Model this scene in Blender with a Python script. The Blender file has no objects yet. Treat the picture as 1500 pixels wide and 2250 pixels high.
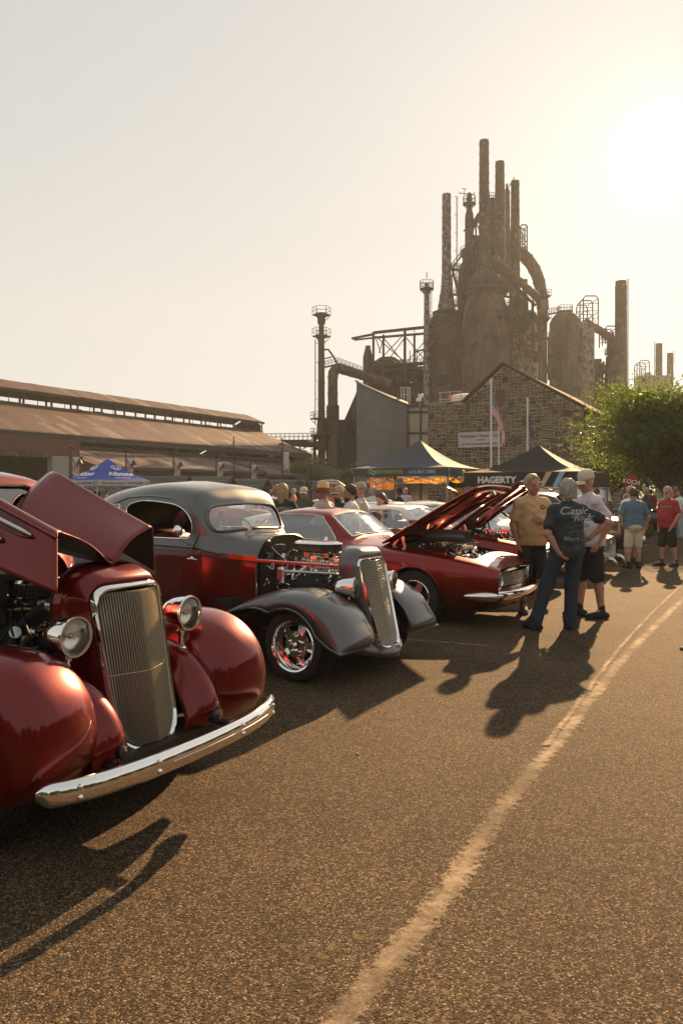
import bpy, bmesh, math, random
import numpy as np
from mathutils import Vector, Matrix, noise
from mathutils.bvhtree import BVHTree
random.seed(7); np.random.seed(7)
SC = bpy.context.scene; COL = SC.collection
R = math.radians; PI = math.pi
# ------------------------------------------------------------------ camera
F = 1700.0; H = 1.63
cd = bpy.data.cameras.new('camera'); cam = bpy.data.objects.new('camera', cd); COL.objects.link(cam)
cam.location = (0, 0, H); cam.rotation_euler = (R(90), 0, 0)
cd.sensor_fit = 'VERTICAL'; cd.sensor_height = 36.0; cd.lens = F / 2250 * 36
cd.shift_y = -45.0 / 2250
cd.clip_start = 0.05; cd.clip_end = 5000
SC.camera = cam
# ------------------------------------------------------------------ sky, sun, exposure
SUN_AZ, SUN_EL = R(22.4), R(22.1)
w = bpy.data.worlds.new('World'); SC.world = w; w.use_nodes = True
nt = w.node_tree; nt.nodes.clear()
sky = nt.nodes.new('ShaderNodeTexSky'); sky.sky_type = 'NISHITA'; sky.sun_disc = False
sky.sun_elevation = SUN_EL; sky.sun_rotation = SUN_AZ
sky.altitude = 100; sky.air_density = 1.0; sky.dust_density = 0.7; sky.ozone_density = 0.8
gam = nt.nodes.new('ShaderNodeGamma'); gam.inputs['Gamma'].default_value = 0.22
hsv = nt.nodes.new('ShaderNodeHueSaturation'); hsv.inputs['Saturation'].default_value = 0.55
tint = nt.nodes.new('ShaderNodeMix'); tint.data_type = 'RGBA'; tint.blend_type = 'MULTIPLY'
tint.inputs[0].default_value = 1.0; tint.inputs[7].default_value = (1.09, 1.06, 0.985, 1)
# bright aureole of the hazy sun
SUN_DIR = Vector((math.sin(SUN_AZ) * math.cos(SUN_EL), math.cos(SUN_AZ) * math.cos(SUN_EL), math.sin(SUN_EL)))
tcw = nt.nodes.new('ShaderNodeTexCoord'); nrm = nt.nodes.new('ShaderNodeVectorMath'); nrm.operation = 'NORMALIZE'; dt = nt.nodes.new('ShaderNodeVectorMath'); dt.operation = 'DOT_PRODUCT'; dt.inputs[1].default_value = SUN_DIR
nt.links.new(tcw.outputs['Generated'], nrm.inputs[0]); nt.links.new(nrm.outputs[0], dt.inputs[0])
mx0 = nt.nodes.new('ShaderNodeMath'); mx0.operation = 'MAXIMUM'; mx0.inputs[1].default_value = 0.0; nt.links.new(dt.outputs['Value'], mx0.inputs[0])
def lobe(p, k):
	a = nt.nodes.new('ShaderNodeMath'); a.operation = 'POWER'; a.inputs[1].default_value = p; nt.links.new(mx0.outputs[0], a.inputs[0])
	b = nt.nodes.new('ShaderNodeMath'); b.operation = 'MULTIPLY'; b.inputs[1].default_value = k; nt.links.new(a.outputs[0], b.inputs[0]); return b.outputs[0]
la = nt.nodes.new('ShaderNodeMath'); la.operation = 'ADD'; lb = nt.nodes.new('ShaderNodeMath'); lb.operation = 'ADD'; nt.links.new(lobe(2600, 4.0), lb.inputs[0]); nt.links.new(lobe(450, 0.32), lb.inputs[1]); nt.links.new(lb.outputs[0], la.inputs[0]); nt.links.new(lobe(24, 0.13), la.inputs[1])
lc = nt.nodes.new('ShaderNodeVectorMath'); lc.operation = 'SCALE'; lc.inputs[0].default_value = (1.0, 0.95, 0.84); nt.links.new(la.outputs[0], lc.inputs['Scale'])
ads = nt.nodes.new('ShaderNodeVectorMath'); ads.operation = 'ADD'
bg = nt.nodes.new('ShaderNodeBackground'); bg.inputs['Strength'].default_value = 0.15
wo = nt.nodes.new('ShaderNodeOutputWorld')
nt.links.new(sky.outputs[0], gam.inputs['Color']); nt.links.new(gam.outputs[0], hsv.inputs['Color']); nt.links.new(hsv.outputs[0], tint.inputs[6])
nt.links.new(tint.outputs[2], ads.inputs[0]); nt.links.new(lc.outputs[0], ads.inputs[1]); nt.links.new(ads.outputs[0], bg.inputs['Color']); nt.links.new(bg.outputs[0], wo.inputs['Surface'])
sd = bpy.data.lights.new('sun', 'SUN'); sun = bpy.data.objects.new('sun', sd); COL.objects.link(sun)
sd.energy = 5.0; sd.angle = R(0.6); sd.color = (1.0, 0.64, 0.33)
sun.rotation_euler = (-SUN_DIR).to_track_quat('-Z', 'Y').to_euler(); sun.location = SUN_DIR * 300
SC.view_settings.view_transform = 'Standard'; SC.view_settings.look = 'None'
SC.view_settings.exposure = 1.6; SC.view_settings.gamma = 1.0; SC.view_settings.use_curve_mapping = False
SC.render.engine = 'CYCLES'
cy = SC.cycles
cy.use_denoising = True; cy.max_bounces = 8; cy.diffuse_bounces = 3; cy.glossy_bounces = 4
cy.transmission_bounces = 6; cy.transparent_max_bounces = 12; cy.volume_bounces = 0
cy.sample_clamp_indirect = 6.0; cy.caustics_reflective = False; cy.caustics_refractive = False
# ------------------------------------------------------------------ helpers
def Q(px, py, Y):
	return Vector(((px - 750) / F * Y, Y, H + (1080 - py) / F * Y))
def tag(o, label=None, cat=None, group=None, kind=None):
	if label: o['label'] = label
	if cat: o['category'] = cat
	if group: o['group'] = group
	if kind: o['kind'] = kind
	return o
def thing(name, label, cat, loc=(0, 0, 0), rz=0.0, group=None):
	o = bpy.data.objects.new(name, None); COL.objects.link(o); o.empty_display_size = 0.2
	o.location = loc; o.rotation_euler = (0, 0, rz)
	return tag(o, label, cat, group)
def children(o): return [c for c in ALLC.get(o.name, [])]
ALLC = {}
def copy_tree(o, parent=None):
	c = o.copy(); COL.objects.link(c); c.parent = parent
	if parent is not None: ALLC.setdefault(parent.name, []).append(c)
	for ch in list(ALLC.get(o.name, [])): copy_tree(ch, c)
	return c
def spl(pts, n, closed=False):
	"""Catmull-Rom through pts, n samples per span."""
	pts = [Vector(p) for p in pts]; out = []; m = len(pts)
	rng = range(m if closed else m - 1)
	for i in rng:
		if closed: a, b, c, d = (pts[(i + k) % m] for k in (-1, 0, 1, 2))
		else:
			b, c = pts[i], pts[i + 1]
			a = pts[i - 1] if i > 0 else b * 2 - c
			d = pts[i + 2] if i + 2 < m else c * 2 - b
		for k in range(n):
			t = k / n
			out.append(0.5 * ((2 * b) + (c - a) * t + (2 * a - 5 * b + 4 * c - d) * t * t + (3 * b - a - 3 * c + d) * t ** 3))
	if not closed: out.append(pts[-1].copy())
	return out
def rrect(w, h, r, n=5, cx=0, cy=0):
	"""rounded rectangle outline, counter-clockwise"""
	out = []
	for sx, sy, a0 in ((1, 1, 0), (-1, 1, 90), (-1, -1, 180), (1, -1, 270)):
		for k in range(n + 1):
			a = R(a0 + 90 * k / n)
			out.append((cx + sx * (w / 2 - r) + r * math.cos(a), cy + sy * (h / 2 - r) + r * math.sin(a)))
	return out
class MB:
	"""collects geometry for ONE mesh object"""
	def __init__(s): s.v = []; s.f = []; s.m = []
	def add(s, vs, fs, mi=0, M=None):
		b = len(s.v)
		s.v += [tuple(M @ Vector(p)) if M is not None else tuple(p) for p in vs]
		s.f += [tuple(i + b for i in f) for f in fs]; s.m += [mi] * len(fs)
		return s
	def box(s, c, d, mi=0, M=None, rz=0.0):
		x, y, z = d[0] / 2, d[1] / 2, d[2] / 2
		vs = [(-x, -y, -z), (x, -y, -z), (x, y, -z), (-x, y, -z), (-x, -y, z), (x, -y, z), (x, y, z), (-x, y, z)]
		T = Matrix.Translation(c) @ Matrix.Rotation(rz, 4, 'Z')
		return s.add(vs, [(0, 3, 2, 1), (4, 5, 6, 7), (0, 1, 5, 4), (1, 2, 6, 5), (2, 3, 7, 6), (3, 0, 4, 7)], mi, M @ T if M is not None else T)
	def bar(s, a, b, w, h=None, mi=0):
		"""rectangular bar from a to b"""
		a, b = Vector(a), Vector(b); d = b - a; L = d.length
		if L < 1e-6: return s
		h = h or w
		q = d.to_track_quat('X', 'Z').to_matrix().to_4x4()
		return s.box((L / 2, 0, 0), (L, w, h), mi, Matrix.Translation(a) @ q)
	def cyl(s, a, b, r0, r1=None, n=12, mi=0, cap=True):
		r1 = r0 if r1 is None else r1
		return s.tube([a, b], [r0, r1], n, mi, cap)
	def tube(s, path, r, n=8, mi=0, cap=True, closed=False, flat=None):
		P_ = [Vector(p) for p in path]; m = len(P_)
		rs = list(r) if hasattr(r, '__len__') else [r] * m
		vs = []; up = None
		for i, p in enumerate(P_):
			if closed: d = P_[(i + 1) % m] - P_[i - 1]
			else: d = P_[min(i + 1, m - 1)] - P_[max(i - 1, 0)]
			if d.length < 1e-9: d = Vector((0, 0, 1))
			d.normalize()
			if up is None:
				up = d.orthogonal().normalized() if abs(d.z) > 0.95 else Vector((0, 0, 1))
			x = up - d * up.dot(d)
			if x.length < 1e-5: x = d.orthogonal()
			x.normalize(); y = d.cross(x); up = x
			fx, fy = (1, 1) if flat is None else flat
			for k in range(n):
				a = 2 * PI * k / n
				vs.append(p + (x * math.cos(a) * fx + y * math.sin(a) * fy) * rs[i])
		fs = []
		for i in range(m if closed else m - 1):
			j = (i + 1) % m
			for k in range(n):
				l = (k + 1) % n
				fs.append((i * n + k, i * n + l, j * n + l, j * n + k))
		if cap and not closed:
			fs.append(tuple(reversed(range(n)))); fs.append(tuple((m - 1) * n + k for k in range(n)))
		return s.add(vs, fs, mi)
	def lathe(s, prof, n=24, mi=0, M=None, cap=False, arc=2 * PI):
		"""prof: (r, z) pairs, about local z"""
		full = abs(arc - 2 * PI) < 1e-6; k = n if full else n + 1
		vs = [(r * math.cos(arc * i / n), r * math.sin(arc * i / n), z) for r, z in prof for i in range(k)]
		fs = []
		for j in range(len(prof) - 1):
			for i in range(n):
				l = (i + 1) % k
				fs.append((j * k + i, j * k + l, (j + 1) * k + l, (j + 1) * k + i))
		if cap:
			if prof[0][0] > 1e-6: fs.append(tuple(reversed(range(k))))
			if prof[-1][0] > 1e-6: fs.append(tuple((len(prof) - 1) * k + i for i in range(k)))
		return s.add(vs, fs, mi, M)
	def grid(s, rows, mi=0, cu=False, cv=False, M=None):
		m, n = len(rows), len(rows[0]); vs = [p for r_ in rows for p in r_]; fs = []
		for i in range(m if cu else m - 1):
			for j in range(n if cv else n - 1):
				a, b = (i + 1) % m, (j + 1) % n
				fs.append((i * n + j, i * n + b, a * n + b, a * n + j))
		return s.add(vs, fs, mi, M)
	def prism(s, poly, d, mi=0, M=None):
		"""poly: 2D outline (ccw) in local xy, extruded 0..d in z"""
		n = len(poly)
		vs = [(x, y, 0) for x, y in poly] + [(x, y, d) for x, y in poly]
		fs = [tuple(reversed(range(n))), tuple(range(n, 2 * n))] + [(i, (i + 1) % n, n + (i + 1) % n, n + i) for i in range(n)]
		return s.add(vs, fs, mi, M)
	def ball(s, c, r, n=12, m=8, mi=0, M=None):
		rx, ry, rz = r if hasattr(r, '__len__') else (r, r, r)
		rows = [[(c[0] + rx * math.sin(PI * i / m) * math.cos(2 * PI * k / n), c[1] + ry * math.sin(PI * i / m) * math.sin(2 * PI * k / n), c[2] - rz * math.cos(PI * i / m)) for k in range(n)] for i in range(m + 1)]
		return s.grid(rows, mi, cv=True, M=M)
	def ring(s, outer, inner, mi=0, M=None):
		"""flat face between two 2D/3D loops with as many points"""
		n = len(outer)
		return s.add(list(outer) + list(inner), [(i, (i + 1) % n, n + (i + 1) % n, n + i) for i in range(n)], mi, M)
	def mesh(s, name, mats, smooth=40):
		me = bpy.data.meshes.new(name); me.from_pydata([tuple(p) for p in s.v], [], s.f)
		for m in (mats if isinstance(mats, (list, tuple)) else [mats]): me.materials.append(m)
		me.polygons.foreach_set('material_index', s.m)
		if smooth:
			me.polygons.foreach_set('use_smooth', [True] * len(s.f)); me.update()
			me.set_sharp_from_angle(angle=R(smooth))
		me.update()
		return me
	def build(s, name, mats, parent=None, smooth=40, sub=0, bev=0.0, solid=0.0, label=None, weld=0.0, off=-1.0):
		return link(name, s.mesh(name, mats, smooth), parent, sub, bev, solid, label, weld, off)
def link(name, me, parent=None, sub=0, bev=0.0, solid=0.0, label=None, weld=0.0, off=-1.0):
	o = bpy.data.objects.new(name, me); COL.objects.link(o)
	if parent is not None:
		o.parent = parent; ALLC.setdefault(parent.name, []).append(o)
	if weld: md = o.modifiers.new('weld', 'WELD'); md.merge_threshold = weld
	if solid: md = o.modifiers.new('solid', 'SOLIDIFY'); md.thickness = solid; md.offset = off
	if bev: md = o.modifiers.new('bevel', 'BEVEL'); md.width = bev; md.segments = 2; md.limit_method = 'ANGLE'; md.angle_limit = R(40)
	if sub: md = o.modifiers.new('sub', 'SUBSURF'); md.levels = 0; md.render_levels = sub
	if label: o['label'] = label
	return o
def frame(o, x, z=None):
	"""matrix at o with local z along z, x roughly along x"""
	x = Vector(x).normalized(); z = Vector(z).normalized() if z is not None else Vector((0, 0, 1))
	y = z.cross(x).normalized(); x = y.cross(z).normalized()
	M = Matrix((x, y, z)).transposed().to_4x4(); M.translation = Vector(o)
	return M
def text_mesh(body, size, align='CENTER', extrude=0.0, shear=0.0, space=1.0, bold=0.0):
	cu = bpy.data.curves.new('text_curve', 'FONT'); cu.body = body; cu.size = size; cu.align_x = align; cu.align_y = 'CENTER'
	cu.extrude = extrude; cu.shear = shear; cu.space_character = space; cu.offset = bold; cu.resolution_u = 3
	o = bpy.data.objects.new('text_curve', cu)
	me = bpy.data.meshes.new_from_object(o); bpy.data.objects.remove(o); bpy.data.curves.remove(cu)
	v = [tuple(p.co) for p in me.vertices]; f = [tuple(p.vertices) for p in me.polygons]
	bpy.data.meshes.remove(me)
	return v, f
# ------------------------------------------------------------------ materials
def nodes(m):
	m.use_nodes = True; t = m.node_tree
	return t, t.nodes.get('Principled BSDF'), t.nodes.get('Material Output')
def mat(name, col, rough=0.6, metal=0.0, coat=0.0, spec=None, emit=None, estr=0.0, alpha=None, trans=0.0, ior=None, sheen=0.0, croughness=0.03):
	m = bpy.data.materials.new(name); t, b, o = nodes(m)
	b.inputs['Base Color'].default_value = (*col, 1); b.inputs['Roughness'].default_value = rough; b.inputs['Metallic'].default_value = metal
	b.inputs['Coat Weight'].default_value = coat; b.inputs['Coat Roughness'].default_value = croughness
	if spec is not None: b.inputs['Specular IOR Level'].default_value = spec
	if emit: b.inputs['Emission Color'].default_value = (*emit, 1); b.inputs['Emission Strength'].default_value = estr
	if trans: b.inputs['Transmission Weight'].default_value = trans
	if ior: b.inputs['IOR'].default_value = ior
	if alpha is not None: b.inputs['Alpha'].default_value = alpha
	if sheen: b.inputs['Sheen Weight'].default_value = sheen
	m.diffuse_color = (*col, 1)
	return m
def nd(t, typ, **kw):
	n = t.nodes.new('ShaderNode' + typ)
	for k, v in kw.items():
		if k in n.inputs: n.inputs[k].default_value = v
		else: setattr(n, k, v)
	return n
def ramp(t, stops, fac):
	r = t.nodes.new('ShaderNodeValToRGB'); e = r.color_ramp.elements
	while len(e) < len(stops): e.new(0.5)
	for i, (p, c) in enumerate(stops):
		e[i].position = p; e[i].color = (*c, 1) if hasattr(c, '__len__') else (c, c, c, 1)
	t.links.new(fac, r.inputs[0]); return r
def mix(t, fac, a, b, typ='MIX'):
	n = t.nodes.new('ShaderNodeMix'); n.data_type = 'RGBA'; n.blend_type = typ
	for s, i in ((fac, 0), (a, 6), (b, 7)):
		if hasattr(s, 'is_linked'): t.links.new(s, n.inputs[i])
		elif hasattr(s, '__len__'): n.inputs[i].default_value = (*s, 1)
		else: n.inputs[i].default_value = s
	return n.outputs[2]
def coords(t, kind='Object', scale=(1, 1, 1), rot=(0, 0, 0)):
	tc = t.nodes.new('ShaderNodeTexCoord'); mp = t.nodes.new('ShaderNodeMapping')
	mp.inputs['Scale'].default_value = scale; mp.inputs['Rotation'].default_value = rot
	t.links.new(tc.outputs[kind], mp.inputs[0]); return mp.outputs[0]
def bump(t, b, h, strength=0.5, dist=0.01):
	n = t.nodes.new('ShaderNodeBump'); n.inputs['Strength'].default_value = strength; n.inputs['Distance'].default_value = dist
	t.links.new(h, n.inputs['Height']); t.links.new(n.outputs[0], b.inputs['Normal']); return n
def noisy(name, stops, scale=5.0, rough=0.7, metal=0.0, bumpd=0.0, stretch=(1, 1, 1), detail=6, rrange=None, coat=0.0, dist=0.0, rnd=0.0):
	"""material with a noise driven colour ramp, optional fine relief and per-object variation"""
	m = bpy.data.materials.new(name); t, b, o = nodes(m)
	c = coords(t, 'Object', stretch)
	n = nd(t, 'TexNoise', Scale=scale, Detail=detail, Roughness=0.62, Distortion=dist); t.links.new(c, n.inputs['Vector'])
	r = ramp(t, stops, n.outputs[0]); out = r.outputs[0]
	if rnd:
		oi = nd(t, 'ObjectInfo'); gi = nd(t, 'NewGeometry')
		ad = nd(t, 'Math', operation='ADD'); t.links.new(oi.outputs['Random'], ad.inputs[0]); t.links.new(gi.outputs['Random Per Island'], ad.inputs[1])
		fr = nd(t, 'Math', operation='FRACT'); t.links.new(ad.outputs[0], fr.inputs[0])
		rr = ramp(t, [(0, 1 - rnd), (1, 1 + rnd)], fr.outputs[0])
		mr = nd(t, 'MapRange'); t.links.new(fr.outputs[0], mr.inputs[0]); mr.inputs[3].default_value = 1 - rnd; mr.inputs[4].default_value = 1 + rnd
		vm = nd(t, 'VectorMath', operation='SCALE'); t.links.new(out, vm.inputs[0]); t.links.new(mr.outputs[0], vm.inputs['Scale'])
		out = vm.outputs[0]
	t.links.new(out, b.inputs['Base Color'])
	b.inputs['Roughness'].default_value = rough; b.inputs['Metallic'].default_value = metal; b.inputs['Coat Weight'].default_value = coat
	if rrange:
		mr = nd(t, 'MapRange'); t.links.new(n.outputs[0], mr.inputs[0]); mr.inputs[3].default_value = rrange[0]; mr.inputs[4].default_value = rrange[1]
		t.links.new(mr.outputs[0], b.inputs['Roughness'])
	if bumpd: bump(t, b, n.outputs[0], 0.6, bumpd)
	return m
def paint(name, col, flake=0.25, metal=0.75, rough=0.38, var=0.0):
	"""automotive paint: metallic base under clear coat, with a little orange peel and dust"""
	m = bpy.data.materials.new(name); t, b, o = nodes(m)
	c = coords(t, 'Object')
	vo = nd(t, 'TexVoronoi', Scale=900.0); t.links.new(c, vo.inputs['Vector'])
	colr = mix(t, vo.outputs['Color'], tuple(x * (1 - flake) for x in col), tuple(min(1, x * (1 + flake)) for x in col))
	t.links.new(colr, b.inputs['Base Color'])
	b.inputs['Metallic'].default_value = metal; b.inputs['Roughness'].default_value = rough
	b.inputs['Coat Weight'].default_value = 1.0; b.inputs['Coat Roughness'].default_value = 0.0; b.inputs['Coat IOR'].default_value = 1.42
	n = nd(t, 'TexNoise', Scale=28.0, Detail=2.0); t.links.new(c, n.inputs['Vector'])
	bp = bump(t, b, n.outputs[0], 0.012, 0.002); t.links.new(bp.outputs[0], b.inputs['Coat Normal'])
	return m
def chrome(name, col=(0.86, 0.85, 0.83), lo=0.03, hi=0.12):
	m = bpy.data.materials.new(name); t, b, o = nodes(m)
	b.inputs['Base Color'].default_value = (*col, 1); b.inputs['Metallic'].default_value = 1
	n = nd(t, 'TexNoise', Scale=14.0, Detail=5.0); t.links.new(coords(t), n.inputs['Vector'])
	mr = nd(t, 'MapRange'); t.links.new(n.outputs[0], mr.inputs[0]); mr.inputs[1].default_value = 0.35; mr.inputs[2].default_value = 0.75; mr.inputs[3].default_value = lo; mr.inputs[4].default_value = hi
	t.links.new(mr.outputs[0], b.inputs['Roughness'])
	return m
def glass(name, col=(0.85, 0.9, 0.88), a=0.25, rough=0.02):
	"""thin pane: mostly clear, mirror-like at grazing angles"""
	m = bpy.data.materials.new(name); m.use_nodes = True; t = m.node_tree; t.nodes.clear()
	tr = nd(t, 'BsdfTransparent', Color=(*col, 1)); gl = nd(t, 'BsdfGlossy', Roughness=rough)
	fr = nd(t, 'Fresnel', IOR=1.5); mx = t.nodes.new('ShaderNodeMixShader'); o = nd(t, 'OutputMaterial')
	ad = nd(t, 'Math', operation='ADD'); ad.inputs[1].default_value = a; ad.use_clamp = True
	t.links.new(fr.outputs[0], ad.inputs[0]); t.links.new(ad.outputs[0], mx.inputs[0])
	t.links.new(tr.outputs[0], mx.inputs[1]); t.links.new(gl.outputs[0], mx.inputs[2]); t.links.new(mx.outputs[0], o.inputs[0])
	return m
K = {}
K['chrome'] = chrome('chrome'); K['steel'] = chrome('brushed steel', (0.55, 0.54, 0.52), 0.18, 0.4)
K['black'] = mat('black satin', (0.012, 0.012, 0.013), 0.45)
K['dark'] = mat('unlit dark trim', (0.01, 0.01, 0.011), 0.8)
K['rubber'] = noisy('tyre rubber', [(0.3, (0.010, 0.010, 0.011)), (0.7, (0.022, 0.021, 0.020))], 30, 0.75, bumpd=0.001)
K['maroon'] = paint('deep maroon metallic', (0.155, 0.0007, 0.0009))
K['maroon2'] = paint('dark burgundy metallic', (0.066, 0.0007, 0.001))
K['candy'] = paint('candy red metallic', (0.22, 0.0007, 0.0009))
K['grey'] = paint('gunmetal grey metallic', (0.11, 0.107, 0.104), 0.2, 0.6, 0.34)
K['white'] = paint('white paint', (0.72, 0.70, 0.66), 0.02, 0.0, 0.4)
K['silver'] = paint('silver paint', (0.50, 0.50, 0.49), 0.15, 0.6, 0.3)
K['blackpaint'] = paint('black car paint', (0.012, 0.013, 0.014), 0.2, 0.2, 0.3)
K['greypaint'] = paint('dark grey car paint', (0.06, 0.065, 0.07), 0.2, 0.4, 0.3)
K['glass'] = glass('window glass'); K['lens'] = glass('lamp glass', (0.95, 0.95, 0.92), 0.05)
K['seat'] = noisy('oxblood leather', [(0.3, (0.10, 0.013, 0.010)), (0.7, (0.16, 0.022, 0.016))], 9, 0.45, bumpd=0.004)
K['orange'] = paint('orange red trim and glow', (0.62, 0.05, 0.015), 0.05, 0.2, 0.3)
K['concrete'] = noisy('concrete', [(0.3, (0.27, 0.255, 0.23)), (0.7, (0.36, 0.34, 0.31))], 3, 0.85, bumpd=0.004)
K['white_metal'] = mat('white enamel metal', (0.75, 0.74, 0.71), 0.4)
K['galv'] = noisy('galvanised steel', [(0.3, (0.30, 0.30, 0.29)), (0.7, (0.42, 0.41, 0.40))], 8, 0.45, 0.7)
K['brassy'] = mat('warm polished bars', (0.60, 0.54, 0.42), 0.35, 0.8)
K['reflector'] = mat('lamp reflector', (0.9, 0.88, 0.84), 0.28, 0.85)
# ================================================================== ground
def asphalt_material():
	m = bpy.data.materials.new('sun bleached asphalt'); t, b, o = nodes(m)
	c = coords(t, 'Object')
	v1 = nd(t, 'TexVoronoi', Scale=150.0); t.links.new(c, v1.inputs['Vector'])          # aggregate chips, 8 mm
	v2 = nd(t, 'TexVoronoi', Scale=52.0); t.links.new(c, v2.inputs['Vector'])           # larger chips, 2 cm
	n1 = nd(t, 'TexNoise', Scale=0.55, Detail=7.0, Roughness=0.6); t.links.new(c, n1.inputs['Vector'])
	n2 = nd(t, 'TexNoise', Scale=18.0, Detail=5.0, Roughness=0.7); t.links.new(c, n2.inputs['Vector'])
	sep = nd(t, 'SeparateColor'); t.links.new(v1.outputs['Color'], sep.inputs[0])
	chips = ramp(t, [(0.0, (0.026, 0.020, 0.014)), (0.42, (0.060, 0.043, 0.028)), (0.74, (0.104, 0.074, 0.047)), (0.90, (0.165, 0.120, 0.076)), (1.0, (0.32, 0.24, 0.16))], sep.outputs[0])
	sep2 = nd(t, 'SeparateColor'); t.links.new(v2.outputs['Color'], sep2.inputs[0])
	big = ramp(t, [(0.955, 0.0), (0.97, 1.0)], sep2.outputs[1])
	c1 = mix(t, big.outputs[0], chips.outputs[0], (0.15, 0.105, 0.064))
	patch = ramp(t, [(0.3, (0.78, 0.76, 0.74)), (0.7, (1.2, 1.17, 1.1))], n1.outputs[0])
	c2 = mix(t, 1.0, c1, patch.outputs[0], 'MULTIPLY')
	n3 = nd(t, 'TexNoise', Scale=1.1, Detail=5.0, Roughness=0.55, Distortion=0.6); t.links.new(coords(t, 'Object', (1, .55, 1), (0, 0, .5)), n3.inputs['Vector'])
	stain = ramp(t, [(0.30, 0.62), (0.42, 1.0), (0.62, 1.0), (0.72, 1.14)], n3.outputs[0]); c2 = mix(t, 1.0, c2, stain.outputs[0], 'MULTIPLY')
	edge = ramp(t, [(0.0, 1.0), (0.62, 0.9), (0.95, 0.35)], v1.outputs['Distance'])
	c3 = mix(t, 0.75, c2, edge.outputs[0], 'MULTIPLY')
	t.links.new(c3, b.inputs['Base Color'])
	b.inputs['Roughness'].default_value = 0.9; b.inputs['Specular IOR Level'].default_value = 0.08
	h = nd(t, 'Math', operation='SUBTRACT'); t.links.new(n2.outputs[0], h.inputs[0]); t.links.new(v1.outputs['Distance'], h.inputs[1])
	h2 = nd(t, 'Math', operation='MULTIPLY_ADD'); t.links.new(big.outputs[0], h2.inputs[0]); h2.inputs[1].default_value = 0.5; t.links.new(h.outputs[0], h2.inputs[2])
	bump(t, b, h2.outputs[0], 0.5, 0.006)
	return m
def ground():
	b = MB()
	b.add([(-2500, -2500, 0), (2500, -2500, 0), (2500, 3500, 0), (-2500, 3500, 0)], [(0, 1, 2, 3)])
	g = b.build('ground', K['asphalt'], smooth=0); g['kind'] = 'structure'
def worn_paint():
	m = bpy.data.materials.new('worn road paint'); m.use_nodes = True; t = m.node_tree; b = t.nodes['Principled BSDF']; o = t.nodes['Material Output']
	c = coords(t, 'Object')
	n = nd(t, 'TexNoise', Scale=24.0, Detail=9.0, Roughness=0.72, Distortion=0.2); t.links.new(c, n.inputs['Vector'])
	v = nd(t, 'TexVoronoi', Scale=90.0); t.links.new(c, v.inputs['Vector'])
	uv = nd(t, 'UVMap'); sx = nd(t, 'SeparateXYZ'); t.links.new(uv.outputs[0], sx.inputs[0])
	e = nd(t, 'MapRange'); t.links.new(sx.outputs[0], e.inputs[0]); e.inputs[1].default_value = 0.0; e.inputs[2].default_value = 0.5; e.inputs[3].default_value = -0.38; e.inputs[4].default_value = 0.30
	a = nd(t, 'Math', operation='ADD'); t.links.new(n.outputs[0], a.inputs[0]); t.links.new(e.outputs[0], a.inputs[1])
	a2 = nd(t, 'Math', operation='MULTIPLY_ADD'); t.links.new(v.outputs['Distance'], a2.inputs[0]); a2.inputs[1].default_value = -0.16; t.links.new(a.outputs[0], a2.inputs[2])
	rp = ramp(t, [(0.39, 0.0), (0.46, 0.5), (0.64, 0.85)], a2.outputs[0])
	nw = nd(t, 'TexNoise', Scale=1.7, Detail=6.0, Roughness=0.7); t.links.new(c, nw.inputs['Vector']); wr = ramp(t, [(0.40, 0.35), (0.58, 1.0)], nw.outputs[0]); al = nd(t, 'Math', operation='MULTIPLY'); t.links.new(rp.outputs[0], al.inputs[0]); t.links.new(wr.outputs[0], al.inputs[1])
	col = ramp(t, [(0.3, (0.24, 0.18, 0.12)), (0.7, (0.44, 0.35, 0.245))], n.outputs[0])
	t.links.new(col.outputs[0], b.inputs['Base Color']); b.inputs['Roughness'].default_value = 0.9; b.inputs['Specular IOR Level'].default_value = 0.1
	tr = nd(t, 'BsdfTransparent'); mx = t.nodes.new('ShaderNodeMixShader')
	t.links.new(al.outputs[0], mx.inputs[0]); t.links.new(tr.outputs[0], mx.inputs[1]); t.links.new(b.outputs[0], mx.inputs[2]); t.links.new(mx.outputs[0], o.inputs[0])
	bump(t, b, n.outputs[0], 0.5, 0.006)
	return m
def stripe(name, path, width, z, material):
	pts = spl([(x, y, 0) for x, y in path], 14); b = MB(); rows = []
	for i, p in enumerate(pts):
		d = (pts[min(i + 1, len(pts) - 1)] - pts[max(i - 1, 0)]).normalized(); nrm = Vector((d.y, -d.x, 0))
		jit = (noise.noise(p * 2.3) * 0.012, noise.noise(p * 3.1 + Vector((9, 2, 5))) * 0.02)
		w = width * (1 + 0.10 * noise.noise(p * 0.9))
		rows.append([p + nrm * (w * (k / 4 - 0.5) + jit[0]) + Vector((0, 0, z)) for k in range(5)])
	b.grid(rows); o = b.build(name, material, smooth=0); o['kind'] = 'structure'
	uvl = o.data.uv_layers.new(name='UVMap')
	n = 5
	for poly in o.data.polygons:
		for li, vi in zip(poly.loop_indices, poly.vertices):
			k = vi % n; uvl.data[li].uv = (min(k, 4 - k) / 4 , vi // n)
	return o
def Gp(px, py):
	Y = H * F / (py - 1080); return ((px - 750) / F * Y, Y)
K['asphalt'] = asphalt_material(); K['roadpaint'] = worn_paint()
ground()
stripe('painted_line', [Gp(x, y) for x, y in ((560, 2480), (745, 2240), (905, 2060), (1010, 1915), (1090, 1795), (1165, 1700), (1240, 1610), (1305, 1525), (1380, 1435), (1470, 1345), (1560, 1260), (1640, 1170))], 0.235, 0.004, K['roadpaint'])
stripe('painted_line', [Gp(x, y) for x, y in ((1195, 1640), (1240, 1585), (1300, 1505), (1370, 1415), (1450, 1330), (1530, 1255))], 0.10, 0.008, K['roadpaint'])
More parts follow.
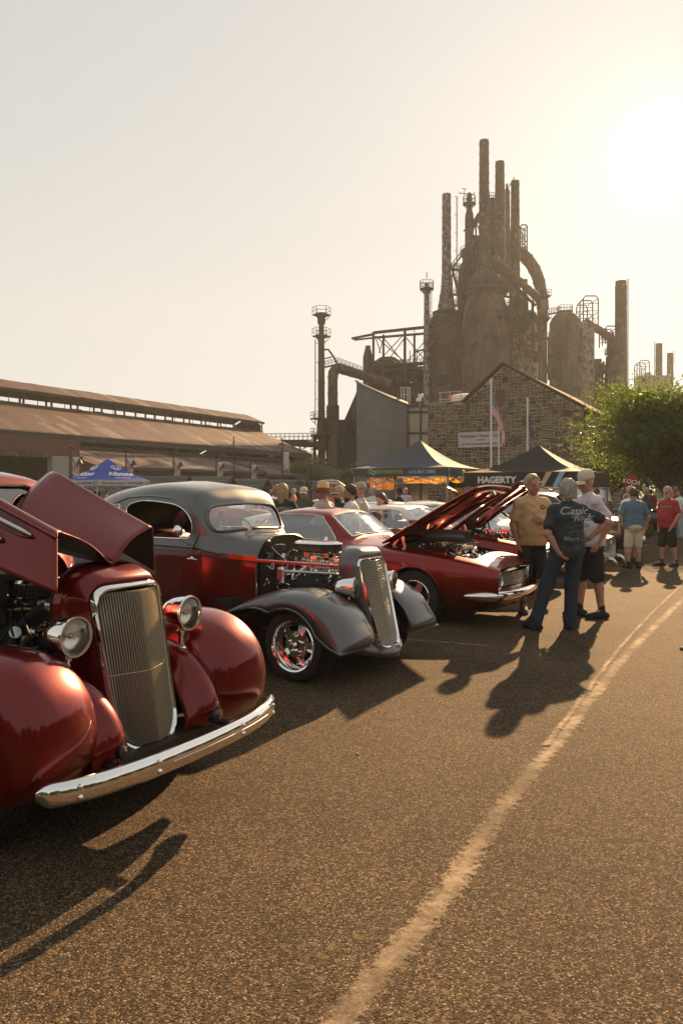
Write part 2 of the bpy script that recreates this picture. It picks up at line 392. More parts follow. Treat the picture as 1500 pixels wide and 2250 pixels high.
stripe('bay_line', [Gp(x, y) for x, y in ((780, 1397), (930, 1408), (1090, 1421))], 0.09, 0.004, K['roadpaint'])
stripe('bay_line', [Gp(x, y) for x, y in ((1060, 1330), (1300, 1338), (1420, 1342))], 0.07, 0.004, K['roadpaint'])
# a few loose chips of stone and leaf on the tarmac
def pebble(px, py, s):
	x, y = Gp(px, py); b = MB(); rnd = random.Random(px)
	rows = [[(s * math.sin(PI * i / 5) * math.cos(2 * PI * k / 8) * (1 + 0.25 * rnd.random()), 0.7 * s * math.sin(PI * i / 5) * math.sin(2 * PI * k / 8), 0.45 * s * (1 - math.cos(PI * i / 5)) - 0.003) for k in range(8)] for i in range(6)]
	b.grid(rows, cv=True); o = b.build('pebble', K['pebble'], smooth=60); o.location = (x, y, 0); o.rotation_euler.z = rnd.random() * 6
	return o
K['pebble'] = noisy('dull stone chip', [(0.3, (0.10, 0.085, 0.065)), (0.7, (0.2, 0.17, 0.13))], 40, 0.8)
tag(pebble(785, 1658, 0.013), 'small rounded pebble lying alone on the tarmac left of the painted line', 'pebble')
tag(pebble(1497, 1427, 0.035), 'dark flat stone chip on the tarmac beyond the painted line near the edge', 'pebble')
# ================================================================== blast furnaces
def rust(name, a, b_, c, sc=0.35, peel=None):
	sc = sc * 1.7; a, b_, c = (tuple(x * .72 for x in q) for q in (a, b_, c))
	m = bpy.data.materials.new(name); t, b, o = nodes(m)
	co = coords(t, 'Object', (1, 1, 0.4)); n = nd(t, 'TexNoise', Scale=sc, Detail=9.0, Roughness=0.68, Distortion=0.3); t.links.new(co, n.inputs['Vector'])
	r_ = ramp(t, [(0.34, a), (0.50, b_), (0.62, c)], n.outputs[0]); out = r_.outputs[0]
	n2 = nd(t, 'TexNoise', Scale=sc * 3.2, Detail=8.0, Roughness=0.75); t.links.new(coords(t, 'Object', (1, 1, .5)), n2.inputs['Vector'])
	if peel:
		k = ramp(t, [(peel[1] - .04, 0.0), (peel[1], 0.85)], n2.outputs[0]); out = mix(t, k.outputs[0], out, peel[0])
	wv = nd(t, 'TexNoise', Scale=1.0, Detail=4.0); t.links.new(coords(t, 'Object', (1.4, 1.4, .03)), wv.inputs['Vector'])   # rain streaks
	st = ramp(t, [(0.4, 1.0), (0.7, 0.75)], wv.outputs[0]); out = mix(t, 1.0, out, st.outputs[0], 'MULTIPLY')
	t.links.new(out, b.inputs['Base Color']); b.inputs['Roughness'].default_value = 0.8; bump(t, b, n2.outputs[0], 0.5, 0.08)
	return m
K['rust'] = rust('rusted plate', (0.045, 0.032, 0.025), (0.085, 0.061, 0.045), (0.15, 0.112, 0.085), .35, ((0.26, 0.225, 0.19), .62))
K['rust_peel'] = rust('rusted plate with peeling paint', (0.085, 0.06, 0.046), (0.14, 0.105, 0.08), (0.19, 0.155, 0.12), .4, ((0.36, 0.33, 0.29), .54))
K['rust_warm'] = rust('orange rust', (0.07, 0.042, 0.026), (0.125, 0.078, 0.048), (0.20, 0.135, 0.085), .3, ((0.27, 0.21, 0.15), .62))
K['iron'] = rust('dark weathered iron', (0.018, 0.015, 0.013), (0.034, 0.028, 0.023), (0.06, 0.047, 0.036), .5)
K['iron_brown'] = rust('brown weathered iron', (0.038, 0.029, 0.022), (0.066, 0.05, 0.037), (0.11, 0.082, 0.058), .5)
FG = 'blast furnace plant'
def base_at(px, Y): return Vector(((px - 750) / F * Y, Y, 0))
def zz(py, Y): return H + (1080 - py) / F * Y
def bands(root, c, prof, n, r_extra, m, count):
	"""hoops round a shell, each its own part"""
	z0, z1 = prof[0][1], prof[-1][1]
	def rad(z):
		for (ra, za), (rb, zb) in zip(prof, prof[1:]):
			if za <= z <= zb: return ra + (rb - ra) * ((z - za) / max(1e-6, zb - za))
		return prof[-1][0]
	for k in range(count):
		z = z0 + (z1 - z0) * (k + .6) / count; r_ = rad(z) + r_extra; b = MB()
		b.lathe([(r_ - .05, z - .10), (r_, z - .09), (r_, z + .09), (r_ - .05, z + .10)], n); b.build('hoop', m, root)
def shell(name, label, cat, px, Y, prof_px, m, hoops=6, ladder=None, n=32, top_open=True, group=FG, parts=True, lean=0):
	"""round plated vessel; prof_px: (radius px, y px) from the bottom up"""
	root = thing(name, label, cat, base_at(px, Y), 0, group)
	prof = [(r_ * Y / F, zz(y, Y)) for r_, y in prof_px]
	b = MB(); b.lathe(prof, n);
	if top_open and prof[-1][0] > .05: r_, z = prof[-1]; b.lathe([(r_, z), (r_ * .88, z), (r_ * .88, z - 2.0)], n)
	b.build('shell', m, root, smooth=35)
	bands(root, None, prof, n, .07, m, hoops)
	if ladder:
		a, z0, z1 = ladder; L = MB(); r_ = lambda z: [ra + (rb - ra) * ((z - za) / max(1e-6, zb - za)) for (ra, za), (rb, zb) in zip(prof, prof[1:]) if za <= z <= zb + 1e-6][:1] or [prof[-1][0]]
		zs0, zs1 = zz(z0, Y), zz(z1, Y); d = Vector((math.cos(a), math.sin(a), 0)); tn = Vector((-d.y, d.x, 0))
		rr_ = max(p[0] for p in prof if p[1] >= zs0 - 1) + .35
		for s in (-1, 1): L.bar(d * rr_ + tn * .28 * s + Vector((0, 0, zs0)), d * rr_ + tn * .28 * s + Vector((0, 0, zs1)), .09)
		z = zs0
		while z < zs1: L.bar(d * rr_ - tn * .28 + Vector((0, 0, z)), d * rr_ + tn * .28 + Vector((0, 0, z)), .06); z += .8
		z = zs0 + 1
		while z < zs1: L.bar(d * (rr_ - .5) + Vector((0, 0, z)), d * rr_ + Vector((0, 0, z)), .08); z += 3.5
		L.build('ladder', K['iron'], root)
	return root, prof
def ring_platform(root, z, r0, r1, m='iron', rail=1.1, n=16, brackets=True, a0=0, a1=2 * PI):
	full = a1 - a0 > 6.2; b = MB(); b.lathe([(r0, z), (r1, z), (r1, z + .14), (r0, z + .14)], n, arc=a1 - a0, M=Matrix.Rotation(a0, 4, 'Z')); b.build('platform', K[m], root, smooth=20)
	r_ = MB(); t_ = .045; k = n if full else n + 1
	ps = [Vector((r1 * math.cos(a0 + (a1 - a0) * i / n), r1 * math.sin(a0 + (a1 - a0) * i / n), z)) for i in range(k)]
	for h in (rail, rail * .55): r_.tube([p + Vector((0, 0, h)) for p in ps], t_, 5, closed=full)
	for p in ps: r_.cyl(p, p + Vector((0, 0, rail)), t_, n=5)
	r_.build('railing', K[m], root)
	if brackets:
		for i in range(0, n, 2):
			a = a0 + (a1 - a0) * i / n; bb = MB(); d = Vector((math.cos(a), math.sin(a), 0)); bb.bar(d * r0 + Vector((0, 0, z - (r1 - r0))), d * r1 + Vector((0, 0, z)), .12); bb.build('bracket', K[m], root)
def walkway(root, a, b_, wd=1.0, m='iron', rail=1.1, posts=6, side=(0, 1)):
	"""straight catwalk or stair run with hand rails"""
	a, b_ = Vector(a), Vector(b_); d = (b_ - a); hor = Vector((d.x, d.y, 0)).normalized(); nrm = Vector((-hor.y, hor.x, 0)) * wd / 2
	k = MB(); k.bar(a, b_, wd, .12); k.build('walkway', K[m], root)
	for s in side:
		o = nrm * (1 if s else -1); r_ = MB()
		for h in (rail, rail * .55): r_.bar(a + o + Vector((0, 0, h)), b_ + o + Vector((0, 0, h)), .07)
		for i in range(posts + 1): p = a.lerp(b_, i / posts) + o; r_.bar(p, p + Vector((0, 0, rail)), .07)
		r_.build('railing', K[m], root)
def stair(root, a, b_, wd=.9, n=12, m='iron'):
	a, b_ = Vector(a), Vector(b_); d = b_ - a; hor = Vector((d.x, d.y, 0)).normalized(); nr = Vector((-hor.y, hor.x, 0)) * wd / 2; k = MB()
	for s in (-1, 1): k.bar(a + nr * s, b_ + nr * s, .10, .22); k.bar(a + nr * s + Vector((0, 0, 1.0)), b_ + nr * s + Vector((0, 0, 1.0)), .07)
	for i in range(n): p = a.lerp(b_, (i + .5) / n); k.box(p, (.3, .3, .06), rz=math.atan2(hor.y, hor.x)); k.bar(p - nr, p + nr, .28, .06)
	for i in range(0, n + 1, 3):
		for s in (-1, 1): p = a.lerp(b_, i / n) + nr * s; k.bar(p, p + Vector((0, 0, 1)), .07)
	o = k.build('stair', K[m], root); return o
def cage(name, label, px0, px1, py0, py1, Y, dep=3.0, nx=3, nz=4, m='iron'):
	"""open tube frame with hooped top"""
	c = base_at((px0 + px1) / 2, Y); root = thing(name, label, 'steel frame', c, 0, FG); hw = (px1 - px0) / 2 * Y / F; z0, z1 = zz(py1, Y), zz(py0, Y)
	for j in (0, .5, 1):
		y = (j - .5) * dep * 2; w_ = hw * (1 - .25 * j); h_ = z1 - (z1 - z0) * .08 * j
		f = MB(); f.tube([(-w_, y, z0), (-w_, y, h_ - hw * .35), (-w_ * .7, y, h_), (w_ * .7, y, h_), (w_, y, h_ - hw * .35), (w_, y, z0)], .13, 6)
		for k in range(1, nz): z = z0 + (h_ - z0) * k / nz; f.tube([(-w_, y, z), (w_, y, z)], .07, 5)
		f.build('hoop_frame', K[m], root)
	for s in (-1, 1):
		for z in (z0 + (z1 - z0) * .45, z1 - hw * .35):
			f = MB(); f.tube([(s * hw, -dep, z), (s * hw * .75, dep, z)], .09, 5); f.build('tie_bar', K[m], root)
		f = MB(); f.tube([(s * hw, -dep, z0), (s * hw * .75, dep, z1 - hw)], .07, 5); f.build('brace', K[m], root)
	return root
def pipe_thing(name, label, pts, r_px, Y, m, cat='pipe', hoops=0, seg=8, n=20):
	P_ = [Q(x, y, Y + d) for x, y, d in pts]; b0 = Vector((P_[0].x, P_[0].y, 0)); root = thing(name, label, cat, b0, 0, FG)
	path = spl([p - b0 for p in P_], seg); rs = r_px if not hasattr(r_px, '__len__') else None
	if rs is not None: rad = [r_px * Y / F] * len(path)
	else:
		rr_ = spl([(r_, 0, 0) for r_ in r_px], seg); rad = [q.x * Y / F for q in rr_]
	b = MB(); b.tube(path, rad, n); b.build('pipe', K[m], root, smooth=60)
	for k in range(hoops):
		i = int((k + .5) / hoops * (len(path) - 2)); d = (path[i + 1] - path[i]).normalized(); f = MB(); r_ = rad[i]
		f.lathe([(r_, -.14), (r_ + .10, -.12), (r_ + .10, .12), (r_, .14)], n, M=frame(path[i], d.orthogonal(), d)); f.build('flange', K[m], root)
	return root, path, rad
def blast_furnaces():
	Y = 150.0; s_ = Y / F
	# chimney stacks
	rt, pf = shell('chimney_stack', 'leftmost tall rusty stack, standing on the dark left stove', 'chimney', 980.5, Y, [(20, 684), (19, 676), (12, 632), (10.2, 600), (9.6, 427)], K['rust_peel'], 12, (0.2, 680, 430), group='tall furnace stacks')
	rt, pf = shell('chimney_stack', 'tallest rusty stack rising from the middle of the furnace', 'chimney', 1063, Y - 4, [(24, 628), (22.5, 606), (13.5, 556), (11.5, 520), (10.4, 309)], K['rust'], 15, None, group='tall furnace stacks')
	shell('chimney_stack', 'second tallest rusty stack, just right of the tallest one', 'chimney', 1097.5, Y, [(14, 640), (11.5, 575), (9.8, 356)], K['rust'], 13, None, group='tall furnace stacks')
	shell('chimney_stack', 'third tall rusty stack, next to the big curved gas pipe', 'chimney', 1131, Y, [(12, 662), (10.4, 610), (9.0, 398)], K['rust'], 14, None, group='tall furnace stacks')
	rt, pf = shell('chimney_stack', 'dark thin stack with pointed cap half hidden behind the third stack', 'chimney', 1113, Y + 14, [(10, 640), (9, 520), (7, 500), (6.2, 424), (6.4, 420), (3.5, 414), (1.5, 410)], K['iron_brown'], 7, None, top_open=False, group='tall furnace stacks')
	a = MB(); a.tube([(.3, 0, zz(412, Y + 14)), (1.6, 0, zz(389, Y + 14))], .10, 5); a.tube([(0, 0, zz(412, Y + 14)), (0, 0, zz(404, Y + 14))], .22, 6); a.build('mast', K['iron'], rt)
	# main stoves
	rt, pf = shell('stove', 'widest brown stove of the furnace, behind the stone gable', 'stove', 1066, Y - 8, [(51, 1098), (51, 770), (50.5, 704), (44, 668), (38, 648)], K['rust_warm'], 7, None, 48, False, group='hot blast stoves')
	cap = MB(); Yb = Y - 8; k_ = Yb / F
	cap.lathe([(44 * k_, zz(652, Yb)), (46 * k_, zz(646, Yb)), (46 * k_, zz(640, Yb)), (38 * k_, zz(632, Yb)), (36 * k_, zz(618, Yb)), (28 * k_, zz(606, Yb)), (0, zz(604, Yb))], 40); cap.build('stove_cap', K['iron'], rt, smooth=30)
	ring_platform(rt, zz(642, Yb), 44 * k_, 50 * k_, n=28)
	stair(rt, Vector((-52 * k_, -6, zz(722, Yb))), Vector((-22 * k_, -46 * k_ * .95, zz(655, Yb))), 1.0, 20)
	for zpx, ang in ((700, -1.1), (720, -.4), (690, -.75)):
		d = Vector((math.cos(ang), math.sin(ang), 0)); bx = MB(); bx.box(d * 52 * k_ + Vector((0, 0, zz(zpx, Yb))), (1.6, 1.6, 1.2)); bx.bar(d * 51 * k_ + Vector((0, 0, zz(zpx, Yb) - 2.2)), d * 53 * k_ + Vector((0, 0, zz(zpx, Yb) - .5)), .2); bx.build('valve_box', K['iron'], rt)
	rt, pf = shell('stove', 'dark stove at the left under the leftmost stack', 'stove', 979.5, Y - 2, [(37.5, 1098), (37.5, 800), (37.5, 712), (30, 694)], K['rust'], 6, None, 44, False, group='hot blast stoves')
	cap = MB(); k_ = (Y - 2) / F
	cap.lathe([(30 * k_, zz(738, Y - 2)), (34 * k_, zz(730, Y - 2)), (27.5 * k_, zz(722, Y - 2)), (27 * k_, zz(694, Y - 2)), (30 * k_, zz(690, Y - 2)), (30 * k_, zz(686, Y - 2)), (24 * k_, zz(684, Y - 2)), (0, zz(683, Y - 2))], 36); cap.lathe([(37.2 * k_, zz(745, Y - 2)), (31 * k_, zz(706, Y - 2)), (26 * k_, zz(705, Y - 2))], 36); cap.build('stove_cap', K['iron'], rt, smooth=30)
	ring_platform(rt, zz(712, Y - 2), 30 * k_, 39 * k_, n=26, rail=1.4)
	rt, pf = shell('stove', 'narrow stove with white peeling paint beside the widest stove', 'stove', 1133.5, Y - 3, [(16.5, 1098), (16.5, 700), (15, 655), (8, 640)], K['rust_peel'], 8, None, 32, False, group='hot blast stoves')
	ring_platform(rt, zz(700, Y - 3), 16 * s_, 20 * s_, n=18, a0=-2.6, a1=.6)
	rt, pf = shell('stove', 'second narrow stove with peeling paint right of the first', 'stove', 1164, Y, [(15, 1098), (15, 704), (12, 688), (7, 682)], K['rust_peel'], 7, None, 32, False, group='hot blast stoves')
	ring_platform(rt, zz(704, Y), 14 * s_, 18 * s_, n=16, a0=-2.6, a1=.6)
	# furnace top: uptakes, bell tower, cross pipes
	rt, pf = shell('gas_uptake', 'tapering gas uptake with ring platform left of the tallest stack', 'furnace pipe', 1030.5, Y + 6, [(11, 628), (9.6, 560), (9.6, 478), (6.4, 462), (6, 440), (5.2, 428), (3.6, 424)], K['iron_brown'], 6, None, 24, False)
	ring_platform(rt, zz(449, Y + 6), 6 * s_, 14.5 * s_, n=14, rail=1.5)
	a = MB(); a.bar((-2.2, 0, zz(424, Y + 6)), (.9, 0, zz(427, Y + 6)), .12); a.bar((-1, 0, zz(430, Y + 6)), (-1, 0, zz(414, Y + 6)), .10); a.bar((-.6, 0, zz(416, Y + 6)), (-1.5, 0, zz(414, Y + 6)), .1); a.bar((1.0, 0, zz(445, Y + 6)), (1, 0, zz(422, Y + 6)), .12); a.build('lifting_beam', K['iron'], rt)
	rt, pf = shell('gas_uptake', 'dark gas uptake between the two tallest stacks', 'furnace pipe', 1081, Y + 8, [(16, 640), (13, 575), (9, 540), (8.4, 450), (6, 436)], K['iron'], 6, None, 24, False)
	ring_platform(rt, zz(440, Y + 8), 6 * s_, 9 * s_, n=12, rail=1.3)
	pipe_thing('cross_pipe', 'rusty cross pipe bridging the gas uptake and the tallest stack', [(1036, 500, 6), (1044, 488, 5), (1056, 470, 5), (1078, 462, 7)], 6.5, Y, 'iron_brown')
	pipe_thing('cross_pipe', 'short slanting brace pipe below the cross pipe of the furnace top', [(1018, 508, 6), (1032, 495, 5), (1048, 496, 5), (1052, 505, 6)], 1.6, Y, 'iron_brown')
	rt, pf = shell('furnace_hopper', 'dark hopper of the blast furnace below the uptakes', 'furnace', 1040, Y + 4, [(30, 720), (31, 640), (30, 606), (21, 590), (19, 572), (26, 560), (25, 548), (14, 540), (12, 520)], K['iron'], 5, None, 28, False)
	ring_platform(rt, zz(560, Y + 4), 22 * s_, 30 * s_, n=22, rail=1.4); ring_platform(rt, zz(612, Y + 4), 26 * s_, 34 * s_, n=22, rail=1.4)
	for q in range(9):
		x = -30 + q * 7; bb = MB(); bb.bar((x * s_, -8, zz(640, Y)), ((x + 3) * s_, -7, zz(545 + 6 * (q % 3), Y)), .35); bb.build('column', K['iron'], rt)
	for q in range(6): bb = MB(); bb.bar((-30 * s_, -8.3, zz(636 - 15 * q, Y)), (28 * s_, -8.3, zz(632 - 15 * q, Y)), .3); bb.build('beam', K['iron'], rt)
	for q in range(4): bb = MB(); bb.bar((-28 * s_, -8.1, zz(632 - 22 * q, Y)), (-6 * s_, -8.1, zz(612 - 22 * q, Y)), .22); bb.build('brace', K['iron'], rt)
	pipe_thing('gas_pipe', 'curved bustle pipe down the left flank of the furnace', [(1030, 560, 0), (1021, 577, -2), (1013, 600, -3), (1011, 640, -3), (1012, 700, -3)], [5, 6, 6, 6, 6], Y, 'iron_brown')
	rt = thing('stair_tower', 'steep flights of steel stairs zigzagging between the left stack and the furnace', 'stairs', base_at(1004, Y), 0, FG)
	def L(px, py, d=0): v = Q(px, py, Y + d); return v - rt.location
	stair(rt, L(992, 590), L(1017, 558), .9, 14); stair(rt, L(994, 596), L(1005, 640), .9, 16); walkway(rt, L(990, 592), L(1010, 594), 1.2); walkway(rt, L(992, 648), L(1024, 646), 1.4); walkway(rt, L(994, 672), L(1024, 670), 1.4)
	for q in (993, 1008, 1020): bb = MB(); bb.bar(L(q, 690), L(q, 592), .16); bb.build('post', K['iron'], rt)
	# downcomer
	pipe_thing('downcomer_pipe', 'huge curved downcomer pipe arching down from the furnace top', [(1138, 552, 10), (1152, 563, 10), (1168, 583, 9), (1180, 608, 8), (1188, 640, 7), (1193, 675, 6), (1194, 720, 6), (1194, 1098, 6)], [13, 14, 14, 13.5, 13, 12, 7.5, 7.5], Y, 'rust_warm', hoops=7)
	cage('steel_cage', 'tall open frame above the crown of the downcomer pipe', 1139, 1153, 500, 560, Y + 8, 1.6, 2, 5)
	# inclined rusty main and its drop
	rt, path, rad = pipe_thing('blast_main', 'rusty inclined blast main catching the sun below the stacks', [(1084, 566, -6), (1110, 590, -7), (1140, 617, -8), (1160, 636, -9), (1176, 650, -9), (1184, 668, -9), (1185, 720, -9), (1185, 1098, -9)], [8, 8, 7.5, 7.5, 8, 6.5, 5, 5], Y, 'rust_warm', hoops=8)
	def L2(px, py, d=-9): v = Q(px, py, Y + d); return v - rt.location
	walkway(rt, L2(1088, 588), L2(1176, 672), 1.2, posts=10); stair(rt, L2(1098, 640), L2(1126, 604), .9, 16); walkway(rt, L2(1104, 650), L2(1150, 660), 1.2)
	for q, (a_, b_) in enumerate((((1122, 610), (1122, 720)), ((1136, 625), (1136, 700)), ((1150, 640), (1150, 720)), ((1168, 660), (1168, 690)))): bb = MB(); bb.bar(L2(*a_), L2(*b_), .25); bb.build('hanger', K['iron'], rt)
	for q, (a_, b_) in enumerate((((1118, 700), (1132, 690)), ((1132, 715), (1120, 688)), ((1146, 730), (1158, 715)))): bb = MB(); bb.bar(L2(*a_), L2(*b_), .5, .9); bb.build('bracket', K['iron'], rt)
	for px_, py_ in ((1118, 692), (1150, 716), (1188, 706)): bb = MB(); p = L2(px_, py_, -11); bb.lathe([(0, -.9), (.7, -.8), (1.4, .2), (1.5, .8), (0, .8)], 14, M=Matrix.Translation(p)); bb.build('drop_hopper', K['iron'], rt)
	for y0 in (655, 704, 748): walkway(rt, L2(1184, y0, -12), L2(1208, y0 - 4, -12), 1.6, posts=4)
	for a_, b_ in (((1186, 760), (1204, 820)), ((1204, 800), (1190, 850)), ((1188, 770), (1214, 850))): bb = MB(); bb.bar(L2(*a_, -12), L2(*b_, -12), .28); bb.build('brace', K['iron'], rt)
	# domed stoves to the right
	Y2 = 158.0; k2 = Y2 / F
	dome = lambda r_, yb, yt: [(r_, yb)] + [(r_ * math.cos(a), yt + r_ * .98 * (1 - math.sin(a)) * 1.0) for a in [i * PI / 16 for i in range(9)]]
	rt, pf = shell('domed_stove', 'wide domed stove with a railing on its crown, right of the furnace', 'stove', 1240.5, Y2, dome(33.5, 1098, 684), K['rust'], 6, None, 40, False, group='domed stoves')
	ring_platform(rt, zz(686, Y2), 1.0, 16 * k2, n=16, rail=1.3, brackets=False); walkway(rt, Vector((-36 * k2, 0, zz(690, Y2))), Vector((-12 * k2, 0, zz(687, Y2))), 1.3); walkway(rt, Vector((-40 * k2, -16 * k2, zz(790, Y2))), Vector((-8 * k2, -34 * k2, zz(772, Y2))), 1.3, posts=8)
	rt, pf = shell('domed_stove', 'slim domed stove touching the wide domed stove', 'stove', 1281, Y2 + 2, dome(8.5, 1098, 707), K['rust_peel'], 5, None, 24, False, group='domed stoves')
	rt, pf = shell('domed_stove', 'slim domed stove farthest right in its row', 'stove', 1296.5, Y2 + 4, dome(8.2, 1098, 720), K['rust_peel'], 5, None, 24, False, group='domed stoves')
	cage('steel_cage', 'cluster of tall open hooped frames behind the domed stoves', 1271, 1303, 658, 722, Y2 + 8, 3, 3, 4)
	cage('steel_cage', 'smaller hooped frame above the second curved pipe', 1321, 1345, 722, 760, Y2 + 10, 2.5, 3, 3)
	pipe_thing('downcomer_pipe', 'second curved gas pipe leaning right behind the slim domed stoves', [(1282, 706, 10), (1300, 718, 10), (1320, 728, 10), (1334, 742, 10), (1342, 765, 10), (1343, 1098, 10)], [11, 10, 9, 9, 8, 7], Y2, 'rust_warm', hoops=3)
	rt, pf = shell('hopper_tower', 'flared hopper tower with two ring platforms by the tall plain chimney', 'tower', 1342, Y2 + 2, [(5, 1098), (5, 820), (7.5, 816), (5.5, 812), (5.5, 782), (9.5, 776), (9.5, 766), (8.2, 748), (8, 746)], K['iron_brown'], 4, None, 22)
	ring_platform(rt, zz(778, Y2 + 2), 9 * k2, 14 * k2, n=14); ring_platform(rt, zz(818, Y2 + 2), 7 * k2, 14 * k2, n=14)
	rt = thing('furnace_house', 'dark jumble of ducts, beams and columns between the slim stoves and the plain chimney', 'furnace', base_at(1318, Y2 + 8), 0, FG); rnd = random.Random(4)
	for q in range(26):
		x0 = rnd.uniform(-18, 22) * k2; z0 = zz(rnd.uniform(780, 900), Y2 + 8); bb = MB()
		if q % 3: bb.bar((x0, rnd.uniform(-3, 3), 0 if q % 2 else z0 - 6), (x0 + rnd.uniform(-.4, .4), rnd.uniform(-3, 3), z0), rnd.uniform(.4, 1.8))
		else: bb.bar((x0 - 1, 0, z0), (x0 + rnd.uniform(2, 4), 0, z0 + rnd.uniform(-2, 1)), rnd.uniform(.3, .9))
		bb.build('column' if q % 3 else 'beam', K['iron'], rt)
	for q in range(5): bb = MB(); bb.box((rnd.uniform(-12, 16) * k2, 2, zz(900, Y2)), (4, 4, 2 * zz(840 + 12 * q, Y2) - 2 * zz(900, Y2))); bb.build('duct_casing', K['iron'], rt)
	walkway(rt, Vector((-30 * k2, -6, zz(880, Y2 + 8))), Vector((25 * k2, -6, zz(1098, Y2 + 8))), 1.4, posts=10); walkway(rt, Vector((-28 * k2, -6, zz(868, Y2 + 8))), Vector((10 * k2, -6, zz(872, Y2 + 8))), 1.4, posts=8)
	# plain chimneys
	shell('chimney_stack', 'plain pale brown chimney with a caged ladder, right of the furnaces', 'chimney', 1363, 175, [(14, 1098), (13, 800), (12.3, 640), (12.8, 632), (12, 628), (11.6, 618)], K['rust'], 4, (0.1, 930, 612), 28, group='plain chimneys')
	shell('chimney_stack', 'far chimney above the tree with its ladder on the left', 'chimney', 1446.5, 230, [(8, 1098), (7, 755)], K['rust'], 4, (3.1, 930, 750), 22, group='plain chimneys')
	shell('chimney_stack', 'rightmost far chimney above the tree', 'chimney', 1471, 240, [(7.5, 1098), (6.6, 776)], K['rust'], 3, (.3, 800, 770), 22, group='plain chimneys')
	cage('steel_cage', 'small hooped frame left of the two far chimneys', 1397, 1418, 795, 850, 225, 2.5, 3, 4)
	rt = thing('plant_building', 'pale flat roofed plant building at the foot of the far chimneys', 'building', base_at(1440, 228), 0)
	b = MB(); b.box((0, 3, zz(880, 228)), (8.2, 6, 2 * (zz(827, 228) - zz(880, 228)))); b.box((0, 3, zz(827, 228) + .15), (8.6, 6.4, .3)); b.build('wall', K['concrete'], rt)
	b = MB(); b.cyl((-2.2, 0, zz(827, 228)), (-2.2, 0, zz(819, 228)), .9, .7, 14); b.build('roof_vent', K['galv'], rt)
	# left: slim mast tower, elbow pipe, gantry
	rt, pf = shell('tower', 'slim steel tower with two hexagonal platforms at the far left of the plant', 'tower', 706, 145, [(7.6, 1098), (7.6, 900), (7.2, 742), (6.2, 740), (6.0, 696), (8.5, 690), (10, 688)], K['iron_brown'], 9, (2.9, 930, 745), 20); kt = 145 / F
	for y in (693, 740): ring_platform(rt, zz(y, 145), 6 * kt, 20 * kt, n=6, rail=1.5)
	for y in (921, 957): ring_platform(rt, zz(y, 145), 7 * kt, 24 * kt, n=8, rail=1.3)
	bb = MB(); bb.tube([(7 * kt, 0, zz(768, 145)), (15 * kt, 0, zz(768, 145)), (27 * kt, -.5, zz(785, 145)), (42 * kt, -1, zz(815, 145))], .18, 6); bb.tube([(7 * kt, 0, zz(788, 145)), (24 * kt, 0, zz(784, 145))], .12, 6); bb.build('davit_arm', K['iron'], rt)
	rt, path, rad = pipe_thing('elbow_pipe', 'large rusty elbow pipe rising and turning right beside the slim tower', [(731, 1098, 0), (731, 930, 0), (731, 840, 0), (733, 818, 0), (743, 809, 0), (757, 813, 0), (790, 823, 0), (825, 834, 0), (860, 845, 0)], [11, 11, 11, 11, 11, 11, 10.5, 10.5, 10.5], 146, 'rust_warm', hoops=12)
	def L3(px, py, d=0): v = Q(px, py, 146 + d); return v - rt.location
	walkway(rt, L3(714, 807), L3(742, 800), 1.4, posts=4); walkway(rt, L3(742, 800), L3(800, 822), 1.4, posts=7); bb = MB(); bb.lathe([(13.5 * 146 / F, -1.4), (14 * 146 / F, -1.2), (14 * 146 / F, 1.2), (11 * 146 / F, 1.4)], 24, M=Matrix.Translation((0, 0, zz(906, 146)))); bb.build('collar', K['iron'], rt)
	rt = thing('dust_catcher', 'dark bulky base with slanted hopper wall under the elbow pipe', 'furnace', base_at(740, 148), 0, FG); kk = 148 / F
	def L4(px, py, d=0): v = Q(px, py, 148 + d); return v - rt.location
	def slab(name, pts, d0, d1, m):
		b = MB(); n = len(pts); b.add([L4(x, y, d0) for x, y in pts] + [L4(x, y, d1) for x, y in pts], [tuple(range(n)), tuple(reversed(range(n, 2 * n)))] + [(i, n + i, n + (i + 1) % n, (i + 1) % n) for i in range(n)]); return b.build(name, K[m], rt, smooth=0)
	slab('hopper_wall', [(786, 850), (781, 866), (775, 880), (745, 1098), (740, 960), (836, 960), (836, 850)], 2, 10, 'iron_brown')
	slab('base_casing', [(697, 922), (760, 922), (762, 960), (695, 960)], 0, 8, 'iron'); slab('base_casing', [(700, 960), (836, 958), (836, 1062), (720, 1062), (716, 985)], 3, 9, 'iron')
	for q in range(12): bb = MB(); x = 694 + q * 9; bb.bar(L4(x, 1060, -1), L4(x + (-4, 3, 0)[q % 3], 955, -1), .5); bb.build('column', K['iron'], rt)
	for q, (a_, b_) in enumerate((((690, 962), (780, 962)), ((690, 985), (780, 990)), ((700, 1012), (780, 1010)), ((715, 1030), (745, 985)), ((735, 965), (760, 1030)))): bb = MB(); bb.bar(L4(*a_, -1.5), L4(*b_, -1.5), .6); bb.build('beam', K['iron'], rt)
	pipe_thing('ground_main', 'low horizontal gas main running left from the dust catcher', [(600, 973, 0), (640, 974, 0), (680, 976, 0), (712, 978, 0)], 7, 150, 'rust_warm', hoops=4)
	rt = thing('pipe_bridge', 'railed pipe bridge crossing to the left behind the shed end', 'bridge', base_at(650, 150), 0, FG); walkway(rt, Vector((-6.5, 0, zz(968, 150))), Vector((4, 0, zz(967, 150))), 2.0, posts=12, rail=1.3)
	# skip hoist gantry
	rt = thing('gantry', 'open trussed gantry with a pointed arm reaching left of the furnace', 'gantry', base_at(870, Y), 0, FG)
	def G(px, py, d=0): v = Q(px, py, Y + d); return v - rt.location
	def bar(nm, a_, b_, w_=.3, d=0, m='iron_brown'): bb = MB(); bb.bar(G(*a_, d), G(*b_, d), w_); bb.build(nm, K[m], rt)
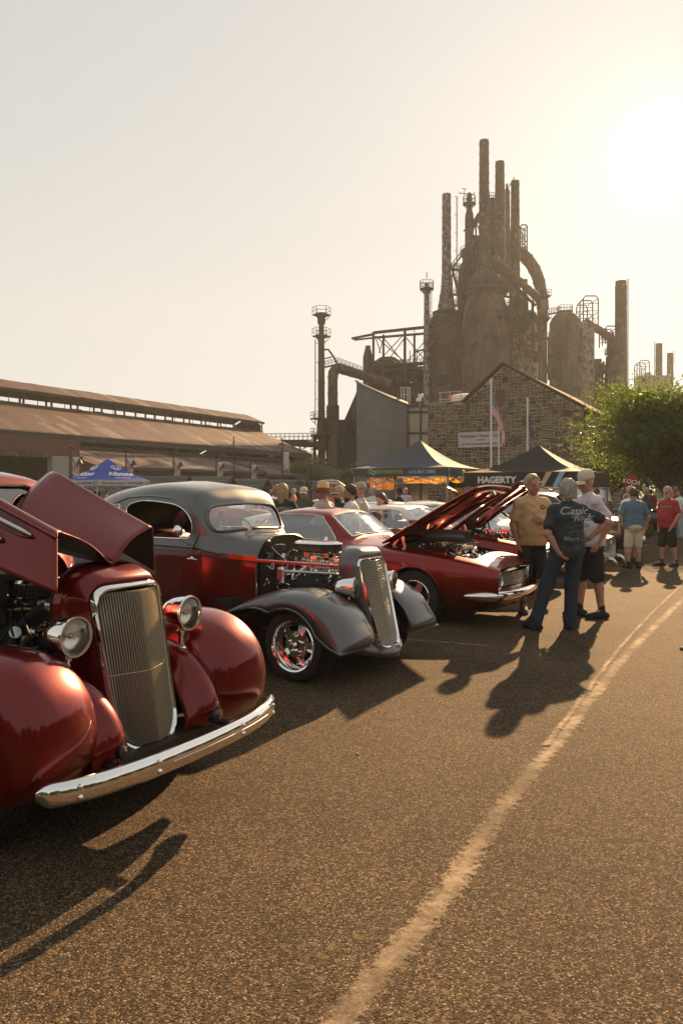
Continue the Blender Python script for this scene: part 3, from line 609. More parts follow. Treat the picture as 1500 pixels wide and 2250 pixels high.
	for d in (-3, 3):
		bar('top_chord', (772, 744), (822, 734), .4, d); bar('top_chord', (822, 731), (943, 718), .5, d); bar('bottom_chord', (778, 747), (822, 742), .3, d); bar('bottom_chord', (822, 742), (943, 732), .4, d)
		for x, y0, y1, w_ in ((820, 729, 830, .45), (842, 736, 830, .4), (889, 721, 840, .5), (910, 733, 840, .4)): bar('column', (x, y0), (x, y1), w_, d)
		for a_, b_ in (((824, 738), (889, 796)), ((842, 742), (889, 800)), ((826, 800), (886, 735)), ((889, 742), (846, 800)), ((889, 800), (940, 742)), ((892, 742), (940, 800)), ((844, 738), (832, 776)), ((826, 745), (836, 776)), ((912, 790), (940, 760))): bar('cross_brace', a_, b_, .16, d)
		for y0, y1 in ((802, 796), (812, 806), (774, 764)): bar('tie_beam', (822 if y0 > 780 else 910, y0), (943, y1), .3, d)
	for x, y in ((780, 745), (822, 733), (842, 736), (889, 725), (910, 728), (1098, 722)): bb = MB(); bb.bar(G(x, y, -3), G(x, y, 3), .25); bb.build('cross_beam', K['iron_brown'], rt)
	for x in (900, 915, 1098, 932): bar('post', (x, 770), (x, 830), .16, 0, 'iron')
	walkway(rt, G(1098, 716), G(932, 712), 1.2, posts=4)
	rt, pf = shell('tower', 'round vent tower with a railed top beside the leftmost stack', 'tower', 937, Y - 4, [(8, 1098), (7.2, 750), (6.2, 700), (5.8, 628), (4.5, 622)], K['rust_peel'], 9, (.4, 720, 640), 20)
	ring_platform(rt, zz(636, Y - 4), 6 * s_, 14.5 * s_, n=14, rail=1.6); a = MB(); a.bar((0, 0, zz(624, Y)), (0, 0, zz(611, Y)), .14); a.build('mast', K['iron'], rt)
	rt, pf = shell('chimney_stub', 'short stubby flue with a tapered top behind the gantry', 'chimney', 808, Y + 6, [(11, 1098), (11, 786), (7.5, 770), (6, 766), (6, 760)], K['rust'], 2, None, 20);
	rt = thing('skip_house', 'dark heap of hoppers, ducts and beams under the gantry', 'furnace', base_at(872, Y + 4), 0, FG)
	def G2(px, py, d=0): v = Q(px, py, Y + 4 + d); return v - rt.location
	b = MB(); b.lathe([(0, 0), (4.6, 0), (4.6, 2.6), (3.4, 4.4), (1.8, 5.6), (0, 5.8)], 24, M=Matrix.Translation(G2(852, 846, 6))); b.build('hopper', K['iron'], rt, smooth=30)
	def sl(nm, pts, d0, d1, m='iron'):
		b = MB(); n = len(pts); b.add([G2(x, y, d0) for x, y in pts] + [G2(x, y, d1) for x, y in pts], [tuple(range(n)), tuple(reversed(range(n, 2 * n)))] + [(i, n + i, n + (i + 1) % n, (i + 1) % n) for i in range(n)]); b.build(nm, K[m], rt, smooth=0)
	sl('ore_bin', [(818, 845), (945, 838), (945, 1098), (818, 1098)], 0, 8); sl('conveyor', [(826, 796), (838, 794), (1098, 838), (880, 840)], -1, 2, 'iron_brown'); sl('bin_wall', [(836, 852), (945, 848), (945, 872), (836, 874)], -3, 0, 'iron_brown')
	rnd = random.Random(9)
	for q in range(30):
		x, y = rnd.uniform(822, 938), rnd.uniform(795, 842); bb = MB(); bb.bar(G2(x, y, rnd.uniform(-2, 4)), G2(x + rnd.uniform(-16, 16), y + rnd.uniform(-12, 12), rnd.uniform(-2, 4)), rnd.uniform(.2, .9)); bb.build('strut', K['iron'], rt)
	for y in (806, 818, 836): walkway(rt, G2(842, y, -4), G2(940, y - 6, -4), 1.2, posts=12)
	stair(rt, G2(832, 806, -4), G2(880, 842, -4), 1.0, 18, 'rust_warm')
def fittings(px, Y, r_px, y0, y1, n, seed):
	"""risers, patches, boxes and catwalk stubs on the face of a vessel, as one more thing clamped to it"""
	root = thing('pipe_cluster', FIT[seed], 'pipes', base_at(px, Y), 0, FG); rnd = random.Random(seed); k_ = Y / F; r_ = r_px * k_
	at = lambda a, z, d=.4: Vector(((r_ + d) * math.sin(a), -(r_ + d) * math.cos(a), z))
	for i in range(n):
		a = rnd.uniform(-1.45, 1.45); za, zb = sorted((zz(rnd.uniform(y0, y1), Y), zz(rnd.uniform(y0, y1), Y))); b = MB()
		if i % 4 == 0: b.cyl(at(a, za), at(a, zb + 3), rnd.uniform(.12, .4), n=8); b.build('riser_pipe', K['iron_brown'], root)
		elif i % 4 == 1: b.box(at(a, za, .3), (rnd.uniform(.6, 1.8), .9, rnd.uniform(.6, 2)), rz=a); b.build('valve_box', K['iron'], root)
		elif i % 4 == 2: b.tube([at(a + .5 * q / 6, za, .5) for q in range(7)], rnd.uniform(.10, .28), 7); b.build('ring_pipe', K['rust_warm'], root)
		else:
			a2 = a + rnd.uniform(.25, .6); walkway(root, at(a, za, 1.0), at(a2, za + rnd.choice((0, 0, 1.5)), 1.0), 1.0, posts=4)
FIT = {1: 'risers and catwalks on the face of the widest brown stove', 2: 'risers and boxes on the dark left stove', 3: 'tangle of pipes and catwalks around the furnace hopper', 4: 'pipes and catwalks on the wide domed stove', 5: 'pipes and boxes across the two narrow peeling stoves'}
blast_furnaces()
for a in ((1066, 142, 51, 650, 800, 15, 1), (979, 148, 37.5, 700, 850, 14, 2), (1050, 149, 30, 540, 650, 26, 3), (1240, 158, 33.5, 730, 880, 14, 4), (1150, 146, 30, 650, 800, 26, 5)): fittings(*a)
# ================================================================== long rusty shed with open roof monitor (street grid: u across, v along the street)
AX_U = Vector((math.cos(R(29.2)), -math.sin(R(29.2)), 0)); AX_V = Vector((math.sin(R(29.2)), math.cos(R(29.2)), 0))
def W(u, v, z=0.0): return AX_U * u + AX_V * v + Vector((0, 0, z))
def sheet_material():
	m = bpy.data.materials.new('rusted roof sheet'); t, b, o = nodes(m)
	oi = nd(t, 'ObjectInfo'); co = coords(t, 'Object'); n = nd(t, 'TexNoise', Scale=1.3, Detail=8.0, Roughness=0.7); n.noise_dimensions = '4D'; t.links.new(co, n.inputs['Vector'])
	mu = nd(t, 'Math', operation='MULTIPLY'); t.links.new(oi.outputs['Random'], mu.inputs[0]); mu.inputs[1].default_value = 60; t.links.new(mu.outputs[0], n.inputs['W'])
	base = ramp(t, [(0, (0.048, 0.017, 0.012)), (.35, (0.105, 0.032, 0.020)), (.6, (0.056, 0.030, 0.022)), (.8, (0.10, 0.068, 0.05)), (1, (0.20, 0.16, 0.13))], oi.outputs['Random'])
	st = ramp(t, [(.3, (0.5, 0.48, 0.46)), (.7, (1.45, 1.38, 1.28))], n.outputs[0])
	t.links.new(mix(t, 1.0, base.outputs[0], st.outputs[0], 'MULTIPLY'), b.inputs['Base Color']); b.inputs['Roughness'].default_value = .62; b.inputs['Metallic'].default_value = .15
	wv = nd(t, 'TexWave', Scale=2.1); t.links.new(co, wv.inputs['Vector']); bump(t, b, wv.outputs[0], .5, .03)
	return m
K['sheet'] = sheet_material()
K['timber'] = noisy('weathered timber', [(.3, (0.045, 0.038, 0.031)), (.7, (0.095, 0.08, 0.066))], 2, .85, bumpd=.01)
K['brick'] = noisy('dark red brickwork', [(.3, (0.11, 0.05, 0.035)), (.7, (0.17, 0.085, 0.06))], 4, .9, bumpd=.01)
def roof_sheets(root, v0, v1, ua, za, ub, zb, rows, wd, name='roof_sheet', seed=1):
	"""slope from (ua, za) up to (ub, zb), laid with overlapping corrugated sheets that share one mesh"""
	rnd = random.Random(seed); d = Vector((ub - ua, 0, zb - za)); L = d.length; d.normalize(); lap = 1.04
	h = L / rows * lap; mb_ = MB(); k = 6; vs = []
	for i in range(2):
		for q in range(k + 1): vs.append(((i - .5) * h, (q / k - .5) * wd * 1.03, .035 * (q % 2)))
	mb_.add(vs, [(q, k + 1 + q, k + 2 + q, q + 1) for q in range(k)]); me = mb_.mesh(name, K['sheet'], 0)
	n = int((v1 - v0) / wd); nrm = Vector((-d.z, 0, d.x)); nrm = nrm if nrm.z > 0 else -nrm
	X = AX_U * d.x + Vector((0, 0, d.z)); Yv = AX_V; Z = X.cross(Yv); Z = Z if Z.z > 0 else -Z; Yv = Z.cross(X)
	B = Matrix((X, Yv, Z)).transposed()
	for r_ in range(rows):
		for c in range(n):
			o = bpy.data.objects.new(name, me); COL.objects.link(o); o.parent = root
			f = (r_ + .5) / rows; p = W(ua + (ub - ua) * f, v0 + (c + .5) * wd, za + (zb - za) * f) + Z * (.03 + .022 * (rows - r_) + rnd.uniform(0, .02))
			o.location = p - root.location; o.rotation_euler = (B.to_4x4() @ Matrix.Rotation(rnd.gauss(0, .006), 4, 'Z') @ Matrix.Rotation(rnd.gauss(-.008, .006), 4, 'Y')).to_euler()
def wbar(b, a, c, w_, h=None, off=None): b.bar(W(*a) - off, W(*c) - off, w_, h)
def shed():
	root = thing('shed', 'long rusty roofed industrial shed with an open roof monitor along its ridge', 'shed', W(-76, 75), 0); o = root.location
	v0, v1 = 30.0, 114.0
	sl = MB(); rf = MB()
	def plane(ua, za, ub, zb, va=v0, vb=v1, t_=.12):
		p = [W(ua, va, za) - o, W(ua, vb, za) - o, W(ub, vb, zb) - o, W(ub, va, zb) - o]; dn = Vector((0, 0, -t_))
		rf.add(p + [q + dn for q in p], [(0, 1, 2, 3), (7, 6, 5, 4), (0, 4, 5, 1), (1, 5, 6, 2), (2, 6, 7, 3), (3, 7, 4, 0)])
	plane(-69.5, 7.95, -80, 12.2); plane(-96.5, 7.95, -86, 12.2); plane(-79.4, 13.95, -83, 15.35); plane(-86.6, 13.95, -83.02, 15.33)
	rf.build('roof', K['timber'], root, smooth=0)
	roof_sheets(root, v0, v1, -69.5, 7.95, -80, 12.2, 3, 1.35, seed=2); roof_sheets(root, v0, v1, -79.4, 13.95, -83, 15.35, 1, 1.35, seed=3)
	for v in [v0 + i * 4.2 for i in range(int((v1 - v0) / 4.2) + 1)]:
		for u in (-80, -86):
			p = MB(); wbar(p, (u, v, 12.2), (u, v, 14.0), .22, off=o); p.build('monitor_post', K['timber'], root)
		p = MB(); wbar(p, (-70.4, v, 0), (-70.4, v, 7.9), .3, off=o); p.build('column', K['timber'], root)
		p = MB(); wbar(p, (-70.4, v, 7.0), (-70.4, v + 1.4, 7.85), .14, off=o); wbar(p, (-70.4, v, 7.0), (-70.4, v - 1.4, 7.85), .14, off=o); p.build('knee_brace', K['timber'], root)
	rnd = random.Random(6)
	for i in range(int((v1 - v0) / 2.1)):
		v = v0 + i * 2.1
		p = MB(); wbar(p, (-80, v, 12.2), (-80, v, 13.9), .07, off=o); p.build('mullion', K['timber'], root)
		k = rnd.random()
		if k < .62:                                                        # louvre boards that still hang in the far side of the monitor
			for q in range(3):
				if rnd.random() < .6: p = MB(); wbar(p, (-86, v + .1, 12.35 + .4 * q), (-86, v + 2.0, 12.35 + .4 * q + rnd.uniform(-.03, .03)), .05, .26, off=o); p.build('louvre_board', K['yellow_board'] if rnd.random() < .6 else K['timber'], root)
		if rnd.random() < .25: p = MB(); wbar(p, (-80.05, v, 13.5), (-80.05, v + 2.1, 13.5), .05, .5, off=o); p.build('louvre_board', K['timber'], root)
	for z, u, w_, h in ((13.85, -79.5, .12, .36), (12.25, -79.8, .14, .22), (7.75, -69.6, .14, .75), (6.75, -70.2, .2, .3)): p = MB(); wbar(p, (u, v0, z), (u, v1, z), w_, h, off=o); p.build('fascia', K['timber'], root)
	# gable ends and back wall
	w_ = MB(); pts = [(-70.5, 0), (-70.5, 7.8), (-80, 12.0), (-80, 13.5), (-83, 15.1), (-86, 13.5), (-86, 12.0), (-95.5, 7.8), (-95.5, 0)]
	w_.add([W(u, v1 - .3, z) - o for u, z in pts], [tuple(range(len(pts)))]); w_.build('gable_wall', K['timber'], root, smooth=0)
	bk = MB(); bk.add([W(-95.5, v0, 0) - o, W(-95.5, v1, 0) - o, W(-95.5, v1, 7.8) - o, W(-95.5, v0, 7.8) - o], [(0, 1, 2, 3)]); bk.build('back_wall', K['iron'], root, smooth=0)
	# lean-to in front
	lt = thing('lean_to', 'low lean-to with patchy rusty roof along the front of the shed', 'shed', W(-65, 80), 0); o = lt.location
	rf = MB(); sections = ((57.5, 88.0, 0.0), (88.6, 119.0, -.25))
	for va, vb, dz in sections: plane(-61.5, 4.25 + dz, -70.3, 6.6 + dz, va, vb)
	rf.build('roof', K['timber'], lt, smooth=0)
	for va, vb, dz in sections:
		roof_sheets(lt, va, vb, -61.5, 4.25 + dz, -70.3, 6.6 + dz, 2, 1.25, seed=5)
		for v in (va, vb): p = MB(); wbar(p, (-61.3, v, 4.3 + dz), (-70.4, v, 6.75 + dz), .18, .3, off=o); p.build('barge_board', K['timber'], lt)
		p = MB(); wbar(p, (-61.45, va, 4.15 + dz), (-61.45, vb, 4.15 + dz), .12, .35, off=o); p.build('gutter_board', K['timber'], lt)
	wl = MB(); wl.add([W(-62.4, 57.8, 0) - o, W(-62.4, 119, 0) - o, W(-62.4, 119, 4.3) - o, W(-62.4, 57.8, 4.3) - o], [(0, 1, 2, 3)]); wl.add([W(-62.4, 57.8, 0) - o, W(-70.3, 57.8, 0) - o, W(-70.3, 57.8, 6.4) - o, W(-62.4, 57.8, 4.3) - o], [(3, 2, 1, 0)]); wl.build('wall', K['stucco_dark'], lt, smooth=0)
	for i in range(14):
		v = 62 + i * 4.0
		f = MB(); f.add([W(-62.3, v, 1.6) - o, W(-62.3, v + 2.6, 1.6) - o, W(-62.3, v + 2.6, 3.5) - o, W(-62.3, v, 3.5) - o], [(0, 1, 2, 3)]); wo_ = f.build('window', K['dark'], lt, smooth=0)
		f = MB()
		for q in range(6): wbar(f, (-62.25, v + .52 * q, 1.6), (-62.25, v + .52 * q, 3.5), .06, off=o)
		for q in range(4): wbar(f, (-62.25, v, 1.6 + .63 * q), (-62.25, v + 2.6, 1.6 + .63 * q), .06, off=o)
		f.build('window_bars', K['timber'], wo_)
	# brick wing at the far left with a pale pier
	bw = thing('brick_wing', 'low brick wing with a pale pier at the left end of the shed', 'building', W(-66, 50), 0); o = bw.location
	b = MB()
	def blk(u0, u1, va, vb, z0, z1):
		c = [W(u, v, z) - o for z in (z0, z1) for u, v in ((u0, va), (u1, va), (u1, vb), (u0, vb))]; b.add(c, [(3, 2, 1, 0), (4, 5, 6, 7), (0, 1, 5, 4), (1, 2, 6, 5), (2, 3, 7, 6), (3, 0, 4, 7)])
	blk(-63, -69, 30, 57, 5.3, 6.9); blk(-63, -69, 54.6, 57.4, 0, 5.3); b.build('brick_wall', K['brick'], bw, smooth=0)
	b = MB(); blk(-62.6, -63.4, 53.2, 55.2, 0, 5.2); b.build('pier', K['concrete'], bw, smooth=0); b = MB(); blk(-62.9, -63.3, 30, 53.2, 5.0, 5.6); b.build('lintel', K['rust_warm'], bw, smooth=0)
	b = MB(); blk(-66, -66.2, 30, 54, 0, 5.3); b.build('shutter', K['iron'], bw, smooth=0)
K['yellow_board'] = noisy('ochre louvre board', [(.3, (0.30, 0.19, 0.07)), (.7, (0.42, 0.28, 0.11))], 3, .8)  # ochre tone, mixed at random with plain timber boards
K['stucco_dark'] = noisy('dirty rendered wall', [(.3, (0.13, 0.11, 0.085)), (.7, (0.22, 0.19, 0.15))], .7, .9, bumpd=.01)
shed()
# street lamps with bell shades and banners
def banner_material():
	m = bpy.data.materials.new('patchwork banner print'); t, b, o = nodes(m); co = coords(t, 'Object', (2.2, 2.2, 2.2)); v = nd(t, 'TexVoronoi', Scale=1.0); v.distance = 'CHEBYCHEV'; t.links.new(co, v.inputs['Vector'])
	s = nd(t, 'SeparateColor'); t.links.new(v.outputs['Color'], s.inputs[0]); r_ = ramp(t, [(0, (.55, .50, .45)), (.3, (.55, .22, .10)), (.5, (.16, .18, .32)), (.7, (.6, .56, .5)), (.9, (.5, .34, .3))], s.outputs[0]); r_.color_ramp.interpolation = 'CONSTANT'
	t.links.new(r_.outputs[0], b.inputs['Base Color']); b.inputs['Roughness'].default_value = .8; return m
K['banner'] = banner_material(); K['pole'] = mat('black lamp post enamel', (0.02, 0.02, 0.02), .5)
def bell_lamp(b, x, z, s=1.0):
	b.lathe([(.0, .34), (.05, .34), (.06, .25), (.13, .20), (.17, .10), (.20, 0.0), (.30, -.10), (.33, -.13), (.27, -.10), (0, -.05)], 18, 0, Matrix.Translation((x, 0, z)) @ Matrix.Scale(s, 4))
def street_lamp(px, py, zt, label, arm, kind):
	Y = (zt - H) * F / (1080 - py); p = Q(px, 1080, Y); root = thing('street_lamp', label, 'street lamp', (p.x, p.y, 0), 0, 'bell street lamps in front of the shed')
	b = MB(); b.cyl((0, 0, 0), (0, 0, .7), .13, .10, 12); b.cyl((0, 0, .7), (0, 0, zt), .065, .05, 10); b.ball((0, 0, zt), .08); b.build('post', K['pole'], root)
	zl = zt - (1.35 if kind == 's' else 1.75)
	a = MB(); a.tube([(0, 0, zt - .15), (arm * .35, 0, zt - .30), (arm * .62, 0, zl + .62)] if kind == 's' else [(0, 0, zt - .3), (arm * .5, 0, zl + .75), (arm * .95, 0, zl + .45)], .025, 6); a.build('arm', K['pole'], root)
	l = MB(); bell_lamp(l, arm * (.62 if kind == 's' else .95), zl + .15, .85 if kind == 's' else 1.2); l.build('lamp_shade', K['pole'], root)
	if kind != 'n':
		bx = arm * .34 if kind == 's' else -arm * .36
		f = MB(); f.grid([[(bx + (q / 4 - .5) * .52, .02 * math.sin(q * 1.7 + i), zl + .55 - i * .26) for q in range(5)] for i in range(8)]); f.build('banner', K['banner'], root, solid=.004)
		k = MB(); k.bar((0, 0, zl + .58), (bx * 2, 0, zl + .58), .02); k.bar((0, 0, zl - 1.28), (bx * 2, 0, zl - 1.28), .02); k.build('banner_rod', K['pole'], root)
for i, (px, py, zt, lb, arm, kd) in enumerate((
	(157, 980, 5.0, 'bell street lamp with patchwork banner left of the blue tent', 1, 's'), (277, 985, 5.0, 'bell street lamp with patchwork banner rising behind the right half of the blue tent', 1, 's'),
	(381, 990, 5.0, 'bell street lamp with banner above the rear of the grey car roof', 1, 's'), (475, 995, 5.0, 'bell street lamp with banner just left of a taller plain lamp', 1, 's'),
	(550, 1003, 5.0, 'smallest bell street lamp with banner, between the two tall lamps', 1, 's'), (514, 962, 6.4, 'tall street lamp holding one big bell shade on its left and no banner', -1, 'n'),
	(620, 964, 6.4, 'tall street lamp with big bell shade left and banner right, near the shed end', -1, 't'), (683, 1010, 4.2, 'thin short lamp post by the right end of the shed', -1, 'n'))):
	street_lamp(px, py, zt, lb, arm, kd)
# small open gabled market stalls with shingle roofs
K['shingle'] = noisy('grey shingle', [(.3, (0.055, 0.052, 0.048)), (.7, (0.10, 0.095, 0.088))], 6, .9, bumpd=.01, rnd=.25)
def stall(px, py, label, Y=52.0, hw=2.1):
	p = Q(px, 1080, Y); zt = zz(py, Y); root = thing('market_stall', label, 'stall', (p.x, p.y, 0), R(-29.2 + 20), 'gabled market stalls'); L = 3.6; ze = zt - 1.05
	for s in (-1, 1):
		for r_ in range(5):                                                 # overlapping shingle courses
			f0, f1 = r_ / 5, (r_ + 1.12) / 5; z0, z1 = ze + (zt - ze) * f0, ze + (zt - ze) * min(1, f1); y0, y1 = hw * (1 - f0), hw * (1 - min(1, f1)); b = MB(); lift = .03
			b.add([(-L, s * y0, z0 + lift), (.1, s * y0, z0 + lift), (.1, s * y1, z1), (-L, s * y1, z1)], [(0, 1, 2, 3)]); b.build('shingle_course', K['shingle'], root, smooth=0, solid=.03)
	t_ = MB()
	for s in (-1, 1): t_.bar((.05, 0, zt), (.05, s * hw, ze), .12, .16)
	t_.bar((.03, -hw * .7, ze + .32), (.03, hw * .7, ze + .32), .12); t_.bar((.03, 0, ze + .3), (.03, 0, zt), .1); t_.bar((.03, 0, ze + .35), (.03, hw * .45, ze + .55), .1); t_.bar((.03, 0, ze + .35), (.03, -hw * .45, ze + .55), .1); t_.build('gable_truss', K['timber'], root)
	for s in (-1, 1):
		for x in (0, -L): q = MB(); q.bar((x, s * hw * .9, 0), (x, s * hw * .9, ze + .1), .14); q.build('post', K['timber'], root)
	b = MB(); b.add([(-L, -hw * .9, 0), (-L, hw * .9, 0), (-L, hw * .9, ze), (-L, -hw * .9, ze)], [(0, 1, 2, 3)]); b.build('back_wall', K['iron'], root, smooth=0)
for px, py, lb in ((300, 1047, 'gabled stall roof half hidden behind the blue tent'), (413, 1046, 'gabled stall roof above the middle of the grey car roof'), (508, 1047, 'gabled stall roof under the tall plain lamp'), (585, 1052, 'gabled stall roof left of the woman in the dark tee'), (672, 1054, 'gabled stall roof above the open white bonnet'), (740, 1056, 'gabled stall roof just left of the curved grey wall')):
	stall(px, py, lb, 52 + (px - 300) * .03)
# ================================================================== stone visitor building, curved wall, glass link
K['stone'] = noisy('field stone', [(.25, (0.062, 0.043, 0.027)), (.5, (0.115, 0.082, 0.050)), (.75, (0.19, 0.142, 0.09))], 2.2, .9, bumpd=.02, rnd=.6)
K['mortar'] = noisy('pale lime mortar', [(.3, (0.40, 0.35, 0.25)), (.7, (0.52, 0.46, 0.34))], 5, .95, bumpd=.01)
K['slate'] = mat('slate edge', (0.035, 0.033, 0.03), .95, spec=.05)
def stone_building():
	V0 = 60.0; root = thing('stone_building', 'stone gabled visitor building of rough field stone with arched doorway', 'building', W(-18, V0), 0); o = root.location
	prof = [(-25.3, 0), (-25.3, 8.9), (-22.0, 9.0), (-18.8, 11.7), (-12.6, 7.95), (-12.6, 0)]
	wl = MB(); n = len(prof); T = .6
	wl.add([W(u, V0 + .10, z) - o for u, z in prof] + [W(u, V0 + T, z) - o for u, z in prof], [tuple(range(n)), tuple(reversed(range(n, 2 * n)))] + [(i, (i + 1) % n, n + (i + 1) % n, n + i) for i in range(n)])
	wl.add([W(-12.6, V0 + .1, 0) - o, W(-12.6, V0 + 26, 0) - o, W(-12.6, V0 + 26, 7.9) - o, W(-12.6, V0 + .1, 7.9) - o], [(0, 1, 2, 3)])
	wl.build('wall', K['mortar'], root, smooth=0)
	# stones: a few shapes, scaled and shared
	rnd = random.Random(3); meshes = []
	for k in range(6):
		b = MB(); j = lambda a: rnd.uniform(-a, a)
		c = [(-.5 + j(.05), -.5 + j(.09)), (.5 + j(.05), -.5 + j(.09)), (.5 + j(.05), .5 + j(.09)), (-.5 + j(.05), .5 + j(.09))]
		m_ = [( (c[i][0] + c[(i + 1) % 4][0]) / 2 * 1.02 + j(.03), (c[i][1] + c[(i + 1) % 4][1]) / 2 * 1.04 + j(.04)) for i in range(4)]
		loop = [p for i in range(4) for p in (c[i], m_[i])]
		vs = [(x, 0.0, z) for x, z in loop] + [(x * .97, -.7, z * .95) for x, z in loop] + [(x * .80, -1.0 + j(.15), z * .74) for x, z in loop]
		fs = [(i, (i + 1) % 8, 8 + (i + 1) % 8, 8 + i) for i in range(8)] + [(8 + i, 8 + (i + 1) % 8, 16 + (i + 1) % 8, 16 + i) for i in range(8)] + [tuple(16 + i for i in range(8))]
		b.add(vs, fs); meshes.append(b)
	mes = [b.mesh('stone', K['stone'], 0) for b in meshes]
	def top(u):
		for (a, za), (b_, zb) in ((prof[1], prof[2]), (prof[2], prof[3]), (prof[3], prof[4])):
			if a <= u <= b_: return za + (zb - za) * (u - a) / (b_ - a)
		return 0
	ac, ar, az = -13.9, 1.12, 3.55                                          # arch centre, radius, spring height
	ac = -14.35
	pts = []
	def split(u0, z0, w_, h, lvl):
		big_ = lvl > 0 and rnd.random() < .10 and w_ < 1.0 and h < .62
		if not big_ and (w_ > .62 or h > .36 or (w_ * h > .085 and rnd.random() < .55)):
			f = rnd.uniform(.34, .66)
			if w_ > h * 1.55 or (w_ > h and rnd.random() < .35): split(u0, z0, w_ * f, h, lvl + 1); split(u0 + w_ * f, z0, w_ * (1 - f), h, lvl + 1)
			else: split(u0, z0, w_, h * f, lvl + 1); split(u0, z0 + h * f, w_, h * (1 - f), lvl + 1)
			return
		cu, cz = u0 + w_ / 2, z0 + h / 2; in_ = lambda q: max(-25.29, min(-12.61, q))
		ok = z0 + h * .9 < top(in_(u0 + w_ * .1)) + .03 and z0 + h * .9 < top(in_(u0 + w_ * .9)) + .03; d = math.hypot(cu - ac, max(0, cz - az))
		if abs(cu - ac) < ar + .42 + w_ * .4 and (cz < az or d < ar + .50): ok = False
		if ok and w_ > .1 and h > .06: pts.append((w_ * h, cu, cz, w_ - .045, h - .042))
	for i in range(8):
		for j in range(8): split(-25.3 + 12.7 * i / 8, 11.7 * j / 8, 12.7 / 8, 11.7 / 8, 0)
	pts.sort(reverse=True); big = [p for p in pts if p[2] > 3.0][:295]; bs = set(map(id, big)); rest = [p for p in pts if id(p) not in bs]
	Bm = Matrix((AX_U, AX_V, Vector((0, 0, 1)))).transposed().to_4x4()
	for a_, u, z, w_, h in big:
		ob = bpy.data.objects.new('stone', rnd.choice(mes)); COL.objects.link(ob); ob.parent = root; ob.location = W(u, V0 + .10, z) - o
		ob.rotation_euler = (0, rnd.gauss(0, .03), R(-29.2)); ob.scale = (w_, rnd.uniform(.025, .055), h)
	b = MB()
	for a_, u, z, w_, h in rest: q = rnd.choice(meshes); b.add(q.v, q.f, 0, Matrix.Translation(W(u, V0 + .10, z) - o) @ Bm @ Matrix.Diagonal((w_, rnd.uniform(.025, .055), h, 1)))
	z = .1
	while z < 7.6:                                                           # side wall, seen at a slant
		h = rnd.uniform(.2, .34); v = V0 + .2
		while v < V0 + 25: w_ = rnd.uniform(.3, .7); b.add(meshes[int(v * 7) % 6].v, meshes[int(v * 7) % 6].f, 0, Matrix.Translation(W(-12.6, v + w_ / 2, z + h / 2) - o) @ Matrix((-AX_V, AX_U * -1, Vector((0, 0, 1)))).transposed().to_4x4() @ Matrix.Diagonal((w_ - .05, .05, h - .05, 1))); v += w_
		z += h
	so = b.build('stone_rubble', K['stone'], root, smooth=0); so['kind'] = 'stuff'
	# arch: voussoirs, frame, panes
	for k in range(15):
		a0, a1 = PI * (k + .06) / 15, PI * (k + .94) / 15; f = MB(); r0, r1 = ar + .02, ar + .44
		c = [(ac + r_ * math.cos(a), az + r_ * math.sin(a)) for r_, a in ((r0, a0), (r1, a0), (r1, a1), (r0, a1))]
		f.add([W(u, V0 + .12, z) - o for u, z in c] + [W(u, V0 - .02, z) - o for u, z in c], [(4, 5, 6, 7), (0, 1, 5, 4), (1, 2, 6, 5), (2, 3, 7, 6), (3, 0, 4, 7)]); f.build('arch_stone', K['stone'], root, smooth=0)
	arc = [(ac + ar * math.cos(PI * k / 16), az + ar * math.sin(PI * k / 16)) for k in range(17)]
	lp = [(ac + ar, 0)] + arc + [(ac - ar, 0)]
	d = MB(); d.add([W(u, V0 + .06, z) - o for u, z in lp], [tuple(range(len(lp)))]); do = d.build('door', K['darkglass'], root, smooth=0)
	fr = MB(); fr.tube([W(u, V0 + .03, z) - o for u, z in lp], .07, 6); fr.build('door_frame', K['brownwood'], do)
	fr = MB(); fr.bar(W(ac, V0 + .03, 0) - o, W(ac, V0 + .03, az + ar) - o, .18); fr.bar(W(ac - ar, V0 + .03, az) - o, W(ac + ar, V0 + .03, az) - o, .16); fr.build('door_mullion', K['brownwood'], do)
	for s in (-1, 1):
		for k in (1, 2): fr = MB(); fr.bar(W(ac + s * ar * k / 3, V0 + .04, 0) - o, W(ac + s * ar * k / 3, V0 + .04, az + ar * (.93 if k == 1 else .73)) - o, .04); fr.build('glazing_bar', K['brownwood'], do)
	for k in (1, 2, 3): fr = MB(); fr.bar(W(ac - ar, V0 + .04, az + .28 * k) - o, W(ac + ar, V0 + .04, az + .28 * k) - o, .035) if k < 2 else fr.bar(W(ac - ar * .8 / k * 1.4, V0 + .04, az + .3 * k) - o, W(ac + ar * .8 / k * 1.4, V0 + .04, az + .3 * k) - o, .035); fr.build('glazing_bar', K['brownwood'], do)
	# roof edges
	r_ = MB(); r_.bar(W(-18.8, V0 - .05, 11.85) - o, W(-12.3, V0 - .05, 7.93) - o, .5, .16); r_.bar(W(-18.8, V0 - .05, 11.85) - o, W(-22.2, V0 - .05, 8.95) - o, .5, .14); r_.build('roof_verge', K['slate'], root)
	rs = MB(); rs.add([W(-18.8, V0, 11.8) - o, W(-12.2, V0, 7.8) - o, W(-12.2, V0 + 26, 7.8) - o, W(-18.8, V0 + 26, 11.8) - o, W(-22.2, V0, 8.9) - o, W(-22.2, V0 + 26, 8.9) - o], [(0, 1, 2, 3), (0, 3, 5, 4)]); rs.build('roof', K['slate'], root, smooth=0, solid=.12)
	gu = MB(); gu.bar(W(-12.35, V0, 7.85) - o, W(-12.35, V0 + 26, 7.85) - o, .16, .2); gu.cyl(W(-12.5, V0 - .05, 0) - o, W(-12.5, V0 - .05, 7.8) - o, .06, n=8); gu.build('gutter', K['slate'], root)
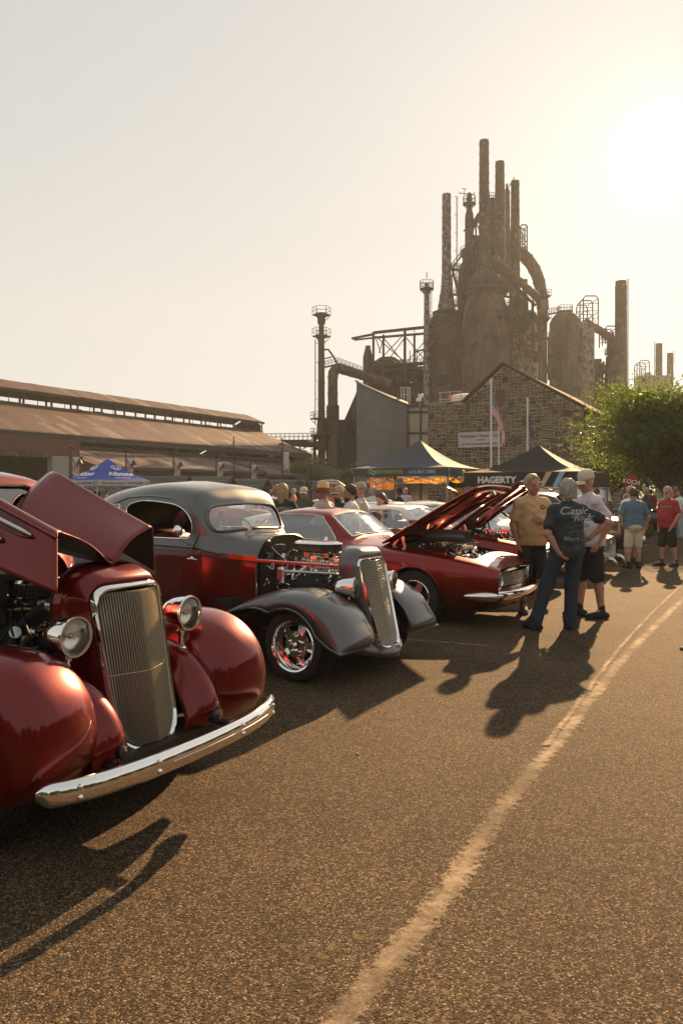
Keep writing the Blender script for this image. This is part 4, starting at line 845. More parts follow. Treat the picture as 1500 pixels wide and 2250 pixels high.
	cp = MB(); cp.bar(W(-25.4, V0 + .2, 8.95) - o, W(-22.0, V0 + .2, 9.05) - o, .5, .12); cp.build('coping', K['concrete'], root)
	for k, (v, z) in enumerate(((64, 3.4), (70, 3.4), (76, 3.4))):
		f = MB(); f.add([W(-12.55, v, 2) - o, W(-12.55, v + 2, 2) - o, W(-12.55, v + 2, 5) - o, W(-12.55, v, 5) - o], [(0, 1, 2, 3)]); f.build('side_window', K['darkglass'], root, smooth=0)
	for u, z, w_, h in ((-19.45, 8.55, .75, 1.2), (-21.9, 8.2, .3, .7), (-17.6, 8.7, .28, .35)): f = MB(); f.add([W(u, V0 - .012, z) - o, W(u + w_, V0 - .012, z) - o, W(u + w_, V0 - .012, z + h) - o, W(u, V0 - .012, z + h) - o], [(0, 1, 2, 3)]); f.build('blocked_opening', K['brownstone'], root, smooth=0)
	# sign board with lettering
	sg = thing('wall_sign', 'pale visitor center sign board on the stone gable wall', 'sign', W(-22.55, V0 - .10, 5.2), R(-29.2))
	b = MB(); b.box((1.95, 0, .62), (3.9, .08, 1.24)); b.build('sign_board', K['signface'], sg, bev=.015)
	for body, sz, x, z, m, sp in (('Bethlehem Visitor Center', .335, 1.95, .92, 'maroonprint', 1.0), ('Presented by', .13, 1.95, .60, 'navyprint', 1.05), ("St. Luke's University Health Network", .215, 1.95, .28, 'navyprint', 1.0)):
		v, f = text_mesh(body, sz, 'CENTER', .004, 0, sp, .006); t_ = MB(); t_.add(v, f, 0, Matrix.Translation((x, -.05, z)) @ Matrix.Rotation(R(90), 4, 'X')); t_.build('sign_lettering', K[m], sg, smooth=0)
	# small roof-top plant and lamp
	rp = thing('roof_unit', 'white sloping roof hatch peeping over the stone parapet left of the gable', 'roof hatch', W(-23.2, V0 + 3, 8.9), R(-29.2)); b = MB(); b.add([(-1.3, 0, 0), (1.6, 0, 0), (1.6, 0, 1.0), (-1.0, 0, 1.1), (-1.3, 2, 0), (1.6, 2, 0), (1.6, 2, 1.35), (-1.0, 2, 1.4)], [(0, 1, 2, 3), (7, 6, 5, 4), (3, 2, 6, 7), (1, 5, 6, 2), (0, 3, 7, 4)]); b.build('hatch', K['white_metal'], rp, smooth=0)
	b = MB(); b.box((-1.35, .3, .55), (.3, .5, 1.0)); b.build('hatch_end', K['redmetal'], rp)
	rp = thing('roof_rail', 'short grey guard rail on the stone parapet', 'guard rail', W(-25.0, V0 + 2, 8.9), R(-29.2))
	for x in (0, .9, 1.9): q = MB(); q.cyl((x, 0, 0), (x, 0, 1.2), .04, n=6); q.build('rail_post', K['galv'], rp)
	for z in (.6, 1.2): q = MB(); q.cyl((-.1, 0, z), (2.0, 0, z), .04, n=6); q.build('rail_bar', K['galv'], rp)
	fl = thing('floodlight', 'twin white floodlight boxes on a thin post above the glass link', 'floodlight', W(-26.2, V0 + .5, 8.7), R(-29.2)); q = MB(); q.cyl((0, 0, 0), (0, 0, .8), .03, n=6); q.build('post', K['galv'], fl)
	for x, z in ((.05, 1.05), (-.12, .72)): q = MB(); q.box((x, 0, z), (.42, .2, .30)); q.build('lamp_box', K['white_metal'], fl, bev=.03)
K['darkglass'] = mat('dark window glass', (0.02, 0.022, 0.02), .06, 0, 0, .6); K['brownwood'] = mat('brown painted timber', (0.10, 0.06, 0.04), .55); K['brownstone'] = noisy('dark infill stone', [(.3, (0.07, 0.05, 0.04)), (.7, (0.12, 0.09, 0.07))], 6, .9, bumpd=.02)
K['signface'] = noisy('weathered sign face', [(.3, (0.46, 0.42, 0.40)), (.7, (0.56, 0.52, 0.49))], 2, .6); K['maroonprint'] = mat('maroon print', (0.12, 0.02, 0.035), .6); K['navyprint'] = mat('dark navy print', (0.03, 0.03, 0.055), .6); K['redmetal'] = mat('red painted metal', (0.4, 0.05, 0.03), .5)
stone_building()
def curved_wall():
	root = thing('curved_wall_building', 'tall plain grey curved wall with a sloping top left of the stone building', 'building', Q(835, 1080, 62).xy.to_3d(), 0); o = root.location
	pl = []
	for k in range(25):
		t = k / 24; px = 783 + (893 - 783) * t; Y = 63.5 - 3.2 * math.sin(PI * min(1, t * .62 + .12)) + t * 3.0
		py = 838 + (886 - 838) * (t ** .85); p = Q(px, py, Y); pl.append(p - o)
	b = MB(); courses = 13
	for c in range(courses):                                                 # cast lifts with narrow recessed joints
		f0, f1 = c / courses, (c + 1) / courses; q = MB(); g = .012
		lo = [Vector((p.x, p.y, p.z * f0 + g)) for p in pl]; hi = [Vector((p.x, p.y, p.z * f1)) for p in pl]
		inn = [Vector((p.x * .985, p.y + .12, 0)) for p in pl]
		q.grid([[Vector((i.x, i.y, l.z)) for i, l in zip(inn, lo)], lo, hi, [Vector((i.x, i.y, h.z)) for i, h in zip(inn, hi)]]); q.build('wall_lift', K['greywall'], root, smooth=60)
	bk = MB(); bk.grid([[Vector((p.x * .98, p.y + .10, -.1)) for p in pl], [Vector((p.x * .98, p.y + .10, p.z - .05)) for p in pl], [Vector((p.x * .98, p.y + .6, p.z - .05)) for p in pl], [Vector((p.x * .98, p.y + .6, 0)) for p in pl]]); bk.build('wall', K['greywall'], root)
	cp = MB(); cp.tube([p + Vector((0, .2, .05)) for p in pl], .22, 4, flat=(.5, 1.4)); cp.build('coping', K['greywall'], root)
	for k, px in enumerate((881, 887, 895, 900)): q = MB(); p = Q(px, 885, 66) - o; q.cyl(p, p + Vector((0, 0, 1.35)), .06, n=6); q.build('rail_post', K['galv'], root)
	for h in (.7, 1.3): q = MB(); p = Q(880, 885, 66) - o; p2 = Q(901, 885, 66) - o; q.cyl(p + Vector((0, 0, h)), p2 + Vector((0, 0, h)), .05, n=6); q.build('rail_bar', K['galv'], root)
	# glass link
	gl = thing('glass_link', 'dark framed glass link between the curved wall and the stone building', 'building', Q(908, 1080, 66).xy.to_3d(), R(-29.2 * .3)); o = gl.location
	Y = 66; k_ = Y / F; xs = [(-31) * k_, -17 * k_, 16 * k_, 34 * k_]; zs = [0, zz(990, Y) - .0, zz(952, Y), zz(906, Y), zz(893, Y)]
	for i in range(3):
		for j in range(4): q = MB(); q.box(((xs[i] + xs[i + 1]) / 2, .03, (zs[j] + zs[j + 1]) / 2), (xs[i + 1] - xs[i] - .1, .03, zs[j + 1] - zs[j] - .1)); q.build('pane', K['tanglass'], gl)
	for x in xs: q = MB(); q.bar((x, 0, 0), (x, 0, zs[-1]), .16); q.build('mullion', K['slate'], gl)
	for z in zs[1:]: q = MB(); q.bar((xs[0], .003, z), (xs[-1], .003, z), .2); q.build('transom', K['slate'], gl)
	q = MB(); q.box((0, 3, zs[-1] / 2), (xs[-1] - xs[0], 5.9, zs[-1] - .1)); q.build('inner_wall', K['iron'], gl)
K['greywall'] = noisy('grey cast wall', [(.3, (0.12, 0.125, 0.13)), (.7, (0.165, 0.17, 0.175))], .5, .85, bumpd=.006)
K['tanglass'] = mat('bronze tinted pane', (0.15, 0.12, 0.09), .12, 0.35, 0.5)
curved_wall()
# ================================================================== pop-up canopies, banners, flags
K['blueprint'] = mat('royal blue canopy cloth', (0.03, 0.075, 0.34), .75); K['greycloth'] = mat('pale grey valance cloth', (0.45, 0.45, 0.47), .8); K['navycloth'] = mat('dark navy canopy cloth', (0.085, 0.10, 0.125), .75)
K['blackcloth'] = mat('charcoal canopy cloth', (0.028, 0.028, 0.03), .75); K['whiteprint'] = mat('white print', (0.75, 0.74, 0.72), .6); K['limeprint'] = mat('lime green print', (0.30, 0.45, 0.06), .6); K['skyprint'] = mat('light blue print', (0.30, 0.48, 0.72), .6)
K['yellowcloth'] = mat('yellow banner cloth', (0.58, 0.36, 0.04), .7); K['browncloth'] = mat('brown sheer banner', (0.26, 0.17, 0.10), .8); K['redcloth'] = mat('red banner cloth', (0.42, 0.03, 0.03), .7); K['darkprint'] = mat('dark print', (0.05, 0.045, 0.04), .6); K['yellowprint'] = mat('golden yellow print', (0.62, 0.40, 0.05), .6); K['creamprint'] = mat('cream print', (0.55, 0.46, 0.34), .7)
def translucent(m, col, k=.45):
	t = m.node_tree; b = t.nodes['Principled BSDF']; o = t.nodes['Material Output']; tr = nd(t, 'BsdfTranslucent', Color=(*col, 1)); mx = t.nodes.new('ShaderNodeMixShader'); mx.inputs[0].default_value = k
	t.links.new(b.outputs[0], mx.inputs[1]); t.links.new(tr.outputs[0], mx.inputs[2]); t.links.new(mx.outputs[0], o.inputs[0])
translucent(K['yellowcloth'], (.9, .56, .07), .7); translucent(K['browncloth'], (.6, .38, .2), .65); translucent(K['redcloth'], (.5, .04, .04), .3); translucent(K['blackcloth'], (.24, .20, .15), .35); translucent(K['navycloth'], (.24, .22, .20), .3)
def canopy(name, label, px, Y, rz, half, ze, zt, top, val, vh=.28, sag=.18, legs=True, peakpx=None):
	p = Q(px, 1080, Y); root = thing(name, label, 'canopy tent', (p.x, p.y, 0), rz, 'pop-up canopy tents'); n = 12
	rows = []
	for i in range(n + 1):
		f = i / n; r_ = half * (1 - f); z = ze + (zt - ze) * (f ** 1.18) - sag * math.sin(PI * f) * .5; row = []
		for sd in range(4):
			for q in range(10):
				t_ = q / 10 * 2 - 1; x, y = (1, t_) if sd == 0 else ((-t_, 1) if sd == 1 else ((-1, -t_) if sd == 2 else (t_, -1)))
				dip = -.055 * (1 - t_ * t_) * math.sin(PI * min(1, f * 1.3)) if f > 0 else 0
				row.append((x * r_, y * r_, z + dip + .004 * math.sin(q * 2.1 + i)))
		rows.append(row)
	b = MB(); b.grid(rows, cv=True); b.build('canopy_top', K[top], root, smooth=30)
	for sd in range(4):
		a, d = Matrix.Rotation(PI / 2 * sd, 4, 'Z'), MB(); d.grid([[a @ Vector((half + .012 + .006 * math.sin(q * 1.3 + h), (q / 12 * 2 - 1) * half, ze - vh * h / 3)) for q in range(13)] for h in range(4)]); d.build('valance', K[val], root, smooth=60)
	for sx in (-1, 1):
		for sy in (-1, 1): l = MB(); l.box((sx * (half - .06), sy * (half - .06), ze / 2), (.05, .05, ze)); l.box((sx * (half - .06), sy * (half - .06), .02), (.14, .14, .04)); l.build('leg', K['galv'], root)
	for sd in range(4):
		a = Matrix.Rotation(PI / 2 * sd, 4, 'Z'); l = MB()
		for s in (-1, 1): l.bar(a @ Vector((half - .1, s * half * .95, ze - .1)), a @ Vector((half - .1, 0, ze - .5)), .03); l.bar(a @ Vector((half - .1, s * half * .95, ze - .5)), a @ Vector((half - .1, 0, ze - .1)), .03)
		l.build('truss', K['galv'], root)
	return root
def print_on(root, body, sz, M, m, name='lettering', align='CENTER', shear=0, bold=0.0, space=1.0, mirror=False):
	v, f = text_mesh(body, sz, align, .003, shear, space, bold); t_ = MB()
	t_.add(v, [tuple(reversed(q)) for q in f] if mirror else f, 0, M @ (Matrix.Scale(-1, 4, (1, 0, 0)) if mirror else Matrix.Identity(4))); return t_.build(name, K[m], root, smooth=0)
def side_M(half, sd, along, z, tilt=0.0, lift=.03, r_=None):
	"""matrix on tent side sd: local x along the side, local y up"""
	a = Matrix.Rotation(PI / 2 * sd, 4, 'Z'); return a @ Matrix.Translation(((half if r_ is None else r_) + lift, along, z)) @ Matrix.Rotation(R(90), 4, 'Z') @ Matrix.Rotation(R(90) - tilt, 4, 'X')
# blue tent seen corner on
HB, ZE, ZT = 1.52, 2.2, 3.33
bt = canopy('canopy_tent', 'blue and white pop-up tent with white logo lettering, seen corner on at the left', 237, 40, R(-90 - 45 + 3), HB, ZE, ZT, 'blueprint', 'greycloth', .30, .05)
tl = math.atan2(HB, ZT - ZE)
for sd in (0, 1):
	for body, sz, f, m, sh in (('Allstate', .46, .24, 'whiteprint', .15), ("You're in good hands.", .10, .07, 'whiteprint', .2)):
		r_ = HB * (1 - f); print_on(bt, body, sz, side_M(HB, sd, 0, ZE + (ZT - ZE) * f + .045, tl, .035, r_), m, shear=sh, bold=.008 if sz > .2 else .002)
	r_ = HB * (1 - .52); M = side_M(HB, sd, 0, ZE + (ZT - ZE) * .52 + .055, tl, .04, r_); lg = MB()
	lg.tube([M @ Vector((.27 * math.cos(a), .19 * math.sin(a), 0)) for a in [2 * PI * k / 28 for k in range(28)]], .016, 5, closed=True)
	for s in (-1, 1):
		lg.tube(spl([M @ Vector((s * .02, -.17, 0)), M @ Vector((s * .15, -.06, 0)), M @ Vector((s * .17, .08, 0))], 5), .018, 5); lg.tube(spl([M @ Vector((s * .01, -.16, 0)), M @ Vector((s * .09, -.02, 0)), M @ Vector((s * .07, .13, 0))], 5), .016, 5)
	lg.build('logo', K['whiteprint'], bt, smooth=0)
	print_on(bt, 'Shaun Kiernan Agency   (610) 432-6882' if sd else 'Shaun Kiernan Agency   (610) 432-6882', .145, side_M(HB, sd, -.08, ZE - .15, 0, .03), 'darkprint')
	M = side_M(HB, sd, HB * .88, ZE - .15, 0, .03); lg = MB(); lg.tube([M @ Vector((.10 * math.cos(a), .075 * math.sin(a), 0)) for a in [2 * PI * k / 20 for k in range(20)]], .010, 5, closed=True); lg.build('valance_logo', K['darkprint'], bt, smooth=0)
# navy canopy with phone number, in front of the stone building
HA, ZA, ZP = 1.62, 2.36, 3.30
at = canopy('canopy_tent', 'dark navy pop-up tent with lime and blue lettering before the curved grey wall', 922, 25, R(-90 - 29), HA, ZA, ZP, 'navycloth', 'navycloth', .27, .25)
print_on(at, 'AUTOMOTIVE', .15, side_M(HA, 0, -.32, ZA - .14, 0, .03), 'limeprint', bold=.005); print_on(at, '610-867-3088', .15, side_M(HA, 0, .78, ZA - .14, 0, .03), 'skyprint', bold=.003)
M = side_M(HA, 0, -.92, ZA - .14, 0, .035); lg = MB()
for k in range(7): a = 2 * PI * k / 7; lg.ball(M @ Vector((-.03 + .065 * math.cos(a), .02 + .06 * math.sin(a), 0)), .032, 8, 6)
lg.build('logo', K['limeprint'], at); lg = MB(); lg.tube([M @ Vector((.09 + .055 * math.cos(a), -.02 + .065 * math.sin(a), .01)) for a in [2 * PI * k / 14 for k in range(14)]], .018, 5, closed=True); lg.box(M @ Vector((.09, -.06, .005)), (.1, .03, .06)); lg.build('logo', K['skyprint'], at)
print_on(at, 'AUTOMOTIVE', .15, side_M(HA, 1, .15, ZA - .14, 0, .03), 'limeprint', bold=.003); M = side_M(HA, 1, -.55, ZA - .14, 0, .03); lg = MB(); lg.ball(M @ Vector((0, 0, 0)), .075, 10, 8); lg.build('logo', K['limeprint'], at)
# charcoal canopy
HH = 1.72
ht = canopy('canopy_tent', 'charcoal pop-up tent with white lettering behind the man in the tan shirt', 1182, 23, R(-90 - 29.2), HH, 2.18, 3.02, 'blackcloth', 'blackcloth', .42, .22)
print_on(ht, 'HAGERTY', .25, side_M(HH, 0, -.72, 1.95, 0, .03), 'whiteprint', bold=.012)
for k, (m, x0) in enumerate((('creamprint', .62), ('skyprint', .98))):
	M = side_M(HH, 0, x0, 1.97, 0, .028); q = MB(); q.prism([(-.13, -.2), (.0, -.2), (.22, .2), (.07, .2)], .006, 0, M); q.build('stripe', K[m], ht, smooth=0)
# banners hung from the back edge of the navy tent
def hung_banner(label, name, px0, px1, py0, py1, Y, m, lines, sag=.0, mirror=True, seed=0, border=None):
	p0, p1 = Q(px0, 1080, Y), Q(px1, 1080, Y); z1, z0 = zz(py0, Y), zz(py1, Y); root = thing(name, label, 'banner', ((p0.x + p1.x) / 2, Y, 0), 0); w_ = p1.x - p0.x; rows = []
	for i in range(9):
		f = i / 8; rows.append([((q / 20 - .5) * w_ * (1 - sag * f * .2), .05 * math.sin(q * .9 + seed) * f + .02 * math.sin(q * 2.3), z1 + (z0 - z1) * f - sag * .35 * math.sin(PI * q / 20) * (1 - f * .4)) for q in range(21)])
	b = MB(); b.grid(rows); b.build('banner_cloth', K[m], root, smooth=60, solid=.003)
	for body, sz, fz, mt, sp in lines: print_on(root, body, sz, Matrix.Translation((0, -.09, z1 + (z0 - z1) * fz - sag * .30)) @ Matrix.Rotation(R(90), 4, 'X'), mt, 'lettering', mirror=mirror, space=sp, bold=.006)
	for s in (-1, 1): q = MB(); q.tube([(s * w_ * .49, 0, z1), (s * w_ * .5, .02, z1 + .22)], .008, 5); q.build('cord', K['rubber'], root)
	if border:
		q = MB(); q.box((-w_ * .47, -.05, (z0 + z1) / 2), (w_ * .07, .01, (z1 - z0) * .9)); q.build('edge_stripe', K[border], root)
	return root
hung_banner('long yellow banner seen from behind with its lettering mirrored, under the navy tent', 'hanging_banner', 886, 1034, 1046, 1062, 27.5, 'yellowcloth', [('FOR ANY VEHICLE!', .30, .5, 'creamprint', 1.0)], .0, True, 1)
hung_banner('sheer brown banner seen from behind with mirrored lettering, left under the navy tent', 'hanging_banner', 809, 869, 1044, 1077, 27.0, 'browncloth', [('TOWMASTER', .19, .42, 'creamprint', .98), ('PARTS SERVICE', .07, .8, 'creamprint', 1.0)], .0, True, 2, 'redcloth')
hung_banner('small black and yellow pennant banner with mirrored lettering on the right tent legs', 'hanging_banner', 980, 1028, 1050, 1084, 23.3, 'blackcloth', [('DYNAMAT', .16, .62, 'yellowprint', 1.0)], .45, True, 3)
q = bpy.data.objects['hanging_banner.002'] if 'hanging_banner.002' in bpy.data.objects else None
if q:
	b = MB(); zt_, zb_ = zz(1068, 23.3), zz(1086, 23.3); b.box((0, -.03, (zt_ + zb_) / 2 - .05), (.62, .012, zt_ - zb_)); b.build('yellow_panel', K['yellowprint'], q)
# flags and poles
K['flagred'] = mat('flag red', (0.66, 0.02, 0.025), .8); K['flagwhite'] = mat('flag white', (0.82, 0.79, 0.75), .8); K['flagblue'] = mat('flag blue', (0.03, 0.04, 0.13), .8)
for k_, c in (('flagred', (.8, .06, .05)), ('flagwhite', (.85, .8, .72)), ('flagblue', (.05, .06, .18))): translucent(K[k_], c, .4)
def flagpole(px, py, Y, label, r_=.055):
	p = Q(px, 1080, Y); root = thing('flagpole', label, 'flagpole', (p.x, p.y, 0), 0, 'white flagpoles'); zt = zz(py, Y); b = MB(); b.cyl((0, 0, 0), (0, 0, zt), r_ * 1.25, r_, 12); b.build('pole', K['white_metal'], root)
	b = MB(); b.ball((0, 0, zt + .06), .09); b.cyl((0, 0, zt - .1), (0, 0, zt), r_ * 1.5, n=10); b.build('finial', K['white_metal'], root); b = MB(); b.tube([(r_ + .03, -.03, .9), (r_ + .03, -.03, zt - .05)], .008, 4); b.build('halyard', K['white_metal'], root); return root, zt
def flag(label, px, Y, ztop, hoist, fly, reach, cells, name='flag'):
	"""limp flag: cells(i, j, n, m) -> material index"""
	p = Q(px, 1080, Y); root = thing(name, label, 'flag', (p.x + .07, p.y - .02, 0), 0); n, m = 39, 13
	b = MB(); P_ = lambda s, t_: Vector((reach * (s ** .8) + .05 * math.sin(7 * s + 2 * t_) * s, .13 * math.sin(10 * s + 1.2 * t_) * min(1, s * 3) - .05 * s, ztop - hoist * t_ * (1 - .25 * s) - (fly * .80) * s ** 1.25))
	vs = [P_(i / n, j / m) for i in range(n + 1) for j in range(m + 1)]
	b.v = [tuple(v) for v in vs]
	for i in range(n):
		for j in range(m): b.f.append((i * (m + 1) + j, (i + 1) * (m + 1) + j, (i + 1) * (m + 1) + j + 1, i * (m + 1) + j + 1)); b.m.append(cells(i, j, n, m))
	b.build('flag_cloth', [K['flagred'], K['flagwhite'], K['flagblue'], K['limeprint']], root, smooth=60); return root, P_
flagpole(1078, 836, 56, 'tallest white flagpole, carrying the stars and stripes'); flagpole(1095, 921, 57, 'short thin flagpole just right of the tallest one', .045); flagpole(1158, 878, 56, 'white flagpole with the dark blue flag, in front of the gable')
us, P_ = flag('stars and stripes flag hanging limp from the tallest pole', 1078, 56, zz(868, 56), 1.45, 2.5, .72, lambda i, j, n, m: (2 if (i < n * .4 and j < 7) else (0 if j % 2 == 0 else 1)))
st = MB()
for i in range(11):
	for j in range(9):
		if (i + j) % 2 == 0:
			c = P_(.4 * (i + .6) / 11.4, 7 / 13 * (j + .6) / 9.2) + Vector((0, -.012, 0)); r_ = .036
			st.add([c + Vector(((r_ if k % 2 == 0 else r_ * .4) * math.sin(PI * k / 5), 0, (r_ if k % 2 == 0 else r_ * .4) * math.cos(PI * k / 5))) for k in range(10)], [tuple(range(10))])
st.build('flag_stars', K['flagwhite'], us, smooth=0)
flag('small red and white flag drooping on the short pole', 1095, 57, zz(944, 57), .9, 1.5, .32, lambda i, j, n, m: 0 if (i < n * .3 or i > n * .62) else 1)
flag('dark blue flag folded against its pole in front of the stone gable', 1158, 56, zz(903, 56), 1.2, 1.9, .26, lambda i, j, n, m: 0 if (n * .3 < i < n * .42 and 4 < j < 9) else 2)
# red teardrop flag
def teardrop():
	Y = 26.0; p = Q(1381, 1080, Y); root = thing('feather_flag', 'red teardrop feather flag with white lettering under the big tree', 'flag', (p.x, p.y, 0), 0); k_ = Y / F
	T = lambda x, y: Vector(((x - 1381) * k_, 0, zz(y, Y)))
	edge = spl([T(1368, 1128), T(1366, 1100), T(1371, 1066), T(1378, 1048), T(1388, 1041), T(1397, 1046), T(1401, 1060), T(1397, 1076), T(1388, 1092), T(1381, 1110), T(1377, 1128)], 4)
	b = MB(); c = T(1381, 1085); n = len(edge)
	b.add(list(edge) + [c + Vector((0, -.02, 0))], [(i, i + 1, n) for i in range(n - 1)] + [(n - 1, 0, n)]); b.build('flag_cloth', K['redcloth'], root, smooth=60, solid=.004)
	q = MB(); q.tube([Vector((T(1368, 1128).x, .01, 0))] + [e + Vector((0, .01, 0)) for e in edge[:22]], .014, 6); q.build('pole', K['black'], root)
	for body, sz, x, y in (('KOCH', .20, 1385, 1059), ('1', .15, 1384, 1068), ('TO', .15, 1379, 1076), ('OTA', .15, 1389, 1077)): print_on(root, body, sz, Matrix.Translation(T(x, y) + Vector((0, -.03, 0))) @ Matrix.Rotation(R(90), 4, 'X') @ Matrix.Rotation(R(-10), 4, 'Z'), 'whiteprint', bold=.004)
	for y, r_ in ((1092, .11), (1106, .12)):
		q = MB(); c = T(1375, y) + Vector((0, -.03, 0)); q.tube([c + Vector((r_ * 1.1 * math.cos(a), 0, r_ * math.sin(a))) for a in [2 * PI * k / 18 for k in range(18)]], .016, 5, closed=True); q.tube([c + Vector((r_ * .45 * math.cos(a), 0, r_ * .9 * math.sin(a))) for a in [2 * PI * k / 18 for k in range(18)]], .014, 5, closed=True); q.build('emblem', K['whiteprint'], root)
	q = MB(); q.box((T(1368, 1128).x, 0, .03), (.5, .5, .05)); q.build('base_plate', K['black'], root)
teardrop()
# ================================================================== cars: tools
ROW = R(-29.2)
def car_frame(ox, oy, rz=ROW): return (ox, oy, 0), rz
def patch(ctrl, nu, nv):
	"""bicubic Catmull-Rom surface through a grid of control points -> rows of points"""
	rows = [spl(r_, nv) for r_ in ctrl]
	cols = [spl([r_[j] for r_ in rows], nu) for j in range(len(rows[0]))]
	return [[cols[j][i] for j in range(len(cols))] for i in range(len(cols[0]))]
def mirror_rows(rows):
	"""rows run rocker -> roof centre on +y; add the -y half so that each row goes right side round to left"""
	return [[Vector((p.x, -p.y, p.z)) for p in r_] + [p.copy() for p in reversed(r_[:-1])] for r_ in rows]
def inpoly(x, y, poly):
	c = False; n = len(poly); j = n - 1
	for i in range(n):
		xi, yi = poly[i]; xj, yj = poly[j]
		if (yi > y) != (yj > y) and x < (xj - xi) * (y - yi) / (yj - yi) + xi: c = not c
		j = i
	return c
def nearest(x, y, poly):
	best = None
	for i in range(len(poly)):
		ax, ay = poly[i]; bx, by = poly[(i + 1) % len(poly)]
		dx, dy = bx - ax, by - ay; L = dx * dx + dy * dy
		t = 0 if L == 0 else max(0, min(1, ((x - ax) * dx + (y - ay) * dy) / L))
		qx, qy = ax + t * dx, ay + t * dy; d = (qx - x) ** 2 + (qy - y) ** 2
		if best is None or d < best[0]: best = (d, qx, qy)
	return best[1], best[2]
class Skin:
	"""a sheet from which openings are cut; keeps the cut-out faces (for panes) and can drape lines over itself"""
	def __init__(s, rows, cv=False):
		b = MB(); b.grid(rows, cv=cv); s.v = [Vector(p) for p in b.v]; s.f = b.f
		s.bvh = BVHTree.FromPolygons(s.v, s.f)
	def hit(s, axes, a, c, sign):
		k = 3 - axes[0] - axes[1]; o = [0, 0, 0]; o[axes[0]] = a; o[axes[1]] = c; o[k] = 20 * sign
		d = [0, 0, 0]; d[k] = -sign
		h = s.bvh.ray_cast(Vector(o), Vector(d))
		return h
	def cut(s, axes, poly, sign, cond=None):
		k = 3 - axes[0] - axes[1]; ins, out = [], []
		xs = [p[0] for p in poly]; ys = [p[1] for p in poly]; lo = (min(xs), min(ys)); hi = (max(xs), max(ys))
		for f in s.f:
			c = sum((s.v[i] for i in f), Vector()) / len(f)
			a, b_ = c[axes[0]], c[axes[1]]
			ok = lo[0] <= a <= hi[0] and lo[1] <= b_ <= hi[1] and (cond(c) if cond else c[k] * sign > 0) and inpoly(a, b_, poly)
			(ins if ok else out).append(f)
		bi = {i for f in ins for i in f} & {i for f in out for i in f}
		for i in bi:
			p = s.v[i]; a, b_ = nearest(p[axes[0]], p[axes[1]], poly)
			h = s.hit(axes, a, b_, sign)
			p[axes[0]], p[axes[1]] = a, b_
			if h[0] is not None and abs(h[0][k] - p[k]) < 0.12: p[k] = h[0][k]
		s.f = out
		return ins
	def line(s, axes, pts, sign, lift=0.004, dense=0.03, closed=False):
		out = []; n = len(pts)
		for i in range(n if closed else n - 1):
			a, b_ = Vector(pts[i]), Vector(pts[(i + 1) % n]); m = max(1, int((b_ - a).length / dense))
			for q in range(m):
				p = a.lerp(b_, q / m); h = s.hit(axes, p[0], p[1], sign)
				if h[0] is not None:
					nrm = h[1]; k = 3 - axes[0] - axes[1]
					if nrm[k] * sign < 0: nrm = -nrm
					out.append(h[0] + nrm * lift)
		if not closed:
			h = s.hit(axes, pts[-1][0], pts[-1][1], sign)
			if h[0] is not None: out.append(h[0])
		return out
	def mb(s, faces=None, mi=0, off=0.0):
		faces = s.f if faces is None else faces
		ids = sorted({i for f in faces for i in f}); mp = {i: k for k, i in enumerate(ids)}
		b = MB(); b.add([s.v[i] for i in ids], [tuple(mp[i] for i in f) for f in faces], mi)
		return b
def fender_rows(wc, crest, edge, v_in, v_c, v_out, n=5, m=14, sgn=1, inner=0.9, p=0.75):
	"""pontoon fender swept about the wheel centre; crest: (u, z) list, front lip first"""
	cs = spl([(u, 0, z) for u, z in crest], n); rows = []
	for i, c in enumerate(cs):
		d = Vector((c.x - wc[0], 0, c.z - wc[1])); L = d.length; d.normalize()
		e = edge(i / (len(cs) - 1)) if callable(edge) else edge
		row = []
		for k in range(m + 1):
			t = PI * k / m
			if t <= PI / 2:
				v = v_c + (v_out - v_c) * math.cos(t) ** 0.9; r = e + (L - e) * math.sin(t) ** p
			else:
				v = v_c - (v_c - v_in) * abs(math.cos(t)) ** 0.9; ri = L * inner; r = ri + (L - ri) * math.sin(t) ** 0.8
			row.append(Vector((wc[0] + d.x * r, v * sgn, wc[1] + d.z * r)))
		rows.append(row)
	return rows
def build_fender(root, rows, m, name='fender', bead=0.007, solid=0.012):
	b = MB(); b.grid(rows); o = b.build(name, [m, K['dark']], root, smooth=80, solid=solid)
	e = MB(); e.tube([r_[0] for r_ in rows], bead, 6); e.build('fender_bead', m, o)
	return o
